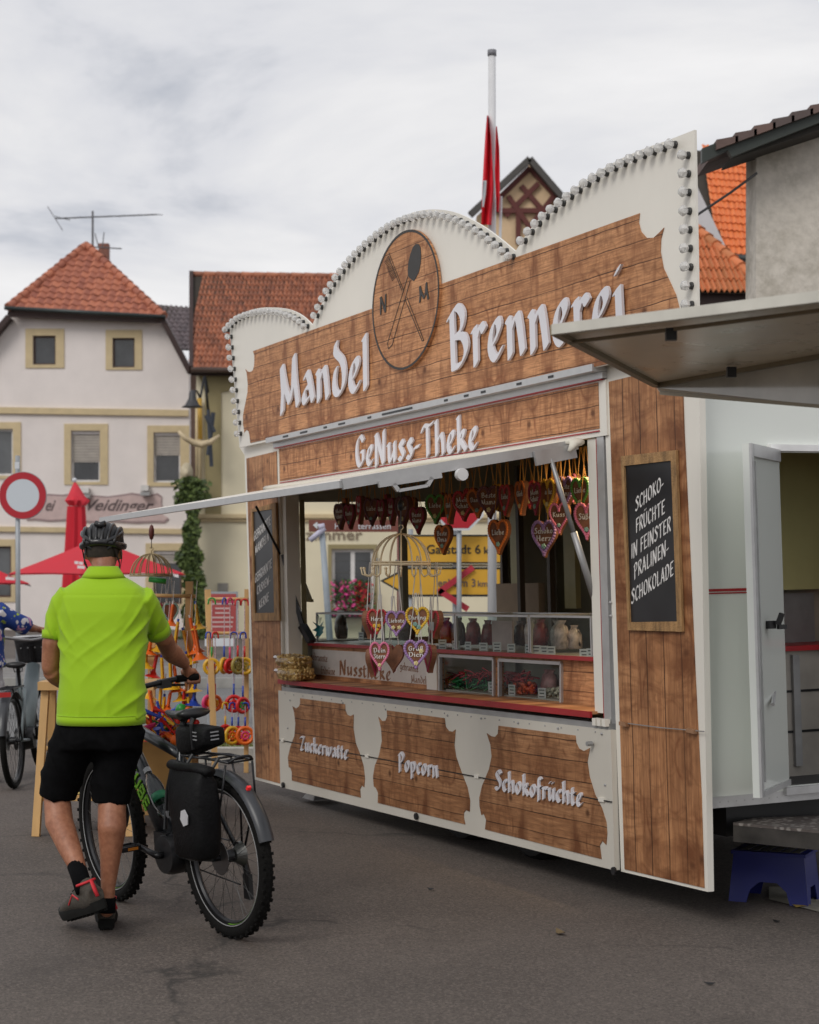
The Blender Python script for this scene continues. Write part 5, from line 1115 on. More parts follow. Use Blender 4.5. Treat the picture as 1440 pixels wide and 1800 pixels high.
r2 = thing('toy_rack', 'slim pine ladder rack hung with toy drums and cords next to the stall wing', 'toy rack', Vector((xw(400, DR2), DR2, 0)))
MB().bar(Vector((xw(388, DR2), DR2-.35, 0)), W(365, 1037, DR2), .045, .035).build('post', pine, r2); MB().bar(Vector((xw(436, DR2), DR2-.1, 0)), W(434, 1036, DR2), .045, .035).build('post', pine, r2)
for y in (1053, 1113, 1235): MB().tube([W(364+(y-1053)*.06, y, DR2-.03), W(436, y, DR2-.03)], .013, 8).build('crossbar', pine, r2, True)
under(r2)
def trumpet(a, b, D, c, label):
    """plastic toy trumpet hanging from a to b (photo survey), bell at b"""
    A, B_ = W(*a, D), W(*b, D); L = (B_-A).length; q = (B_-A).to_track_quat('Z', 'Y').to_matrix().to_4x4(); t_ = thing('toy_trumpet', label, 'toy trumpet', Matrix.Translation(A) @ q, 'plastic toy trumpets on the rack')
    MB().tube([(0, 0, 0), (0, 0, L*.7)], .011, 8).lathe([(.010, L*.62), (.017, L*.76), (.030, L*.88), (.056, L*.97), (.062, L)], 14).build('bell', TC[c], t_, True, 60)
    for s_ in (-.026, .026): MB().tube([(s_, 0, L*.12), (s_, 0, L*.74)], .009, 6).build('side_tube', TC[c], t_)
    for k in range(4): MB().tube([(-.026, 0, L*(.2+k*.14)), (.026, 0, L*(.2+k*.14))], .009, 6).build('rung', TC[c], t_)
    MB().tube([(0, 0, -.02), (0, 0, .01)], [.009, .006], 8).build('mouthpiece', TC['blue' if c == 'yellow' else 'white'], t_)
    up = Vector((0, 0, 1)); inv = (Matrix.Translation(A) @ q).inverted(); MB().tube([inv @ A, inv @ (A+Vector((.01, 0, .16)))], .0025, 4).build('string', mat('white_string', (.6, .58, .55), .8), t_)
for a, b, c, lb in (((313, 1093), (305, 1150), 'yellow', 'yellow toy trumpet hanging nearest the raised forearm'), ((322, 1108), (336, 1168), 'yellow', 'long yellow toy trumpet pointing right above the handlebar grip'), ((334, 1086), (347, 1148), 'orange', 'orange-red toy trumpet hanging rightmost on the rack post'), ((266, 1120), (262, 1150), 'orange', 'orange toy trumpet partly behind the green sleeve'), ((287, 1100), (276, 1145), 'yellow', 'yellow toy trumpet just under the green sleeve'), ((284, 1156), (287, 1205), 'yellow', 'yellow toy trumpet above the stem of the handlebar'), ((299, 1160), (301, 1212), 'yellow', 'yellow toy trumpet left of the cyclist\'s wrist'), ((276, 1150), (268, 1190), 'red', 'red toy trumpet low beside the green shirt'), ((338, 1180), (341, 1216), 'yellow', 'yellow toy trumpet with bell just below the grip'), ((314, 1200), (318, 1232), 'yellow', 'small yellow toy trumpet below the brake lever'), ((262, 1210), (272, 1262), 'orange', 'orange toy trumpet below the handlebar beside the shirt hem'), ((300, 1215), (294, 1250), 'orange', 'orange toy trumpet under the handlebar centre'), ((296, 1098), (292, 1140), 'orange', 'orange toy trumpet between two yellow ones on the upper bar'), ((342, 1100), (352, 1160), 'orange', 'orange toy trumpet outermost to the right of the rack post'), ((327, 1150), (330, 1196), 'yellow', 'yellow toy trumpet behind the wrist of the cyclist'), ((258, 1125), (256, 1175), 'yellow', 'yellow toy trumpet nearest the shirt under the sleeve'), ((330, 1225), (338, 1262), 'yellow', 'yellow toy trumpet low above the saddle'), ((283, 1210), (280, 1250), 'yellow', 'yellow toy trumpet below the handlebar grip end'), ((344, 1195), (340, 1240), 'blue', 'blue toy trumpet beside the lowest yellow one'), ((306, 1170), (312, 1216), 'orange', 'orange toy trumpet just left of the brake lever'), ((270, 1185), (262, 1228), 'yellow', 'yellow toy trumpet beside the shirt at handlebar height'), ((324, 1212), (322, 1256), 'red', 'red toy trumpet straight above the saddle nose'), ((344, 1062), (350, 1106), 'yellow', 'yellow toy trumpet highest on the right of the post'), ((304, 1062), (300, 1100), 'orange', 'orange toy trumpet highest on the upper crossbar'), ((289, 1225), (286, 1268), 'yellow', 'yellow toy trumpet dangling over the toy crate')): trumpet(a, b, DR-.12+random.uniform(-.05, .05), c, lb)
def drum_toy(x, y, r, c, c2, ytop, D, label, sq=1.0, hub='red'):
    R_m = r*D/3200; ctr = W(x, y, D); t_ = thing('toy_tambourine', label, 'toy tambourine', Matrix.Translation(ctr) @ Matrix.Rotation(math.acos(min(1, sq))+.25, 4, 'Z'), 'plastic wheel tambourines on cords')
    MB().tube([(R_m*math.cos(a), 0, R_m*math.sin(a)) for a in [2*math.pi*i/20 for i in range(20)]], (.015), 8, close=True).build('ring', TC[c], t_, True)
    MB().tube([(R_m*.45*math.cos(a), 0, R_m*.45*math.sin(a)) for a in [2*math.pi*i/14 for i in range(14)]], .011, 6, close=True).build('inner_ring', TC[hub], t_, True)
    for k in range(5):
        a = 2*math.pi*k/5+.3; MB().tube([(0, 0, 0), (R_m*math.cos(a), 0, R_m*math.sin(a))], .010, 5).build('spoke', TC[c], t_)
    MB().ball((0, 0, 0), .014, 8).build('hub', TC[hub], t_, True)
    zt = (ctr.z-W(x, ytop, D).z)*-1; hh = min(.10, zt*.35)
    MB().tube([(0, 0, R_m), (0, 0, R_m+hh)], .008, 8).build('handle', TC[c2], t_, True); MB().tube([(0, 0, R_m+hh), (0, 0, zt)], .004, 5).build('cord', cord, t_)
    MB().tube(spline([(-.03, 0, zt-.03), (-.02, 0, zt+.015), (.02, 0, zt+.015), (.03, 0, zt-.03)], 4), .007, 6).build('cord_loop', TC[c2], t_, True)
for a in ((372, 1172, 12.5, 'yellow', 'green', 1056, 'yellow wheel tambourine at the left of the upper row', 1.0, 'red'), (394, 1170, 12, 'yellow', 'blue', 1056, 'yellow wheel tambourine turned sideways, second in the upper row', .6, 'green'), (404, 1171, 11, 'red', 'pink', 1056, 'red wheel tambourine half hidden behind the second yellow one', .8, 'red'), (418, 1170, 13, 'olive', 'red', 1058, 'olive-yellow wheel tambourine third in the upper row', .8, 'olive'), (430, 1171, 13, 'yellow', 'red', 1058, 'yellow wheel tambourine touching the stall wing', 1.0, 'olive'),
          (366, 1236, 12, 'pink', 'blue', 1116, 'pink wheel tambourine leftmost in the middle row', .8, 'red'), (378, 1236, 12, 'orange', 'red', 1116, 'orange wheel tambourine by the leaning rack post', .9, 'yellow'), (411, 1237, 13, 'red', 'blue', 1116, 'red wheel tambourine in the centre of the middle row', 1.0, 'red'), (427, 1240, 12, 'red', 'blue', 1116, 'red wheel tambourine rightmost in the middle row', .9, 'green'),
          (396, 1289, 13, 'red', 'yellow', 1240, 'red wheel tambourine leftmost in the bottom row', .9, 'red'), (408, 1293, 14, 'yellow', 'blue', 1240, 'yellow wheel tambourine in the bottom row', .9, 'orange'), (419, 1293, 14, 'red', 'blue', 1240, 'red wheel tambourine in the middle of the bottom cluster', 1, 'orange'), (431, 1293, 14, 'orange', 'blue', 1240, 'orange wheel tambourine rightmost in the bottom row', 1, 'pink')):
    drum_toy(a[0], a[1], a[2], a[3], a[4], a[5], DR2-.15+random.uniform(-.04, .04), a[6], a[7], a[8])
# table with a box of small toys
DT = 11.2
tt = thing('trestle_table', 'small pine trestle table half hidden behind the man in the green shirt', 'table', Vector((xw(180, DT), DT, 0)))
zt_ = W(80, 1203, DT).z
MB().box((xw(178, DT), DT, zt_), (.70, .36, .05)).build('table_top', pine, tt)
for x, dx in ((88, -.03), (232, .03)):
    for dy in (-.17, .17): MB().bar((xw(x, DT)+dx, DT+dy*1.3, 0), (xw(x, DT), DT+dy*.6, zt_), .05, .045).build('leg', pine, tt)
MB().box((xw(160, DT), DT, .22), (.52, .35, .03)).build('shelf', pine, tt); MB().tube([(xw(80, DT), DT+.05, .5), (xw(232, DT), DT+.05, .5)], .014, 6).build('stretcher', pine, tt); under(tt)
tag(MB().box((xw(150, DT), DT-.02, .32), (.24, .2, .16)).build('toy_box', mat('yellow_white_box', (.6, .5, .2), .5, var=.5, scale=12)), 'yellow and white box on the lower shelf behind the man\'s legs', 'box')
bx = thing('toy_crate', 'brown kraft crate heaped with bright plastic toys behind the bicycle saddle', 'crate', Vector((xw(296, 11.8), 11.8, 0)))
kr = mat('kraft_brown', (.33, .19, .06), .8, var=.15)
c0 = (xw(296, 11.8), 11.8); zb, z1_ = W(296, 1395, 11.8).z, W(296, 1300, 11.8).z
for i, (dx, dy, sx, sy) in enumerate(((-.17, 0, .02, .34), (.17, 0, .02, .34), (0, -.17, .36, .02), (0, .17, .36, .02))): MB().box((c0[0]+dx, c0[1]+dy, (zb+z1_)/2), (sx, sy, z1_-zb)).build('side_board', kr, bx)
MB().box((c0[0], c0[1], zb), (.36, .36, .02)).build('base_board', kr, bx)
for dx in (-.16, .16):
    for dy in (-.16, .16): MB().box((c0[0]+dx, c0[1]+dy, zb/2), (.04, .04, zb)).build('leg', pine, bx)
under(bx)
rt2 = random.Random(11); cn = ['red', 'red', 'yellow', 'blue', 'green', 'orange', 'white', 'red', 'yellow', 'pink']
ordn = ['first', 'second', 'third', 'fourth', 'fifth', 'sixth', 'seventh', 'eighth', 'ninth', 'tenth', 'eleventh', 'twelfth', 'thirteenth', 'fourteenth', 'fifteenth', 'sixteenth', 'seventeenth', 'eighteenth']
for cnm, cnt in (('red', 17), ('yellow', 12), ('blue', 10), ('green', 7), ('orange', 12), ('white', 6), ('pink', 5)):
    for k, x in enumerate(sorted(rt2.uniform(258, 333) for _ in range(cnt))):
        yc = 1262+abs(x-296)*.25+rt2.uniform(-14, 40); p = W(x, yc, 11.72+rt2.uniform(-.14, .1)); L = rt2.uniform(.05, .11); d_ = Vector((rt2.uniform(-1, 1), rt2.uniform(-.3, .3), rt2.uniform(-.5, 1))).normalized(); w = rt2.uniform(.009, .019)
        t_ = MB(); kind = k % 3
        if kind == 0: t_.tube([p-d_*L, p, p+d_*L], [w*.6, w, w*1.3], 7).ball(p+d_*L, w*2.1, 8)
        elif kind == 1: t_.tube([p-d_*L, p+d_*L*.4, p+d_*L*.8, p+d_*L], [w*.6, w*.7, w*1.6, w*2.3], 9)
        else: t_.tube([p-d_*L*1.1, p+d_*L*1.1], w*.55, 6)
        nm = ('toy_rattle', 'toy_horn', 'toy_stick')[kind]
        tag(t_.build(nm, TC[cnm], None, True, 50), '%s plastic %s in the heap of toys, %s %s piece from the left' % (cnm, nm[4:], ordn[k], cnm), 'toy', 'small plastic toys heaped in the crate')
# ================================================================== gingerbread hearts
ging = mat('gingerbread', (.20, .080, .038), .7, var=.3, scale=25, bmp=.3); film = mat('icing_white', (.7, .67, .62), .5)
IC = {n: mat('icing_'+n, c, .45, var=.08) for n, c in dict(red=(.52, .04, .05), orange=(.62, .17, .03), green=(.09, .30, .05), dark=(.14, .05, .06), yellow=(.74, .46, .04), violet=(.34, .20, .42), pink=(.66, .18, .30), wine=(.30, .02, .05), mint=(.25, .42, .36), cream=(.7, .6, .3)).items()}
def hpts(n=36, s=1.0):
    P = []
    for i in range(n):
        t = 2*math.pi*i/n; P.append((s*16*math.sin(t)**3/33, s*(13*math.cos(t)-5*math.cos(2*t)-2*math.cos(3*t)-math.cos(4*t)+2.5)/29))
    return P[::-1]
_hm = {}
def hm(key, fn):
    if key not in _hm: _hm[key] = fn()
    return _hm[key]
def heart(M, w, h, ic, words, label, strings=.12, flowers=None, group='gingerbread hearts hanging in the hatch', scol='string_o', tagcard=False):
    t_ = thing('gingerbread_heart', label, 'gingerbread heart', M, group)
    body = hm(('b', w, h), lambda: MB().shape([[(x*w, y*h) for x, y in hpts()]], lambda x, y, z: (x, .014-.028*z, y)).mesh('heart_body', ging))
    place(body, 'heart_body', t_)
    def brd():
        mb = MB(); P = along([Vector((x*w*.90, y*h*.90+.002, 0)) for x, y in hpts(60)]+[Vector((hpts(60)[0][0]*w*.90, hpts(60)[0][1]*h*.90, 0))], w*.095)
        for i, q in enumerate(P): mb.ball((q.x, -.016, q.y), (w*.066, w*.05, w*.066), 7)
        return mb.mesh('icing_border', IC[ic], True)
    place(hm(('i', w, h, ic), brd), 'icing_border', t_)
    for k, wd in enumerate(words):
        key = ('t', w, h, wd, k, len(words))
        def tx():
            hw = w*(.30 if len(wd) < 6 else .36); z0 = h*(.06 if len(words) == 1 else (.14-.2*k)); hh = h*.15
            return merge(pen_text(wd, lambda x, y, z: (-hw+x*2*hw, -.0165-.002*z, z0+y*hh), 0, 1, thick=.55, thin=.42, res=.16)).mesh('icing_lettering', film)
        place(hm(key, tx), 'icing_lettering', t_)
    if flowers:
        for fx, fz in flowers[1]: place(hm(('f', w, flowers[0]), lambda: (lambda mb: [mb.ball((w*.055*math.cos(a), -.018, w*.055*math.sin(a)), w*.045, 6) for a in [2*math.pi*i/5 for i in range(5)]] and mb.ball((0, -.022, 0), w*.03, 6))(MB()).mesh('sugar_flower', IC[flowers[0]], True)), 'sugar_flower', t_, T3(fx*w, -.002, fz*h))
    smt = mat('orange_twine', (.55, .28, .07), .8) if scol == 'string_o' else mat('white_string', (.6, .58, .55), .8)
    sm = MB(); sm.tube([(-w*.24, 0, h*.40), (-w*.02, 0, h*.40+strings)], .0025, 4).tube([(w*.24, 0, h*.40), (w*.02, 0, h*.40+strings)], .0025, 4).tube([(w*.12, 0, h*.38), (w*.10, .004, h*.40+strings)], .002, 4)
    sm.build('string', smt, t_)
    if tagcard: MB().box((w*.1, -.03, -h*.05), (w*.3, .002, h*.3)).build('price_tag', mat('tag_grey', (.4, .45, .45), .5), t_)
    return t_
row = [(600, 910, .145, .18, 'dark', 'first'), (617, 906, .14, .17, 'wine', 'second'), (635, 900, .15, .19, 'red', 'third'), (655, 902, .14, .18, 'dark', 'fourth'), (673, 898, .14, .17, 'wine', 'fifth'), (691, 902, .15, .18, 'wine', 'sixth'), (711, 902, .16, .20, 'dark', 'seventh'), (736, 915, .14, .17, 'wine', 'eighth'),
       (768, 893, .15, .18, 'green', 'ninth'), (793, 893, .15, .18, 'orange', 'tenth'), (817, 887, .15, .18, 'red', 'eleventh'), (841, 886, .15, .17, 'orange', 'twelfth'), (862, 886, .16, .19, 'dark', 'thirteenth'), (892, 880, .15, .18, 'red', 'fourteenth'), (919, 875, .16, .19, 'orange', 'fifteenth'), (945, 874, .15, .18, 'wine', 'sixteenth'), (967, 875, .15, .19, 'yellow', 'seventeenth'), (997, 866, .15, .18, 'violet', 'eighteenth'), (1024, 866, .15, .18, 'green', 'nineteenth')]
WD = ['Ich liebe', 'Mein', 'Bester', 'Dir', 'Alles', 'Danke', 'Liebe']
rnd = random.Random(21)
row = row+[(x, y, w, h, ic, od) for (x, y, w, h, ic, od) in ((609, 896, .12, .15, 'orange', 'back first'), (646, 892, .12, .15, 'wine', 'back second'), (682, 890, .12, .15, 'red', 'back third'), (724, 892, .12, .15, 'orange', 'back fourth'), (780, 884, .12, .15, 'wine', 'back fifth'), (829, 877, .12, .15, 'red', 'back sixth'), (877, 874, .13, .16, 'yellow', 'back seventh'), (932, 868, .13, .16, 'red', 'back eighth'), (981, 862, .13, .16, 'orange', 'back ninth'), (1011, 860, .13, .16, 'pink', 'back tenth'))]
for i, (x, y, w, h, ic, od) in enumerate(row):
    p = TL(x, y+rnd.uniform(-3, 4), (.30 if od.startswith('back') else .16)+rnd.uniform(-.03, .03)); w *= rnd.uniform(.85, 1.05); w = round(w, 3); M = TM @ T3(*p) @ Matrix.Rotation(rnd.uniform(-.25, .55), 4, 'Z') @ Matrix.Rotation(rnd.uniform(-.06, .06), 4, 'Y')
    heart(M, w, h, ic, [['Mein', 'Schatz'], ['Danke'], ['Beste', 'Mama'], ['Liebe'], ['Glück']][i % 5], '%s edged gingerbread heart, %s from the left in the %s' % (ic if ic != 'dark' else 'dark brown', od.split()[-1], 'half hidden rear row' if od.startswith('back') else 'front top hanging row'), strings=max(.05, 2.08-p.z-h*.4), flowers=('mint' if i % 2 else 'cream', [(0, -.22)]))
low = [(781, 949, .14, .18, 'orange', 'low-hung gingerbread heart with orange icing before the red octagonal sign'), (879, 944, .15, .2, 'orange', 'low-hung orange edged gingerbread heart beside the white flagpole'), (959, 947, .16, .2, 'violet', 'low-hung violet edged gingerbread heart with white words'), (985, 912, .12, .17, 'pink', 'pink edged gingerbread heart hanging behind the right gas strut'), (1033, 917, .14, .2, 'pink', 'pink edged gingerbread heart hanging by the right hatch post')]
for i, (x, y, w, h, ic, lb) in enumerate(low):
    p = TL(x, y, .15); heart(TM @ T3(*p) @ Matrix.Rotation(.3+.1*i, 4, 'Z'), w, h, ic, [['Beste', 'Oma'], ['Liebe'], ['Schoko', 'Herz'], ['Kuss'], ['Süßer']][i], lb, strings=2.08-p.z-h*.4, flowers=('mint', [(0, -.2)]))
# wire cages
def cage(cx, yr, D, rpx, label, col, hook_y, prongs=True):
    s_ = D/3200; R_m = rpx*s_; c = W(cx, yr, D); t_ = thing('wire_cage', label, 'hanging rack', c); hd = R_m*1.05
    MB().tube([(R_m*math.cos(a), R_m*math.sin(a), 0) for a in [2*math.pi*i/28 for i in range(28)]], .006, 6, close=True).build('rim', col, t_, True)
    MB().tube([(R_m*math.cos(a), R_m*math.sin(a), .012) for a in [2*math.pi*i/28 for i in range(28)]], .004, 6, close=True).build('rim', col, t_, True)
    for k in range(16):
        a = 2*math.pi*k/16; pts = [(R_m*math.cos(b)*math.cos(a), R_m*math.cos(b)*math.sin(a), hd*math.sin(b)) for b in [math.pi/2*j/8 for j in range(9)]]
        if prongs: q = R_m*1.0; pts = [((R_m+.055)*math.cos(a), (R_m+.055)*math.sin(a), -.02), ((R_m+.05)*math.cos(a), (R_m+.05)*math.sin(a), -.05), ((R_m+.02)*math.cos(a), (R_m+.02)*math.sin(a), -.062), (R_m*math.cos(a), R_m*math.sin(a), -.045)]+pts
        MB().tube(pts, .0040, 5).build('wire', col, t_, True)
        if prongs: MB().ball(pts[0], .007, 6).build('wire_tip', col, t_)
    z1 = W(cx, hook_y, D).z-c.z
    MB().tube([(0, 0, hd-.005), (0, 0, hd+.02)]+[(.012*math.sin(b), 0, hd+.034-.012*math.cos(b)) for b in (0.5, 1.5, 2.5, 3.5, 4.5)], .003, 5).build('hook', col, t_, True)
    MB().tube([(0, 0, hd+.035), (0, 0, z1)], .003, 5).build('chain', blackm, t_)
    return t_
crm = mat('cream_wire', (.80, .66, .44), .5)
D_c = 9.25
cg = cage(705, 992, D_c, 51, 'cream wire dome rack hung from the open hatch flap, full of gingerbread hearts', crm, 862)
MB().ball((0, 0, .30), (.018, .018, .03), 10).build('swivel', blackm, cg, True)
for (x, y, w, h, ic, wds, fl_, lb, dd_, st_) in ((663, 1094, .105, .135, 'red', ['Herzl'], ('yellow', [(-.12, -.12), (.1, -.12), (0, -.27)]), 'red edged gingerbread heart reading Herzl with three yellow sugar flowers', -.06, .27), (697, 1097, .115, .135, 'violet', ['Liebste'], ('cream', [(-.13, -.13), (.13, -.13)]), 'violet edged gingerbread heart with two cream flowers under the wire dome', -.08, .27), (734, 1092, .125, .145, 'yellow', ['Darling'], ('mint', [(-.08, -.1), (.06, -.2)]), 'yellow edged gingerbread heart reading Darling with mint flowers', -.10, .27),
                                         (667, 1154, .105, .15, 'pink', ['Dein', 'Stern'], ('cream', [(0, -.28)]), 'pink edged gingerbread heart hanging lowest at the left of the dome', -.10, .25), (731, 1151, .13, .15, 'violet', ['Grüß', 'Dich'], ('cream', [(.2, .12), (0, -.28)]), 'violet edged gingerbread heart reading Grüß Dich in the lower row', -.12, .25)):
    p = W(x, y, D_c+dd_); heart(Matrix.Translation(p) @ Matrix.Rotation(.08*math.sin(x), 4, 'Z'), w, h, ic, wds, lb, strings=st_, flowers=fl_, group='gingerbread hearts under the wire dome', scol='w')
for (x, y, ang, ic, lb, dd_, tc) in ((650, 1098, 1.0, 'wine', 'plain brown gingerbread heart turned edge-on at the left under the dome', .05, False), (766, 1098, -1.0, 'red', 'dark gingerbread heart seen from behind at the right under the dome, with price tag', .05, True), (692, 1158, 2.9, 'wine', 'gingerbread heart showing its brown back and grey price tag between the lower hearts', .0, True), (757, 1158, -1.2, 'wine', 'edge-on gingerbread heart at the lower right under the dome', .0, False), (655, 1165, 1.1, 'wine', 'brown edge-on gingerbread heart behind the lowest pink one', .05, False)):
    p = W(x, y, D_c+dd_); heart(Matrix.Translation(p) @ Matrix.Rotation(ang, 4, 'Z'), .11, .145, ic, [], lb, strings=.26, group='gingerbread hearts under the wire dome', scol='w', tagcard=tc)
D_c2 = 12.6
cg2 = cage(266, 1012, D_c2, 37, 'small wire dome rack hung from the far corner of the open hatch flap', mat('straw_wire', (.36, .27, .13), .6), 930, False)
zf = D_c2/3200
MB().ball((0, 0, .30), (.02, .02, .055), 10).build('swivel', mat('rusty_red', (.10, .02, .015), .5), cg2, True)
for i, (dx, ic, lb) in enumerate(((-.10, 'mint', 'green-grey edged heart in the small dome rack behind the man'), (.02, 'wine', 'wine red edged heart in the small dome rack behind the man'), (.10, 'mint', 'pale green edged heart at the right of the small dome rack'))):
    p = W(285+dx*140, 1080, D_c2); heart(Matrix.Translation(p) @ Matrix.Rotation(.5*i-.6, 4, 'Z'), .12, .16, ic, [], lb, strings=.2, group='hearts in the small dome rack', scol='w')
tag(MB().tube([W(262, 1018, D_c2-.1), W(292, 1022, D_c2-.1)], .02, 8).build('toy_clip', TC['green'], None, True), 'green plastic toy hanging under the small wire dome', 'toy')
# ================================================================== goods on the counter
pop = remesh(MB(), .01) if False else None
def popbag(px, py, d, label, sx=.30, sz=.085, tilt=0):
    p = TL(px, py, d); r_ = random.Random(int(px+py)); M = TM @ T3(*p) @ Matrix.Rotation(tilt, 4, 'Y')
    t_ = thing('popcorn_bag', label, 'popcorn bag', M, 'popcorn bags on the counter ledge')
    mb = MB(); k = 0
    while k < 330:
        a, b, c = r_.uniform(-1, 1), r_.uniform(-1, 1), r_.uniform(-1, 1)
        q = abs(a)**3+abs(b)**3+abs(c)**3
        if q > 1 or q < .55: continue
        mb.ball((a*sx*.5, b*.10, c*sz*.5), r_.uniform(.007, .012), 6); k += 1
    mb.box((0, 0, 0), (sx*.8, .16, sz*.8))
    o_ = mb.build('popcorn', popm, t_, True); o_['kind'] = 'stuff'
    R_ = []
    for i in range(9):
        f_ = i/8; x = -sx*.5+sx*f_; s_ = (1-abs(2*f_-1)**4)**.5*.97+.03; R_.append([(x*1.03, .112*s_*math.cos(a), sz*.56*s_*math.sin(a)) for a in [2*math.pi*j/16 for j in range(16)]])
    MB().rings(R_).rings([[(-sx*.5-e_*.07, (.02+e_*.05)*math.cos(a), (.012+.014*e_)*math.sin(a)+e_*.015) for a in [2*math.pi*j/10 for j in range(10)]] for e_ in (0, .4, 1)]).build('clear_wrapper', wrapm, t_, True)
m_, t_, b_ = newmat('popcorn', .7); gi = nd(t_, 'ShaderNodeNewGeometry'); t_.links.new(mixc(t_, gi.outputs['Random Per Island'], (.78, .58, .25), (.46, .26, .07)), b_.inputs['Base Color']); popm = m_
wrapm = glassmat('clear_wrapper', (.93, .9, .84), .05)
popbag(517, 1163, -.02, 'upper clear bag of popcorn stacked on another at the left end of the ledge', .30, .085, .05); popbag(520, 1184, -.02, 'lower clear bag of popcorn lying on the left end of the ledge', .34, .09, .0)
card = mat('price_card', (.60, .60, .60), .6); cardt = mat('price_card_print', (.08, .08, .09), .6)
cards = [(635, 1119, .24), (778, 1133, .24), (802, 1135, .24), (823, 1137, .24), (850, 1139, .24), (874, 1138, .24), (899, 1141, .24), (929, 1142, .24), (943, 1144, .24), (957, 1145, .24), (969, 1146, .24), (1028, 1151, .24), (1040, 1150, .24), (866, 1208, .23), (900, 1213, .23), (953, 1219, .23)]
od = ['leftmost', 'second', 'third', 'fourth', 'fifth', 'sixth', 'seventh', 'eighth', 'ninth', 'tenth', 'eleventh', 'twelfth', 'rightmost']
for i, (x, y, d) in enumerate(cards):
    p = TL(x, y, d); M = TM @ T3(*p) @ Matrix.Rotation(random.uniform(.15, .6), 4, 'Z'); lb = ('%s white price card standing in the glass cases on the counter' % od[i]) if i < 13 else ['white price card before the green sweet laces', 'white price card before the orange sweets in the low window', 'white price card at the pink and white sweet bag'][i-13]
    t_ = thing('price_card', lb, 'price card', M, 'white price cards'); MB().box((0, 0, 0), (.058, .002, .06)).build('card', card, t_)
    for k in range(3): MB().box((0, -.0015, .018-.018*k), (.040-.008*(k % 2), .001, .006)).build('printed_line', cardt, t_)
def sack(px, py, d, w, h, m, lb, name='sweet_bag', cat='sweet bag', m2=None):
    p = TL(px, py, d); r_ = random.Random(int(px*7+py)); mb = MB(); R_ = []
    for z, s_, t_ in ((0, .86, .7), (.06, .98, 1), (.35, 1, 1.1), (.6, .97, 1), (.80, .86, .7), (.87, .66, .25), (.93, .86, .14), (1, 1.0, .06)): R_.append([(w*.5*s_*math.copysign(abs(math.cos(a))**.7, math.cos(a))*(1+r_.uniform(-.07, .07)), .035*t_*math.sin(a)*(1+r_.uniform(-.25, .25)), h*(z-.5)) for a in [2*math.pi*j/12 for j in range(14)]])
    o_ = mb.rings(R_).build(name, m, None, True, M=TM @ T3(*p)); tag(o_, lb, cat)
    return o_
bagr = mat('sweet_red', (.28, .015, .02), .3, var=.5, scale=20); bagb = mat('choc_bag', (.06, .02, .012), .3, var=.5, scale=20); bagw = mat('mottled_bag', (.50, .40, .38), .35, var=.5, scale=30)
for a in ((765, 1110, .44, .10, .15, bagb, 'brown bag of sweets just right of the hanging hearts'), (858, 1112, .46, .10, .15, bagr, 'red bag of sweets beside the pale pink paper sheet'), (915, 1113, .48, .10, .14, bagb, 'dark bag of sweets between the paper sheet and the fourth glass case'), (1010, 1120, .45, .09, .13, bagw, 'small pale bag by the last glass partition'), (785, 1108, .40, .11, .16, bagr, 'dark red bag of sweets at the left of the right-hand glass cases'), (806, 1110, .42, .11, .17, bagb, 'dark brown bag of sweets between two red bags in the glass case'), (832, 1110, .42, .12, .16, bagr, 'dark red bag of sweets second in the glass case'), (934, 1112, .40, .10, .15, bagw, 'pale bag of mixed sweets in the fourth glass case'), (951, 1112, .40, .10, .15, bagr, 'red and green bag of sweets in the fourth glass case'), (984, 1116, .40, .15, .16, bagw, 'large mottled pale bag in the fourth glass case'), (600, 1098, .45, .14, .2, bagb, 'dark bag at the left end of the glass cases'), (650, 1100, .45, .2, .17, bagb, 'wide dark brown bag in the left glass case'), (715, 1102, .45, .2, .17, bagb, 'dark bag hidden behind the hanging hearts in the glass case')): sack(*a[:6], a[6])
tag(MB().box((0, 0, 0), (.25, .01, .17)).build('paper_sign', mat('pale_pink_paper', (.48, .36, .34), .6, var=.2), None, M=TM @ T3(*TL(884, 1117, .36))), 'pale pink paper sheet standing in the third glass case', 'paper')
q = MB()
for k in range(9): a = 2*math.pi*k/9; q.add([(0, 0, 0), (.09*math.cos(a), -.02, .09*math.sin(a)), (.06*math.cos(a+.6), .01, .06*math.sin(a+.6))], [(0, 1, 2), (0, 2, 1)])
tag(q.build('pinwheel', mat('teal_foil', (.01, .20, .22), .3), None, M=TM @ T3(*TL(562, 1100, .14))), 'teal foil pinwheel at the left end of the counter', 'pinwheel')
# sweets in the low windows
sr = random.Random(8)
def heap(x0, x1, y0, y1, n, m, name, label, r0, L, par_kind='sweets'):
    mb = MB()
    for i in range(n):
        p = TL(sr.uniform(x0, x1), sr.uniform(y0, y1), sr.uniform(.26, .40)); d_ = Vector((sr.uniform(.3, 1), sr.uniform(-.3, .3), sr.uniform(-.25, .25))).normalized()*sr.choice((-1, 1)); LL = L*sr.uniform(.7, 1.2)
        mb.tube(spline([p-d_*LL, p+Vector((0, 0, .01)), p+d_*LL], 3), r0, 5)
    o_ = mb.build(name, m, None, True, M=TM); tag(o_, label, 'sweets', kind='stuff'); return o_
heap(785, 862, 1194, 1214, 60, mat('lace_green', (.01, .20, .05), .25), 'sweet_laces', 'heap of green sweet laces in the left low window', .006, .09)
heap(800, 870, 1184, 1196, 40, mat('lace_red', (.45, .02, .03), .25), 'sweet_laces', 'heap of red sweet laces behind the green ones', .005, .07)
heap(886, 935, 1186, 1200, 30, mat('lace_red', (.45, .02, .03), .25), 'sweet_laces', 'red sweet laces in the right low window', .006, .07)
heap(905, 942, 1202, 1220, 110, mat('gummy_orange', (.75, .11, .03), .3), 'gummy_sweets', 'heap of bright orange-red gummy sweets', .009, .012)
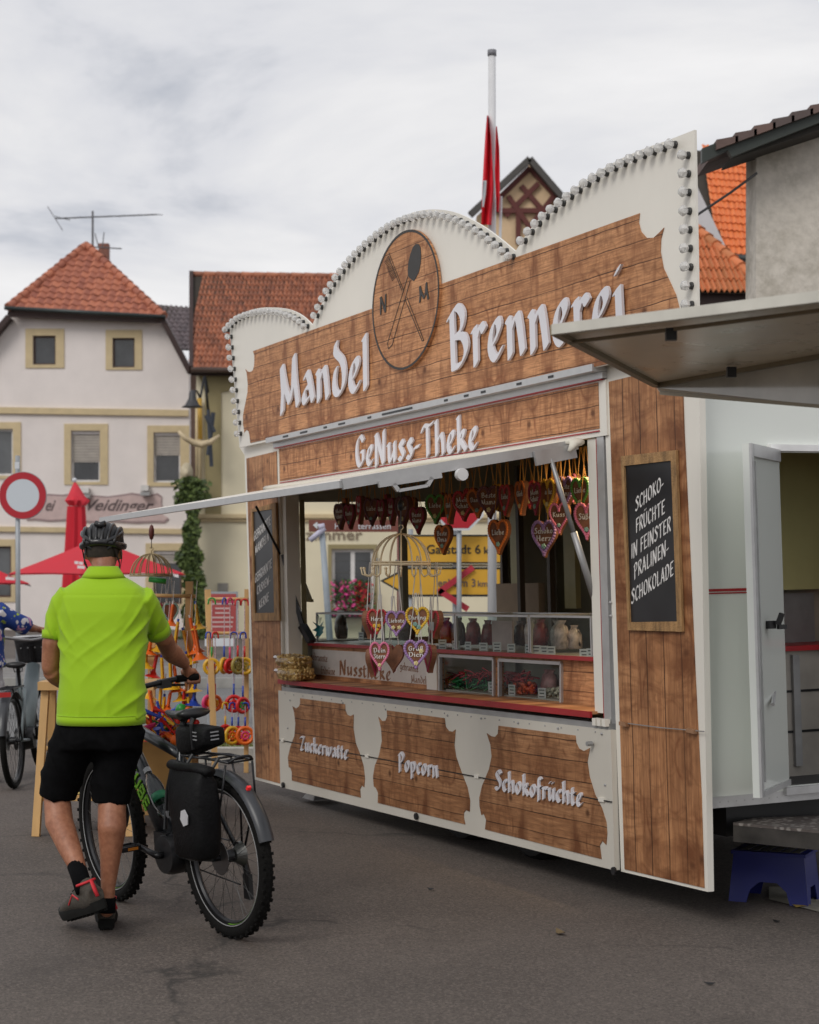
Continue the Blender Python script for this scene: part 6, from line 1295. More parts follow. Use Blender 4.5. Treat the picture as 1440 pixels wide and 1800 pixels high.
heap(884, 905, 1208, 1222, 40, mat('nut_brown', (.22, .10, .03), .5), 'roasted_nuts', 'small heap of brown nuts beside the orange sweets', .008, .010)
heap(955, 985, 1212, 1234, 90, mat('candy_white', (.55, .50, .38), .5), 'mixed_sweets', 'heap of pale mixed sweets at the right of the low window', .008, .010)
sack(966, 1199, .38, .14, .14, mat('pink_film', (.55, .26, .25), .35, var=.4, scale=25), 'pink wrapped sweet bag in the right low window')
tag(MB().box((0, 0, 0), (.12, .01, .12)).build('paper_note', mat('note_paper', (.55, .5, .44), .7), None, M=TM @ T3(*TL(898, 1175, .55))), 'pale paper note on the back of the right low window', 'paper')
# ================================================================== neighbouring stall's raised flap, steps
ZF = 2.37
def at_z(x, y, z):
    r = ray(x, y); return Vector(_C+r*((z-CAM_H)/r[2]))
A1, A2, A3, A4 = at_z(975, 586, ZF), at_z(1155, 679, ZF), at_z(1440, 529, ZF), at_z(1440, 629, ZF); A3 = A1+(A3-A1)*1.25; A4 = A2+(A4-A2)*1.25
nf = thing('stall_flap', 'raised cream flap of the neighbouring stall jutting in from the right', 'awning', A1)
edge = mat('flap_edge_grey', (.62, .60, .53), .5, var=.1); innf = mat('flap_inside', (.82, .74, .58), .3, var=.08, dirt=.2)
fq = [A1, A3, A4, A2]; nrm = (A3-A1).cross(A2-A1).normalized(); nrm = nrm if nrm.z > 0 else -nrm
MB().hexa([q+nrm*.022 for q in fq], [q+nrm*.03 for q in fq]).build('top_sheet', cream, nf); MB().hexa([q+nrm*.012 for q in fq], [q+nrm*.018 for q in fq]).build('underside', innf, nf)
for i in range(4):
    a, b = fq[i], fq[(i+1) % 4]; MB().bar(a+nrm*.012, b+nrm*.012, .03, .034).build('frame_bar', edge if i in (0, 1) else mat('bronze_bar', (.30, .25, .17), .5, .2), nf)
MB().bar(A1.lerp(A2, .12)-nrm*.004, A3.lerp(A4, .12)-nrm*.004, .012, .012).build('inner_rail', mat('brown_rail', (.25, .2, .13), .6), nf)  # thin brown rail just inside the near edge
gp_ = mat('glossy_grey_panel', (.50, .48, .43), .12, var=.35, scale=1.6, coat=.5)
B1, B2_ = A2, A4; B4 = W(1162, 691, A2.y); B3 = W(1440, 714, A2.lerp(A4, .8).y); B3 = B4+(B3-B4)*1.25
MB().hexa([B1-nrm*.006, B2_-nrm*.006, B3, B4], [q+Vector((0, .012, 0)) for q in (B1-nrm*.006, B2_-nrm*.006, B3, B4)]).build('glossy_panel', gp_, nf)
MB().bar(B4, B3, .012, .014).build('panel_rail', mat('bronze_bar', (.30, .25, .17), .5, .2), nf)
for x, y, t_ in ((1123, 594, .12), (1250, 668, .88)): p = A1.lerp(A3, .35 if x < 1200 else .42).lerp(A2.lerp(A4, .35 if x < 1200 else .42), t_); MB().box(p-nrm*.02, (.035, .03, .04)).build('latch', black, nf)
under(nf)
# metal step
sp_ = thing('metal_step', 'chequer plate metal step under the end door', 'step', ground_at(1400, 1600))
m_, t_, b_ = newmat('chequer_plate', .5, .5); tc = nd(t_, 'ShaderNodeTexCoord'); w1 = nd(t_, 'ShaderNodeTexVoronoi'); w1.inputs['Scale'].default_value = 28; t_.links.new(tc.outputs['Object'], w1.inputs['Vector'])
t_.links.new(mixc(t_, ramp(t_, w1.outputs['Distance'], ((.25, 0.), (.4, 1.))), (.38, .35, .32), (.14, .12, .11)), b_.inputs['Base Color']); bump(t_, b_, w1.outputs['Distance'], .6, .004)
P_ = [at_z(1289, 1446, .45), at_z(1500, 1466, .45), at_z(1500, 1431, .45), at_z(1325, 1437, .45)]
MB().hexa([p-Vector((0, 0, .012)) for p in P_], P_).build('tread', m_, sp_); MB().hexa([p-Vector((0, 0, .085)) for p in P_], [p-Vector((0, 0, .013)) for p in P_]).build('step_frame', mat('dark_steel', (.05, .045, .04), .6, .3, var=.5, scale=8), sp_)
for p in P_[1:3]: MB().bar(p*1.0-Vector((0, 0, .09)), Vector((p.x, p.y, 0)), .03, .03).build('leg', black, sp_)
under(sp_)
# blue step stool
bm = mat('blue_plastic', (.003, .010, .17), .38, var=.06); so_ = ground_at(1372, 1590)
stl = thing('step_stool', 'dark blue plastic step stool standing by the metal step', 'step stool', Matrix.Translation(so_+Vector((0, .13, 0))) @ Matrix.Rotation(-.45, 4, 'Z'))
w2, d2, hh = .17, .115, .235
def leg_panel(x0, x1, y, yb, cut, nm):
    P = [(x0, hh), (x0*1.12, 0), (x0*1.12+cut*.0+.09*(1 if x0 < 0 else 1), 0)]
    top_ = [(-w2, hh), (-w2*1.13, 0), (-w2*.62, 0), (-w2*.52, .06), (-w2*.25, .10), (w2*.25, .10), (w2*.52, .06), (w2*.62, 0), (w2*1.13, 0), (w2, hh)]
    return MB().shape([top_], lambda a, b, c: (a, y+(yb-y)*(1-b/hh)+(.006 if y < 0 else -.006)*(1-c), b))
leg_panel(-w2, w2, -d2, -d2*1.15, 0, '').build('front_side', bm, stl); leg_panel(-w2, w2, d2, d2*1.15, 0, '').build('back_side', bm, stl)
for s_ in (-1, 1):
    P = [(-d2, hh), (-d2*1.14, 0), (-d2*.6, 0), (-d2*.4, .08), (d2*.4, .08), (d2*.6, 0), (d2*1.14, 0), (d2, hh)]
    MB().shape([P], lambda a, b, c, s_=s_: (s_*(w2+(w2*.13)*(1-b/hh))-s_*.006*c, a, b)).build('end_side', bm, stl)
MB().box((0, 0, hh), (2*w2+.02, 2*d2+.02, .016)).build('top_step', bm, stl)
gr_ = MB()
for i in range(6): gr_.box((-.125+i*.05, 0, hh+.009), (.036, .17, .003))
o_ = gr_.build('grip_pad', mat('grip_grey', (.10, .09, .08), .8), stl); o_['kind'] = 'stuff'
MB().box((.0, -d2-.004, hh*.55), (.05, .001, .008)).build('embossed_mark', mat('pale_blue_mark', (.12, .14, .3), .5), stl)
# ================================================================== people
sk_m, sk_t, sk_b = newmat('skin', .5); f = mth(sk_t, 'ADD', mth(sk_t, 'MULTIPLY', noise(sk_t, 9, 5), .6), mth(sk_t, 'MULTIPLY', noise(sk_t, 55, 4), .4)); sk_t.links.new(mixc(sk_t, ramp(sk_t, f, ((.35, 0.), (.65, 1.))), (.43, .19, .105), (.24, .088, .045)), sk_b.inputs['Base Color']); sk_b.inputs['Subsurface Weight'].default_value = .08; sk_b.inputs['Subsurface Radius'].default_value = (.02, .008, .004)
bump(sk_t, sk_b, noise(sk_t, 120, 3), .15, .002)
hair = mat('dark_hair', (.03, .022, .016), .7, var=.4, scale=60)
DM = 8.05
def frame_pts(D0): return lambda x, y, dy=0.0: W(x, y, D0+dy)
def chain(mb, pts, k=.002516, n=14):
    """limb through (point, radius in photo px) with rounded ends"""
    P = [p for p, r in pts]; R = [r*k for p, r in pts]
    mb.tube(P, R, n); mb.ball(P[0], R[0]*.995, n); mb.ball(P[-1], R[-1]*.995, n)
    for p, r in zip(P[1:-1], R[1:-1]): mb.ball(p, r*.99, n)
def oval_rings(mb, rows, Q, n=28, k=.002516, pw=2.4):
    R = []
    for (y, cx, hw, hd, dy) in rows:
        c = Q(cx, y, dy); ring = []
        for i in range(n):
            t = 2*math.pi*i/n; ct, s_ = math.cos(t), math.sin(t)
            ring.append(c+Vector((hw*k*math.copysign(abs(ct)**(2/pw), ct), hd*math.copysign(abs(s_)**(2/pw), s_), 0)))
        R.append(ring)
    mb.rings(R)
def hand(mb, wrist, grip, axis, k=1.0, curl=1):
    """palm with four fingers closed over a bar through grip along axis and a thumb below"""
    ax = Vector(axis).normalized(); w, g = Vector(wrist), Vector(grip); d = (g-w).normalized(); up = ax.cross(d).normalized(); up = up if up.z > 0 else -up
    palm = g+up*.022-d*.025; mb.tube([w, w.lerp(palm, .6), palm+d*.01], [(.026*k, .020*k), (.030*k, .018*k), (.040*k, .016*k)], 12); mb.ball(palm, (.036*k, .036*k, .020*k), 12)
    for i in range(4):
        o = ax*((i-1.5)*.021*k); L = (.92, 1, .96, .8)[i]; b = palm+o+d*.02
        mb.tube([b, g+o+up*.026+d*.022*L, g+o+d*.038*L-up*.002, g+o+d*.022*L-up*.024, g+o-d*.002-up*.024], [.0098*k, .0096*k, .009*k, .0082*k, .0065*k], 8)
    t0 = palm-ax*.035*k-d*.015; mb.tube([t0, g-ax*.045*k-up*.008, g-ax*.030*k+d*.012-up*.024], [.0125*k, .0108*k, .008*k], 8)
Q = frame_pts(DM)
bp = thing('person', 'man in bright lime green polo shirt and black helmet pushing a black bicycle', 'person', Vector((W(182, 1000, DM).x, DM, 0)))
# the bicycle's frame of reference is needed for the grips
BX = Vector((-.588, .809, 0)).normalized(); BY = Vector((-BX.y, BX.x, 0)); rc = ground_at(408, 1648); rc.z = 0
BM = Matrix(((BX.x, BY.x, 0, rc.x), (BX.y, BY.y, 0, rc.y), (0, 0, 1, 0), (0, 0, 0, 1))) @ Matrix.Rotation(math.radians(-4.5), 4, 'X')
# steered handlebar
BAR_C, BAR_L = Vector((.80, 0, 1.045)), .335
gripR = BM @ Vector((.76, -.30, 1.06)); gripL = BM @ Vector((.76, .30, 1.06)); baxis = (BM.to_3x3() @ Vector((0, 1, 0)))
mb = MB()
oval_rings(mb, [(1290, 178, 50, .11, .02), (1240, 180, 56, .11, .03), (1180, 180, 60, .11, .06), (1110, 181, 60, .11, .10), (1060, 182, 58, .09, .12), (1032, 182, 36, .065, .12), (1012, 182, 26, .06, .12)], Q)
chain(mb, [(Q(182, 1030, .12), 24), (Q(182, 1005, .13), 21), (Q(182, 985, .15), 22)])
HC = Q(181, 962, .19); mb.ball(HC, (.078, .098, .105), 18); mb.ball(HC+Vector((0, .03, -.055)), (.060, .075, .06), 14)
mb.ball(HC+Vector((0, .115, -.025)), (.013, .022, .022), 8)
for s_ in (-1, 1): mb.ball(HC+Vector((s_*.080, .005, -.030)), (.010, .020, .032), 8); mb.ball(HC+Vector((s_*.03, .085, .0)), (.018, .012, .012), 8)
mb.ball(HC+Vector((0, .098, -.062)), (.026, .012, .008), 8)
chain(mb, [(Q(122, 1058, .10), 17), (Q(101, 1090, .08), 17), (Q(92, 1130, .08), 18.5), (Q(89, 1172, .10), 16.5)])
elL = Q(89, 1178, .10); wrL = elL.lerp(gripL, .82)
mb.tube([elL, elL.lerp(gripL, .25), elL.lerp(gripL, .55), wrL], [.042, .046, .036, .026], 14); hand(mb, wrL, gripL, baxis)
chain(mb, [(Q(246, 1056, .10), 17), (Q(266, 1086, .15), 17), (Q(288, 1122, .24), 17.5), (Q(296, 1140, .34), 16.5)])
elR = Q(297, 1143, .36); wrR = gripR-(gripR-elR).normalized()*.085+Vector((0, 0, .03))
mb.tube([elR, elR.lerp(wrR, .3), elR.lerp(wrR, .65), wrR], [.044, .047, .037, .027], 14); hand(mb, wrR, gripR, baxis)
# legs
chain(mb, [(Q(146, 1290, .02), 28), (Q(118, 1350, .06), 24), (Q(100, 1398, .075), 24), (Q(104, 1445, .02), 25), (Q(122, 1490, -.08), 20), (Q(141, 1535, -.17), 13.5), (Q(148, 1560, -.20), 14)])
chain(mb, [(Q(208, 1290, .02), 28), (Q(204, 1350, .04), 24), (Q(197, 1400, .04), 24.5), (Q(197, 1455, -.01), 25.5), (Q(194, 1510, .0), 18), (Q(190, 1560, .0), 13), (Q(188, 1600, .0), 13)])
body = place(remesh(mb, .0075, 4), 'body', bp); body.data.materials.append(sk_m)
# eyes (on the far side)
for s_ in (-1, 1): MB().ball(HC+Vector((s_*.031, .094, .0)), .010, 8).build('eye', mat('eye_white', (.5, .48, .45), .3), bp, True)
mbh = MB(); mbh.ball(HC+Vector((0, -.012, .005)), (.081, .098, .10), 18); ho = mbh.build('hair', hair, bp, True)
# trim hair to the head's back and top
hm_ = ho.data; bmh = bmesh.new(); bmh.from_mesh(hm_); bmesh.ops.delete(bmh, geom=[v for v in bmh.verts if v.co.z < HC.z-.058 or v.co.y > HC.y+.06], context='VERTS'); bmh.to_mesh(hm_); bmh.free()
# shirt
lime_m, lt, lb_ = newmat('lime_fabric', .75, 0, .3); f = noise(lt, 500, 2); lt.links.new(mixc(lt, f, (.27, .46, .006), (.33, .55, .010)), lb_.inputs['Base Color']); bump(lt, lb_, f, .15, .001); lb_.inputs['Sheen Weight'].default_value = .15
lime_d = mat('lime_hem', (.27, .44, .008), .8)
mb = MB()
oval_rings(mb, [(1262, 178, 77, .15, .02), (1230, 179, 77, .155, .03), (1190, 180, 76, .155, .05), (1150, 181, 76, .155, .075), (1110, 182, 78, .155, .10), (1075, 183, 83, .148, .11), (1050, 183, 81, .135, .12), (1034, 183, 70, .115, .125), (1022, 183, 52, .09, .13), (1013, 183, 35, .07, .13), (1003, 183, 29, .062, .135)], Q, 36)
mb.tube([Q(126, 1050, .10), Q(110, 1066, .10), Q(100, 1088, .09), Q(96, 1108, .08), Q(94, 1121, .08)], [(.070, .075), (.062, .070), (.052, .058), (.048, .053), (.047, .051)], 18)
mb.tube([Q(244, 1050, .10), Q(256, 1066, .13), Q(266, 1085, .16), Q(274, 1100, .20), (Q(279, 1112, .23))], [(.068, .075), (.062, .070), (.058, .062), (.055, .058), (.054, .056)], 18)
def shirt_fold(co, no):
    c = np.array(Q(181, 1130, .1)); x, y, z = (co-c).T; s_ = np.sin
    def ridge_(ph, p=2.2): return (1-np.abs(s_(ph)))**p
    wob = s_(x*11+z*5)*.8+s_(z*17-x*6)*.6
    low = np.clip((.14-z)/.30, 0, 1); m1 = .5+.5*s_(x*9+z*7+1.0); m2 = .5+.5*s_(x*6-z*9+2.0)
    d1 = ridge_((z*.75-x*1.0)*30+wob, 1.8)*low*m1*.013           # long diagonal drags from the waist to the right shoulder
    d2 = ridge_((z*.9+x*.8)*24+wob*1.3+1, 2.0)*low*m2*.009
    vt = ridge_(x*26+z*3+s_(z*8)*.8, 2.0)*np.clip((-.12-z)/.2, 0, 1)*.007
    arm = np.exp(-((np.abs(x)-.185)/.06)**2)*np.exp(-((z-.06)/.11)**2); a1 = ridge_((z*.8-np.abs(x)*1.3)*38+wob, 1.6)*arm*.014
    yoke = -np.exp(-((z-.215)/.004)**2)*.0022*(np.abs(x) < .17)
    return no*((d1+d2*.45+vt+a1+yoke)-.006*low)[:, None].astype('f')
sh = place(remesh(mb, .0065, 5, shirt_fold), 'polo_shirt', bp); sh.data.materials.append(lime_m)
col_ = MB(); R_ = []
for (y, cx, hw, hd, dy) in ((1020, 183, 41, .082, .125), (1012, 183, 35.5, .077, .130), (1001, 183, 28, .066, .138), (999, 183, 26, .060, .138), (1008, 183, 26, .058, .138)): R_.append([Q(cx, y-(4 if math.sin(2*math.pi*i/28) < 0 else 0)*1, dy)+Vector((hw*.002516*math.cos(2*math.pi*i/28), hd*math.sin(2*math.pi*i/28), 0)) for i in range(28)])
col_.rings(R_).build('collar', lime_m, sh, True)
def band(pts, rr, th, nm, m):  # knitted cuff / hem
    MB().tube(pts, rr, 20).build(nm, m, sh, True)
band([Q(96.0, 1109, .08), Q(94, 1123.5, .078)], [(.0505, .0555), (.0495, .054)], 0, 'cuff', lime_m); band([Q(273.5, 1101, .205), Q(280, 1115, .235)], [(.058, .061), (.057, .0595)], 0, 'cuff', lime_m)
def ovring(y, cx, hw, hd, dy, n=40, pw=2.4): return [Q(cx, y, dy)+Vector((hw*.002516*math.copysign(abs(math.cos(2*math.pi*i/n))**(2/pw), math.cos(2*math.pi*i/n)), hd*math.copysign(abs(math.sin(2*math.pi*i/n))**(2/pw), math.sin(2*math.pi*i/n)), 0)) for i in range(n)]
for yy in (1256, ): MB().tube(ovring(yy, 178, 76.6, .151, .02), .0022, 5, close=True).build('hem_seam', lime_d, sh, True)
MB().rings([ovring(1272, 178, 77.5, .152, .02), ovring(1255, 178, 77.2, .151, .02), ovring(1255, 178, 74, .146, .02), ovring(1272, 178, 74, .146, .02)], cap=False, close=True).build('hem', lime_m, sh, True)
# shorts
mb = MB()
oval_rings(mb, [(1252, 178, 68, .135, .02), (1290, 176, 74, .14, .02), (1315, 172, 79, .14, .03)], Q)
mb.tube([Q(140, 1280, .02), Q(120, 1330, .05), Q(108, 1370, .07), Q(101, 1402, .075)], [(.10, .12), (.096, .105), (.089, .095), (.082, .086)], 20)
mb.tube([Q(210, 1280, .02), Q(205, 1330, .04), Q(198, 1375, .04), Q(195, 1411, .04)], [(.10, .12), (.092, .102), (.083, .092), (.075, .084)], 20)
blk_fab = mat('black_fabric', (.004, .004, .0045), .95, spec=.1, var=.3, scale=30)
so2 = place(remesh(mb, .009, 4, lambda co, no: no*((1-np.abs(np.sin(co[:, 2]*16+co[:, 0]*14+np.sin(co[:, 0]*20))))**2*.010+np.sin(co[:, 2]*17-co[:, 0]*30)*.003)[:, None].astype('f')), 'shorts', bp); so2.data.materials.append(blk_fab)
# socks and shoes
shoe_u = mat('grey_green_mesh', (.060, .050, .038), .8, var=.4, scale=60, bmp=.5); sole_m = mat('rubber_sole', (.008, .008, .007), .8, spec=.2); redf = mat('red_lining', (.55, .02, .03), .6)
MB().tube([Q(134, 1521, -.14), Q(142, 1545, -.19), Q(149, 1566, -.22)], [.040, .0385, .040], 16).build('sock', blk_fab, bp, True)
MB().tube([Q(190, 1577, 0), Q(189, 1604, 0)], [.0345, .036], 16).build('sock', blk_fab, bp, True)
def shoe(heel, toe, upd, nm='shoe', wd=.046):
    h, t = Vector(heel), Vector(toe); d = (t-h).normalized(); u = Vector(upd); u = (u-d*u.dot(d)).normalized(); s_ = d.cross(u); L = (t-h).length
    P = lambda a, b, c=0: h+d*(a*L)+u*b+s_*c
    mb = MB(); mb.tube([P(.02, .045), P(.15, .055), P(.35, .06), P(.6, .042), (P(.82, .030)), P(.97, .022)], [(.048, .040), (.062, .042), (.058, .043), (.038, .046), (.030, .046), (.018, .032)], 16)
    mb.tube([P(.08, .07), P(.16, .105)], [(.038, .036), (.040, .040)], 14)
    o = place(remesh(mb, .006, 3), nm, bp); o.data.materials.append(shoe_u)
    R_ = []
    out = [(-.03, .0), (-.02, .024), (.05, .034), (.25, .034), (.45, .036), (.7, .047), (.88, .040), (1.0, .018), (1.03, 0)]; full = out+[(a, -c) for a, c in out[-2:0:-1]]
    sp_ = [(q.x, q.y) for q in spline([(a, c, 0) for a, c in full], 3, True)]
    toe_r = lambda a: .035*max(0, a-.8)*3
    MB().rings([[P(a, -.012+toe_r(a), c*1.02) for a, c in sp_], [P(a, .012+toe_r(a), c*1.12) for a, c in sp_], [P(a, .028+toe_r(a), c*1.02) for a, c in sp_]]).build('sole', sole_m, o, True, 40)
    for i in range(9):
        a = .02+i*.115
        for c in (-.02, .02): MB().box(P(a, -.016+toe_r(a), c), (.016, .016, .016), M=Matrix((d, s_, u)).transposed().to_4x4()).build('lug', sole_m, o)
    MB().tube([P(.14, .116)+(d*math.cos(b)*.043)+(s_*math.sin(b)*.040) for b in [2*math.pi*i/18 for i in range(18)]], .006, 6, close=True).build('red_collar', redf, o, True)
    MB().tube([P(-.035, .045), P(-.02, .08), P(-.01, .122)], [(.006, .010), (.006, .012), (.005, .009)], 8).build('heel_tab', redf, o, True)
    for i in range(4): MB().tube([P(.40+i*.07, .100-i*.010, -.028), P(.43+i*.07, .106-i*.012, 0), P(.40+i*.07, .100-i*.010, .028)], .0028, 5).build('lace', sole_m, o)
    for c in (-1, 1): MB().tube([P(.22, .06, c*.043), P(.38, .085, c*.036), P(.5, .05, c*.047)], .004, 5).build('red_stripe', redf, o)
tl = ground_at(112, 1630); shoe(Q(176, 1594, -.30), Vector((tl.x, tl.y+.06, .035)), Vector((-.05, -.5, 1)))
hr = ground_at(187, 1636); shoe(Vector((hr.x-.002, hr.y+.01, .02)), Vector((hr.x-.045, hr.y+.27, .02)), (0, 0, 1))
# helmet
hel = MB(); HH = HC+Vector((0, .005, .028))
hel.ball(HH+Vector((0, -.0, .0)), (.093, .118, .088), 24); helmet = hel.build('helmet', mat('helmet_shell_inner', (.006, .006, .007), .5), bp, True)
bmh = bmesh.new(); bmh.from_mesh(helmet.data); bmesh.ops.delete(bmh, geom=[v for v in bmh.verts if v.co.z < HH.z-.030], context='VERTS'); bmh.to_mesh(helmet.data); bmh.free()
gls = mat('helmet_gloss', (.008, .008, .009), .3, spec=.6); EV = lambda az, el, r=1.0: HH+Vector((.099*r*math.cos(el)*math.sin(az), -.124*r*math.cos(el)*math.cos(az), .096*r*math.sin(el)))
for x in (-.062, -.036, -.012, .012, .036, .062):
    pts = []
    for i in range(15):
        a = math.pi*(.02+.96*i/14); yy = -.124*math.cos(a); zz2 = .100*math.sin(a)*math.sqrt(max(0, 1-(x/.098)**2)); s_ = math.sqrt(max(.05, 1-(x/.105)**2)); pts.append(HH+Vector((x*(1.0+.25*math.sin(a)), yy*s_, zz2-.022)))
    MB().tube(pts, [(.012, .0085)]*15, 8).build('helmet_rib', gls, helmet, True)
MB().tube([EV(a, -.16+.10*math.cos(a*2)) for a in np.linspace(-3.1, 3.1, 30)], [(.016, .011)]*30, 8).build('helmet_rim', gls, helmet, True)
for s_ in (-1, 1): MB().tube([EV(s_*a, -.16+a*.42, 1.02) for a in np.linspace(.1, 1.35, 8)], [(.010, .008)]*8, 8).build('helmet_rib', gls, helmet, True); MB().tube([EV(s_*.55, -.22), EV(s_*.4, -.5, .92), EV(0, -.62, .86)], .009, 7).build('retention_strap', black, helmet, True)
MB().tube([EV(-.35, .9, 1.04), EV(0, .78, 1.03), EV(.35, .9, 1.04)], [(.014, .009)]*3, 8).build('helmet_rib', gls, helmet, True)
for s_ in (-1, 1):
    MB().tube([EV(s_*1.15, -.25), HC+Vector((s_*.086, .0, -.05)), HC+Vector((s_*.07, .035, -.11))], [(.008, .002)]*3, 6).build('chin_strap', black, helmet); MB().tube([EV(s_*.75, -.3, .98), HC+Vector((s_*.080, -.03, -.07)), HC+Vector((s_*.068, .035, -.11))], [(.007, .002)]*3, 6).build('chin_strap', black, helmet)
MB().ball(EV(0, -.42, .92), (.016, .008, .013), 10).build('fit_dial', gls, helmet, True)
under(bp)
# ================================================================== bicycles
rub = mat('tyre_rubber', (.008, .0075, .007), .85, spec=.15, var=.3, scale=40, bmp=.3)
refl = mat('reflective_line', (.32, .32, .32), .4); spk = mat('spoke_steel', (.06, .06, .06), .35, .6)
grf = mat('graphite_frame', (.020, .023, .027), .35, .2, var=.1, coat=.4); grn_ = mat('lime_decal', (.22, .55, .02), .5)
def wheel(par, c, R, tr, lug=True, decal=None, M=None):
    w = bpy.data.objects.new('wheel', None); w = MB().tube([(c[0]+(R-tr)*math.cos(a), 0, c[2]+(R-tr)*math.sin(a)) for a in [2*math.pi*i/56 for i in range(56)]], [(tr, tr)]*56, 12, close=True).build('tyre', rub, None, True)
    wh_ = bpy.data.objects.new('wheel', None); COL.objects.link(wh_); wh_.parent = par
    if M is not None: wh_.matrix_basis = M
    w.parent = wh_
    if lug:
        lg = MB()
        for i in range(84):
            a = 2*math.pi*i/84
            for s_ in ((-.014, .014) if i % 2 else (-.024, 0, .024)):
                r = R-.002-abs(s_)*.25; lg.box((c[0]+r*math.cos(a), s_, c[2]+r*math.sin(a)), (.010, .010, .013), M=Matrix.Rotation(-a, 4, 'Y'))
        o = lg.build('tread', rub, w); o['kind'] = 'stuff'
    ri = R-2*tr-.006
    prof = []
    rg_ = MB(); rings_ = []
    for i in range(56):
        a = 2*math.pi*i/56; cs, sn = math.cos(a), math.sin(a); rings_.append([Vector((c[0]+(ri+dr)*cs, dy, c[2]+(ri+dr)*sn)) for dr, dy in ((.014, -.013), (.014, .013), (-.004, .012), (-.012, .004), (-.012, -.004), (-.004, -.012))])
    rg_.rings(rings_, close=True, cap=False).build('rim', blackm, wh_, True, 40)
    MB().tube([(c[0]+(R-2*tr+.004)*math.cos(a), .0215, c[2]+(R-2*tr+.004)*math.sin(a)) for a in [2*math.pi*i/56 for i in range(56)]], .0022, 5, close=True).build('reflective_ring', refl, w)
    if decal:
        MB().tube([(c[0]+(ri+.003)*math.cos(a), .0145, c[2]+(ri+.003)*math.sin(a)) for a in np.linspace(3.5, 4.7, 16)], [(.004, .001)]*16, 6).build('rim_decal', grn_, wh_)
    hb = MB().tube([(c[0], -.06, c[2]), (c[0], -.028, c[2]), (c[0], -.026, c[2]), (c[0], .026, c[2]), (c[0], .028, c[2]), (c[0], .06, c[2])], [.012, .014, .028, .028, .014, .012], 14).build('hub', blackm, wh_, True, 40)
    for i in range(32):
        a = 2*math.pi*i/32; s_ = 1 if i % 2 else -1; b = a+(.5 if (i//2) % 2 else -.5); MB().tube([(c[0]+.026*math.cos(b), s_*.027, c[2]+.026*math.sin(b)), (c[0]+(ri-.008)*math.cos(a), s_*.004, c[2]+(ri-.008)*math.sin(a))], .0011, 4).build('spoke', spk, wh_)
    MB().tube([(c[0], .034, c[2]), (c[0], .036, c[2])], [.075, .075], 24).build('brake_disc', mat('disc_steel', (.2, .2, .2), .35, .8), wh_)
    return wh_
def saddle(par, x, z, m):
    R_ = []
    for t, hw, th in ((0, .070, .030), (.12, .080, .036), (.3, .066, .034), (.55, .030, .030), (.8, .021, .026), (1, .012, .016)):
        cx_ = x-.10+t*.27; R_.append([Vector((cx_, hw*math.cos(a), z+(.010*math.cos(math.pi*t*1.4))+th*.6*math.sin(a)*(1 if math.sin(a) > 0 else 1.3))) for a in [2*math.pi*i/14 for i in range(14)]])
    s_ = MB().rings(R_).build('saddle', m, par, True); MB().tube([(x-.05, .02, z-.02), (x-.02, .02, z-.05), (x+.06, .02, z-.05), (x+.12, .01, z-.02)], .0035, 5).tube([(x-.05, -.02, z-.02), (x-.02, -.02, z-.05), (x+.06, -.02, z-.05), (x+.12, -.01, z-.02)], .0035, 5).build('saddle_rail', blackm, s_); return s_
def loftbar(a, b, ra, rb, n=16): return MB().tube([a, Vector(a).lerp(Vector(b), .5), b], [ra, tuple((p+q)/2 for p, q in zip(ra, rb)), rb], n)
bk = thing('bicycle', 'black and graphite electric mountain bicycle with lime lettering pushed by the man', 'bicycle', BM)
R0, WB = .352, 1.115
wheel(bk, (0, 0, R0), R0, .030, True, True)
steer = Matrix.Translation((.93, 0, .70)) @ Matrix.Rotation(math.radians(-3), 4, 'Z') @ Matrix.Translation((-.93, 0, -.70))
wheel(bk, (WB, 0, R0), R0, .030, True, True, steer)
fr_o = loftbar((.875, 0, .80), (.50, 0, .37), (.056, .036), (.066, .042)).build('frame', grf, bk, True)
loftbar((.86, 0, .875), (.36, 0, .765), (.026, .034), (.021, .024)).build('top_tube', grf, fr_o, True)
MB().tube([(.435, 0, .40), (.395, 0, .60), (.345, 0, .80)], [.026, .021, .019], 12).build('seat_tube', grf, fr_o, True); MB().tube([(.345, 0, .80), (.305, 0, .935)], .014, 10).build('seat_post', blackm, bk, True)
MB().tube([(.835, 0, .94), (.875, 0, .83), (.93, 0, .70)], [.026, .028, .026], 12).build('head_tube', grf, fr_o, True)
for s_ in (-1, 1):
    MB().tube([(0, s_*.066, R0), (.20, s_*.060, .33), (.40, s_*.03, .32)], [.012, .013, .02], 10).build('chain_stay', grf, fr_o, True); MB().tube([(0, s_*.066, R0), (.18, s_*.055, .56), (.36, s_*.018, .74)], [.011, .011, .012], 10).build('seat_stay', grf, fr_o, True)
    MB().tube([(.945, s_*.062, .68), (1.02, s_*.062, .52), (WB-.01, s_*.062, R0)], [.020, .021, .018], 12).build('fork_leg', blackm, bk, True, M=steer)
MB().tube([(.94, -.07, .69), (.935, 0, .705), (.94, .07, .69)], [.022, .026, .022], 12).build('fork_crown', blackm, bk, True, M=steer)
MB().lathe([(.02, -.075), (.085, -.07), (.095, -.04), (.095, .04), (.085, .07), (.02, .075)], 24, (.45, 0, .315), 'Y').box((.49, 0, .36), (.12, .12, .10)).build('motor', blackm, fr_o, True, 40)
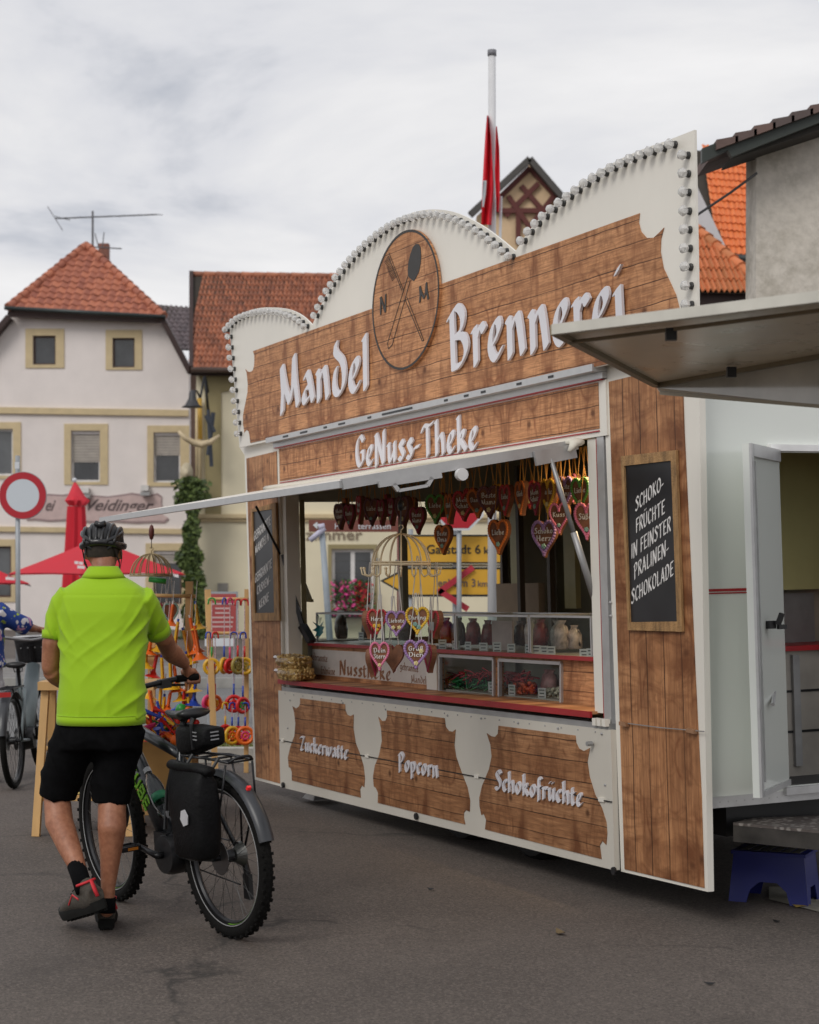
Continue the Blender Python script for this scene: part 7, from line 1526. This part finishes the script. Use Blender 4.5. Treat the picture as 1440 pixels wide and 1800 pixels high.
# CUBE on the down tube, reading down towards the motor
a0, a1 = Vector((.775, .0, .685)), Vector((.58, .0, .46)); ax = (a1-a0).normalized(); upn = Vector((ax.z, 0, -ax.x)) if (ax.z < 0) else Vector((-ax.z, 0, ax.x))
def cube_strokes():
    S_ = {'C': [[(3.6, 8), (.6, 8), (.6, 0), (3.6, 0)]], 'U': [[(.6, 8), (.6, 0), (3.6, 0), (3.6, 8)]], 'B': [[(.6, 4), (3.4, 4), (3.4, 8), (.6, 8), (.6, 0), (3.6, 0), (3.6, 4)]], 'E': [[(3.6, 8), (.6, 8), (.6, 0), (3.6, 0)], [(.6, 4), (3.2, 4)]]}
    mb = MB(); x = 0; k = .0125
    for ch_ in 'CUBE':
        for st in S_[ch_]:
            for p, q in zip(st[:-1], st[1:]):
                A = a0+ax*((x+p[0])*k)+upn*((p[1]-4)*.0070)+Vector((0, .041, 0)); B_ = a0+ax*((x+q[0])*k)+upn*((q[1]-4)*.0070)+Vector((0, .041, 0)); e_ = (B_-A).normalized()*.0045; mb.bar(A-e_, B_+e_, .012, .006, up=(0, 1, 0))
        x += 4.9
    return mb
cube_strokes().build('brand_lettering', grn_, fr_o)
saddle(bk, .285, .955, mat('saddle_black', (.012, .012, .013), .35, var=.2))
MB().tube([(.835, 0, .93), (.825, 0, .99), (.82, 0, 1.02), (.80, 0, 1.04)], [.022, .02, .02, .022], 12).build('stem', blackm, bk, True)
hbp = spline([(.755, -.335, 1.06), (.77, -.20, 1.06), (.80, -.05, 1.04), (.80, .05, 1.04), (.77, .20, 1.06), (.755, .335, 1.06)], 5)
hb_o = MB().tube(hbp, .013, 10).build('handlebar', blackm, bk, True)
for s_ in (-1, 1):
    MB().tube([(.755, s_*.335, 1.061), (.762, s_*.27, 1.061), (.766, s_*.225, 1.061)], [.019, .017, .018], 12).build('grip', rub, hb_o, True); MB().tube([(.775, s_*.20, 1.05), (.83, s_*.22, 1.03), (.845, s_*.31, 1.02)], [.009, .008, .005], 8).build('brake_lever', blackm, hb_o, True); MB().box((.785, s_*.17, 1.045), (.05, .05, .04)).build('brake_clamp', black, hb_o)
    MB().tube(spline([(.79, s_*.18, 1.03), (.93, s_*.12, 1.02), (.95, s_*.05, .92), (.90, s_*.02, .80)], 5), .004, 6).build('cable', black, bk, True)
MB().box((.80, .0, 1.075), (.06, .085, .02)).build('display', black, hb_o)
# fenders, rack, light
def fender(cx, a0_, a1_, nm='fender'):
    R_ = []
    for a in np.linspace(math.radians(a0_), math.radians(a1_), 22):
        r = R0+.022; c_, s_ = math.cos(a), math.sin(a); prof_ = [(-.037, -.016), (-.030, -.002), (-.012, .006), (.012, .006), (.030, -.002), (.037, -.016), (.033, -.018), (.012, .002), (-.012, .002), (-.033, -.018)]
        R_.append([Vector((cx+(r+dr)*c_, y_, R0+(r+dr)*s_)) for y_, dr in prof_])
    return MB().rings(R_)
fender(0, 70, 163).build('fender', mat('fender_grey', (.035, .037, .042), .35, var=.08), bk, True, 50)
fender(WB, 40, 135).build('fender', mat('fender_grey', (.035, .037, .042), .35, var=.08), bk, True, 50)
al_ = math.radians(125); MB().box((-.0+(R0+.033)*math.cos(al_), 0, R0+(R0+.033)*math.sin(al_)), (.024, .018, .012), M=Matrix.Rotation(-al_, 4, 'Y')).build('tail_light', mat('tail_light_red', (.8, .03, .03), .25, emit=.15), bk)
rk = MB()
for s_ in (-1, 1): rk.tube([(.26, s_*.045, .775), (.02, s_*.062, .785), (-.17, s_*.058, .78)], .006, 6); rk.tube([(-.155, s_*.066, .77), (-.13, s_*.085, .62), (-.02, s_*.078, R0+.02)], .0055, 6); rk.tube([(.02, s_*.062, .785), (-.01, s_*.08, .6), (0, s_*.078, R0)], .0055, 6)
for x in (.2, .1, 0, -.1, -.17): rk.tube([(x, -.06, .78), (x, .06, .78)], .005, 6)
rk.tube([(.26, -.045, .775), (.26, .045, .775)], .005, 6).tube(spline([(-.17, -.058, .78), (-.19, -.03, .80), (-.19, .03, .80), (-.17, .058, .78)], 4), .006, 6).tube([(.2, 0, .79), (-.16, 0, .80)], .004, 6)
rk.build('rear_rack', blackm, bk, True)
# drive
MB().lathe([(.035, -.002), (.085, -.002), (.088, .002), (.035, .003)], 30, (.45, -.085, .315), 'Y').build('chainring', blackm, bk); MB().lathe([(.02, -.02), (.055, -.018), (.030, .02), (.02, .022)], 24, (0, -.055, R0), 'Y').build('cassette', mat('cassette_steel', (.16, .16, .15), .35, .8), bk)
MB().tube([(.45, -.085, .40), (0, -.06, R0+.05)], .0035, 5).tube([(.45, -.085, .23), (.02, -.07, .215)], .0035, 5).build('chain', blackm, bk)
MB().tube([(0, -.08, R0), (-.02, -.085, .27), (-.01, -.085, .20)], [.014, .016, .012], 8).box((-.02, -.085, .21), (.05, .02, .11)).build('derailleur', black, bk, True, 40)
crL = Vector((.45, .10, .315)); pdL = Vector((.605, .115, .345))
MB().tube([crL-Vector((0, .03, 0)), crL, pdL], [.018, .016, .012], 10).build('crank_arm', blackm, bk, True); MB().tube([(.45, -.10, .315), (.30, -.115, .285)], [.016, .012], 10).build('crank_arm', blackm, bk, True)
def pedal(c):
    p = MB(); 
    for a, b in (((-.045, .0), (.045, .0)), ((-.045, .09), (.045, .09))): p.bar(c+Vector((a[0], a[1]+.01, 0)), c+Vector((b[0], b[1]+.01, 0)), .008, .022)
    for x in (-.045, .045): p.bar(c+Vector((x, .01, 0)), c+Vector((x, .10, 0)), .010, .022)
    p.tube([c, c+Vector((0, .10, 0))], .010, 8); o = p.build('pedal', blackm, bk); MB().box(c+Vector((-.051, .05, 0)), (.003, .05, .012)).build('pedal_reflector', mat('amber', (.6, .2, .02), .3), o)
pedal(pdL); pedal(Vector((.30, -.22, .285)))
# bags and bottle (hang on the bicycle)
bagm = mat('bag_fabric', (.004, .004, .0045), .6, spec=.2, var=.4, scale=18, bmp=.35)
pan = thing('pannier_bag', 'black roll-top pannier bag with white reflector hanging on the rear rack', 'pannier bag', BM @ T3(-.02, .150, .43))
R_ = []
for z, sx, sy, dx in ((-.05, .115, .055, .0), (-.035, .128, .068, 0), (.05, .138, .074, 0), (.18, .150, .078, .005), (.27, .158, .066, .012), (.315, .160, .040, .02), (.33, .158, .022, .02)): R_.append([Vector((dx+sx*.9*math.copysign(abs(math.cos(a))**.62, math.cos(a))*(1+.02*math.sin(a*5+z*30)), sy*math.copysign(abs(math.sin(a))**.5, math.sin(a))*(1+.05*math.sin(a*3+z*22)), z)) for a in [2*math.pi*i/36 for i in range(36)]])
pbd = MB().rings(R_).build('bag_body', bagm, pan, True, 70)
MB().tube([(-.15, 0, .325), (-.05, .012, .335), (.07, .015, .328), (.18, .0, .33)], [(.022, .028)]*4, 12).build('rolled_top', bagm, pan, True); MB().tube([(.17, .0, .345), (.185, .03, .22), (.15, .07, .06)], [(.010, .003)]*3, 6).build('strap', black, pan); MB().box((.165, .05, .12), (.012, .012, .03)).build('buckle', mat('grey_buckle', (.25, .25, .26), .4), pan)
MB().shape([[(-.026, -.02), (-.032, .012), (-.008, .034), (.022, .026), (.032, -.006), (.008, -.030)]], lambda x, y, z: (-.045+x*1.05, .079+.003*z, .13+y*1.15)).build('reflector', mat('reflector_white', (.52, .52, .54), .35), pan)
MB().tube([(-.12, .0, .30), (-.12, -.06, .37)], .008, 6).tube([(.10, 0, .30), (.10, -.06, .37)], .008, 6).build('hook', black, pan)
sbg = thing('saddle_bag', 'small black wedge saddle bag with grey bars strapped under the saddle', 'saddle bag', BM @ T3(.17, 0, .845))
R_ = []
for x, hy, z0, z1 in ((-.13, .048, -.005, .060), (-.12, .058, -.02, .066), (.02, .056, -.06, .068), (.13, .040, -.07, .060), (.17, .028, -.06, .05)): R_.append([Vector((x, hy*math.copysign(abs(math.cos(a))**.5, math.cos(a)), (z0+z1)/2+(z1-z0)/2*math.copysign(abs(math.sin(a))**.5, math.sin(a)))) for a in [2*math.pi*i/20 for i in range(20)]])
MB().rings(R_).build('bag_body', bagm, sbg, True, 50)
gbm = mat('grey_bars', (.3, .3, .31), .5)
for i in range(3): MB().box((-.132, 0, .045-.016*i), (.004, .04, .005)).build('grey_bar', gbm, sbg); MB().box((-.06, .0585, .045-.016*i), (.035, .002, .005)).build('grey_bar', gbm, sbg)
MB().tube([(-.04, .058, -.03), (-.04, .062, .08), (-.0, .03, .10)], [(.009, .003)]*3, 6).build('strap', black, sbg)
bt_m, bt_t, bt_b = newmat('clear_bottle', .06); bt_b.inputs['Transmission Weight'].default_value = 1; bt_b.inputs['IOR'].default_value = 1.25; bt_b.inputs['Base Color'].default_value = (.93, .96, .96, 1)
bax = (Vector((.50, 0, .37))-Vector((.875, 0, .80))).normalized(); bpx = Vector((-bax.z, 0, bax.x)); bpx = bpx if bpx.z > 0 and bpx.x < 0 else -bpx
bo = Vector((.655, .03, .555))+Vector((-.075, 0, .065))
bot = thing('water_bottle', 'clear plastic water bottle with green label in the cage on the bicycle frame', 'bottle', BM @ Matrix.Translation(bo+bax*.17) @ (-bax).to_track_quat('Z', 'Y').to_matrix().to_4x4() @ Matrix.Scale(1.12, 4))
MB().lathe([(.028, 0), (.033, .012), (.030, .03), (.034, .05), (.031, .07), (.034, .09), (.034, .13), (.031, .15), (.024, .175), (.014, .195), (.013, .208)], 20).build('bottle_body', bt_m, bot, True)
MB().lathe([(.016, .205), (.016, .225), (.012, .228)], 16).build('cap', mat('bottle_cap', (.55, .57, .6), .35), bot, True, 50); MB().lathe([(.0345, .06), (.0350, .095)], 20).build('label_band', mat('bottle_label', (.02, .22, .10), .5), bot, True)
bcg = MB()
for s_ in (-1, 1): bcg.tube([bo+bax*.19+Vector((0, s_*.02, 0)), bo+bax*.12+Vector((0, s_*.042, 0)), bo+bax*.05+Vector((0, s_*.04, 0)), bo+bax*.08-bpx*.0+Vector((0, s_*.03, 0))-Vector((-.03, 0, .03))], .004, 6)
bcg.build('bottle_cage', mat('cage_wire', (.3, .3, .3), .3, .7), bk, True)
# ------------------------------------------------------------------ second bicycle and rider at the left edge
r2c = ground_at(26, 1386); r2c.z = 0; f2 = ground_at(60, 1362); X2 = Vector((f2.x-r2c.x, f2.y-r2c.y, 0)).normalized(); X2 = Vector((X2.x+.05, X2.y, 0)).normalized(); Y2 = Vector((-X2.y, X2.x, 0))
BM2 = Matrix(((X2.x, Y2.x, 0, r2c.x), (X2.y, Y2.y, 0, r2c.y), (0, 0, 1, 0), (0, 0, 0, 1))) @ Matrix.Rotation(math.radians(-3), 4, 'X')
b2 = thing('bicycle', 'grey-blue electric city bicycle with black front basket at the left edge', 'bicycle', BM2)
gbl = mat('grey_blue_frame', (.19, .23, .24), .4, .1, var=.05)
R0 = .35
wheel(b2, (0, 0, R0), R0, .024, False); st2 = Matrix.Translation((.9, 0, .7)) @ Matrix.Rotation(math.radians(-6), 4, 'Z') @ Matrix.Translation((-.9, 0, -.7)); wheel(b2, (1.08, 0, R0), R0, .024, False, None, st2)
f2o = MB().tube([(.84, 0, .86), (.66, 0, .62), (.46, 0, .34)], [(.045, .055), (.05, .065), (.045, .055)], 14).build('frame', gbl, b2, True)
MB().tube([(.84, -.052, .86), (.66, -.056, .62), (.50, -.052, .40)], [(.010, .03)]*3, 6).build('battery_seam', black, f2o) if False else None
MB().tube([(.43, 0, .34), (.36, 0, .60), (.30, 0, .86)], [.022, .018, .013], 10).build('seat_tube', gbl, f2o, True)
for s_ in (-1, 1):
    MB().tube([(0, s_*.065, R0), (.40, s_*.04, .32)], .012, 8).build('chain_stay', gbl, f2o, True); MB().tube([(0, s_*.065, R0), (.14, s_*.06, .56), (.22, s_*.06, .70), (.34, s_*.02, .72)], .012, 8).build('seat_stay', gbl, f2o, True); MB().tube([(.92, s_*.055, .70), (1.07, s_*.055, R0)], .018, 8).build('fork_leg', gbl, b2, True, M=st2)
    MB().tube([(.18, s_*.06, .74), (-.2, s_*.06, .74), (-.12, s_*.07, .60), (-.0, s_*.07, R0)], .007, 6).build('rack_rail', blackm, b2, True)
for x in (-.2, -.05, .1): MB().tube([(x, -.06, .74), (x, .06, .74)], .006, 6).build('rack_bar', blackm, b2)
MB().box((-.215, 0, .70), (.02, .10, .035)).build('rear_reflector', mat('reflector_red', (.35, .01, .01), .3), b2)
saddle(b2, .28, .89, black); MB().tube([(.33, 0, .72), (.28, 0, .87)], .013, 8).build('seat_post', blackm, b2)
MB().tube([(.86, 0, .82), (.80, 0, 1.02)], .02, 10).build('stem', blackm, b2); MB().tube(spline([(.66, -.30, 1.08), (.74, -.2, 1.09), (.82, 0, 1.06), (.74, .2, 1.09), (.66, .30, 1.08)], 5), .012, 8).build('handlebar', alud, b2, True)
for s_ in (-1, 1): MB().tube([(.66, s_*.30, 1.08), (.72, s_*.22, 1.09)], .018, 8).build('grip', black, b2)
fender(0, 50, 170).build('fender', mat('fender_grey', (.035, .037, .042), .35), b2, True, 50)
MB().tube([(.45, .09, .32), (.56, .10, .24)], .012, 8).build('crank_arm', blackm, b2); MB().tube([(.45, -.09, .32), (.36, -.10, .42)], .012, 8).build('crank_arm', blackm, b2)
MB().box((.36, -.15, .43), (.09, .09, .025)).build('pedal', black, b2); MB().box((.312, -.15, .43), (.003, .07, .012)).build('pedal_reflector', alu, b2); MB().lathe([(.02, -.08), (.08, -.07), (.09, 0), (.08, .07), (.02, .08)], 18, (.45, 0, .33), 'Y').build('motor', black, f2o, True, 40)
bas = thing('handlebar_basket', 'black open basket bag clipped to the handlebar of the grey-blue bicycle', 'basket', BM2 @ T3(.86, -.02, .88))
R_ = [[Vector((.10+sx*math.copysign(abs(math.cos(a))**.5, math.cos(a)), sy*math.copysign(abs(math.sin(a))**.5, math.sin(a)), z)) for a in [2*math.pi*i/20 for i in range(20)]] for z, sx, sy in ((0, .09, .13), (.02, .10, .15), (.20, .12, .18), (.20, .11, .17), (.03, .09, .14))]
MB().rings(R_).build('basket_body', mat('basket_mesh', (.02, .02, .022), .6, var=.7, scale=50), bas, True, 50)
MB().tube([(.10+.12*math.copysign(abs(math.cos(a))**.5, math.cos(a)), .18*math.copysign(abs(math.sin(a))**.5, math.sin(a)), .205) for a in [2*math.pi*i/24 for i in range(24)]], .008, 6, close=True).build('basket_rim', alu, bas, True)
MB().box((-.0, .0, .19), (.03, .08, .05)).build('handlebar_display', alu, bas)
for k in range(-2, 3): MB().ball((-.02, k*.055, .12), .006, 6).build('stud', alu, bas)
# person at the left edge
DM2 = 13.75; Q2 = frame_pts(DM2); k2 = DM2/3200
p2 = thing('person', 'person in blue floral shirt at the left edge reaching for the grey-blue bicycle', 'person', Vector((W(-34, 1000, DM2).x, DM2, 0)))
mb = MB()
oval_rings(mb, [(1215, -34, 32, .10, 0), (1150, -34, 30, .10, 0), (1090, -34, 33, .11, 0), (1068, -34, 28, .08, 0), (1060, -34, 14, .05, 0)], Q2, k=k2)
mb.tube([Q2(-34, 1066), Q2(-33, 1040)], [.06, .055], 12); H2 = Q2(-28, 1025, .02); mb.ball(H2, (.078, .098, .115), 16); mb.ball(H2+Vector((.02, .10, -.02)), (.012, .02, .02), 8)
for s_ in (-1, 1): mb.ball(H2+Vector((s_*.080, 0, -.02)), (.01, .02, .03), 8)
mb.tube([Q2(-8, 1072, .0), Q2(14, 1086, .05), Q2(36, 1097, .12), Q2(56, 1104, .25)], [.055, .048, .042, .034], 12)
g2 = BM2 @ Vector((.70, -.25, 1.09)); mb.tube([Q2(56, 1104, .25), Q2(66, 1106, .40)], [.034, .026], 12); hand(mb, Q2(66, 1106, .40), BM2 @ Vector((.69, -.26, 1.085)), BM2.to_3x3() @ Vector((0, 1, 0)))
mb.tube([Q2(-60, 1072), Q2(-70, 1110, .05), Q2(-62, 1140, .2), Q2(-50, 1135, .35)], [.055, .045, .038, .03], 12); mb.ball(Q2(-47, 1133, .4), (.04, .05, .03), 10)
for i in range(4): mb.tube([Q2(-47, 1133, .4)+Vector(((i-1.5)*.02, .03, 0)), Q2(-47, 1133, .4)+Vector(((i-1.5)*.021, .085-.008*abs(i-1.5), -.02))], [.010, .008], 6)
for s_, kx in ((-1, -52), (1, -16)): mb.tube([Q2(kx, 1210), Q2(kx+2*s_, 1290, .03), Q2(kx+s_, 1330, -.02), Q2(kx, 1372, -.02), Q2(kx, 1378, .12)], [.085, .055, .056, .038, .035], 12)
bo2 = place(remesh(mb, .010, 4), 'body', p2); bo2.data.materials.append(sk_m)
fm_, ft, fb_ = newmat('floral_fabric', .8); v1 = nd(ft, 'ShaderNodeTexVoronoi'); v1.inputs['Scale'].default_value = 17; tc = nd(ft, 'ShaderNodeTexCoord'); nz = nd(ft, 'ShaderNodeTexNoise'); nz.inputs['Scale'].default_value = 14; ft.links.new(tc.outputs['Object'], nz.inputs['Vector'])
vm = nd(ft, 'ShaderNodeVectorMath', operation='MULTIPLY_ADD'); ft.links.new(nz.outputs['Color'], vm.inputs[0]); vm.inputs[1].default_value = (.12, .12, .12); ft.links.new(tc.outputs['Object'], vm.inputs[2]); ft.links.new(vm.outputs[0], v1.inputs['Vector'])
sc_ = nd(ft, 'ShaderNodeSeparateColor'); ft.links.new(v1.outputs['Color'], sc_.inputs[0])
c = mixc(ft, ramp(ft, v1.outputs['Distance'], ((.38, 1.), (.43, 0.))), (.012, .045, .24), mixc(ft, ramp(ft, sc_.outputs[0], ((.55, 0.), (.6, 1.))), (.62, .60, .62), mixc(ft, ramp(ft, sc_.outputs[1], ((.45, 0.), (.5, 1.))), (.30, .38, .05), (.5, .25, .4)))); ft.links.new(c, fb_.inputs['Base Color'])
mb = MB(); oval_rings(mb, [(1172, -36, 46, .15, 0), (1130, -35, 41, .145, 0), (1090, -34, 40, .14, 0), (1073, -34, 36, .11, 0), (1064, -34, 22, .075, 0), (1060, -34, 17, .065, 0)], Q2, 32, k2)
mb.tube([Q2(-6, 1074), Q2(14, 1086, .05), Q2(34, 1096, .11), Q2(45, 1101, .17)], [(.080, .085), (.078, .08), (.072, .078), (.070, .078)], 16); mb.tube([Q2(-60, 1074), Q2(-72, 1112, .05)], [.075, .07], 16)
s2 = place(remesh(mb, .012, 4, lambda co, no: no*(np.sin(co[:, 2]*30+co[:, 0]*45)*.006)[:, None].astype('f')), 'shirt', p2); s2.data.materials.append(fm_)
mb = MB(); oval_rings(mb, [(1168, -35, 38, .135, 0), (1200, -35, 40, .14, 0), (1225, -35, 41, .14, 0)], Q2, 24, k2)
mb.tube([Q2(-53, 1200), Q2(-55, 1262, .01)], [.105, .098], 16); mb.tube([Q2(-16, 1200), Q2(-13, 1262, .01)], [.105, .098], 16)
s3 = place(remesh(mb, .012, 3), 'shorts', p2); s3.data.materials.append(mat('white_fabric', (.62, .6, .62), .8))
h_ = MB().ball(H2+Vector((0, 0, .045)), (.105, .135, .085), 20).build('helmet', gls, p2, True)
for x in (-.06, -.02, .02, .06): MB().tube([H2+Vector((x, -.13*math.cos(a)*.95, .045+.092*math.sin(a))) for a in np.linspace(.1, 3.04, 12)], .010, 7).build('helmet_rib', gls, h_, True)
for kx in (-52, -16): MB().ball(Q2(kx, 1376, .05)+Vector((0, .04, 0)), (.05, .13, .05), 12).build('shoe', sole_m, p2, True)
under(p2)
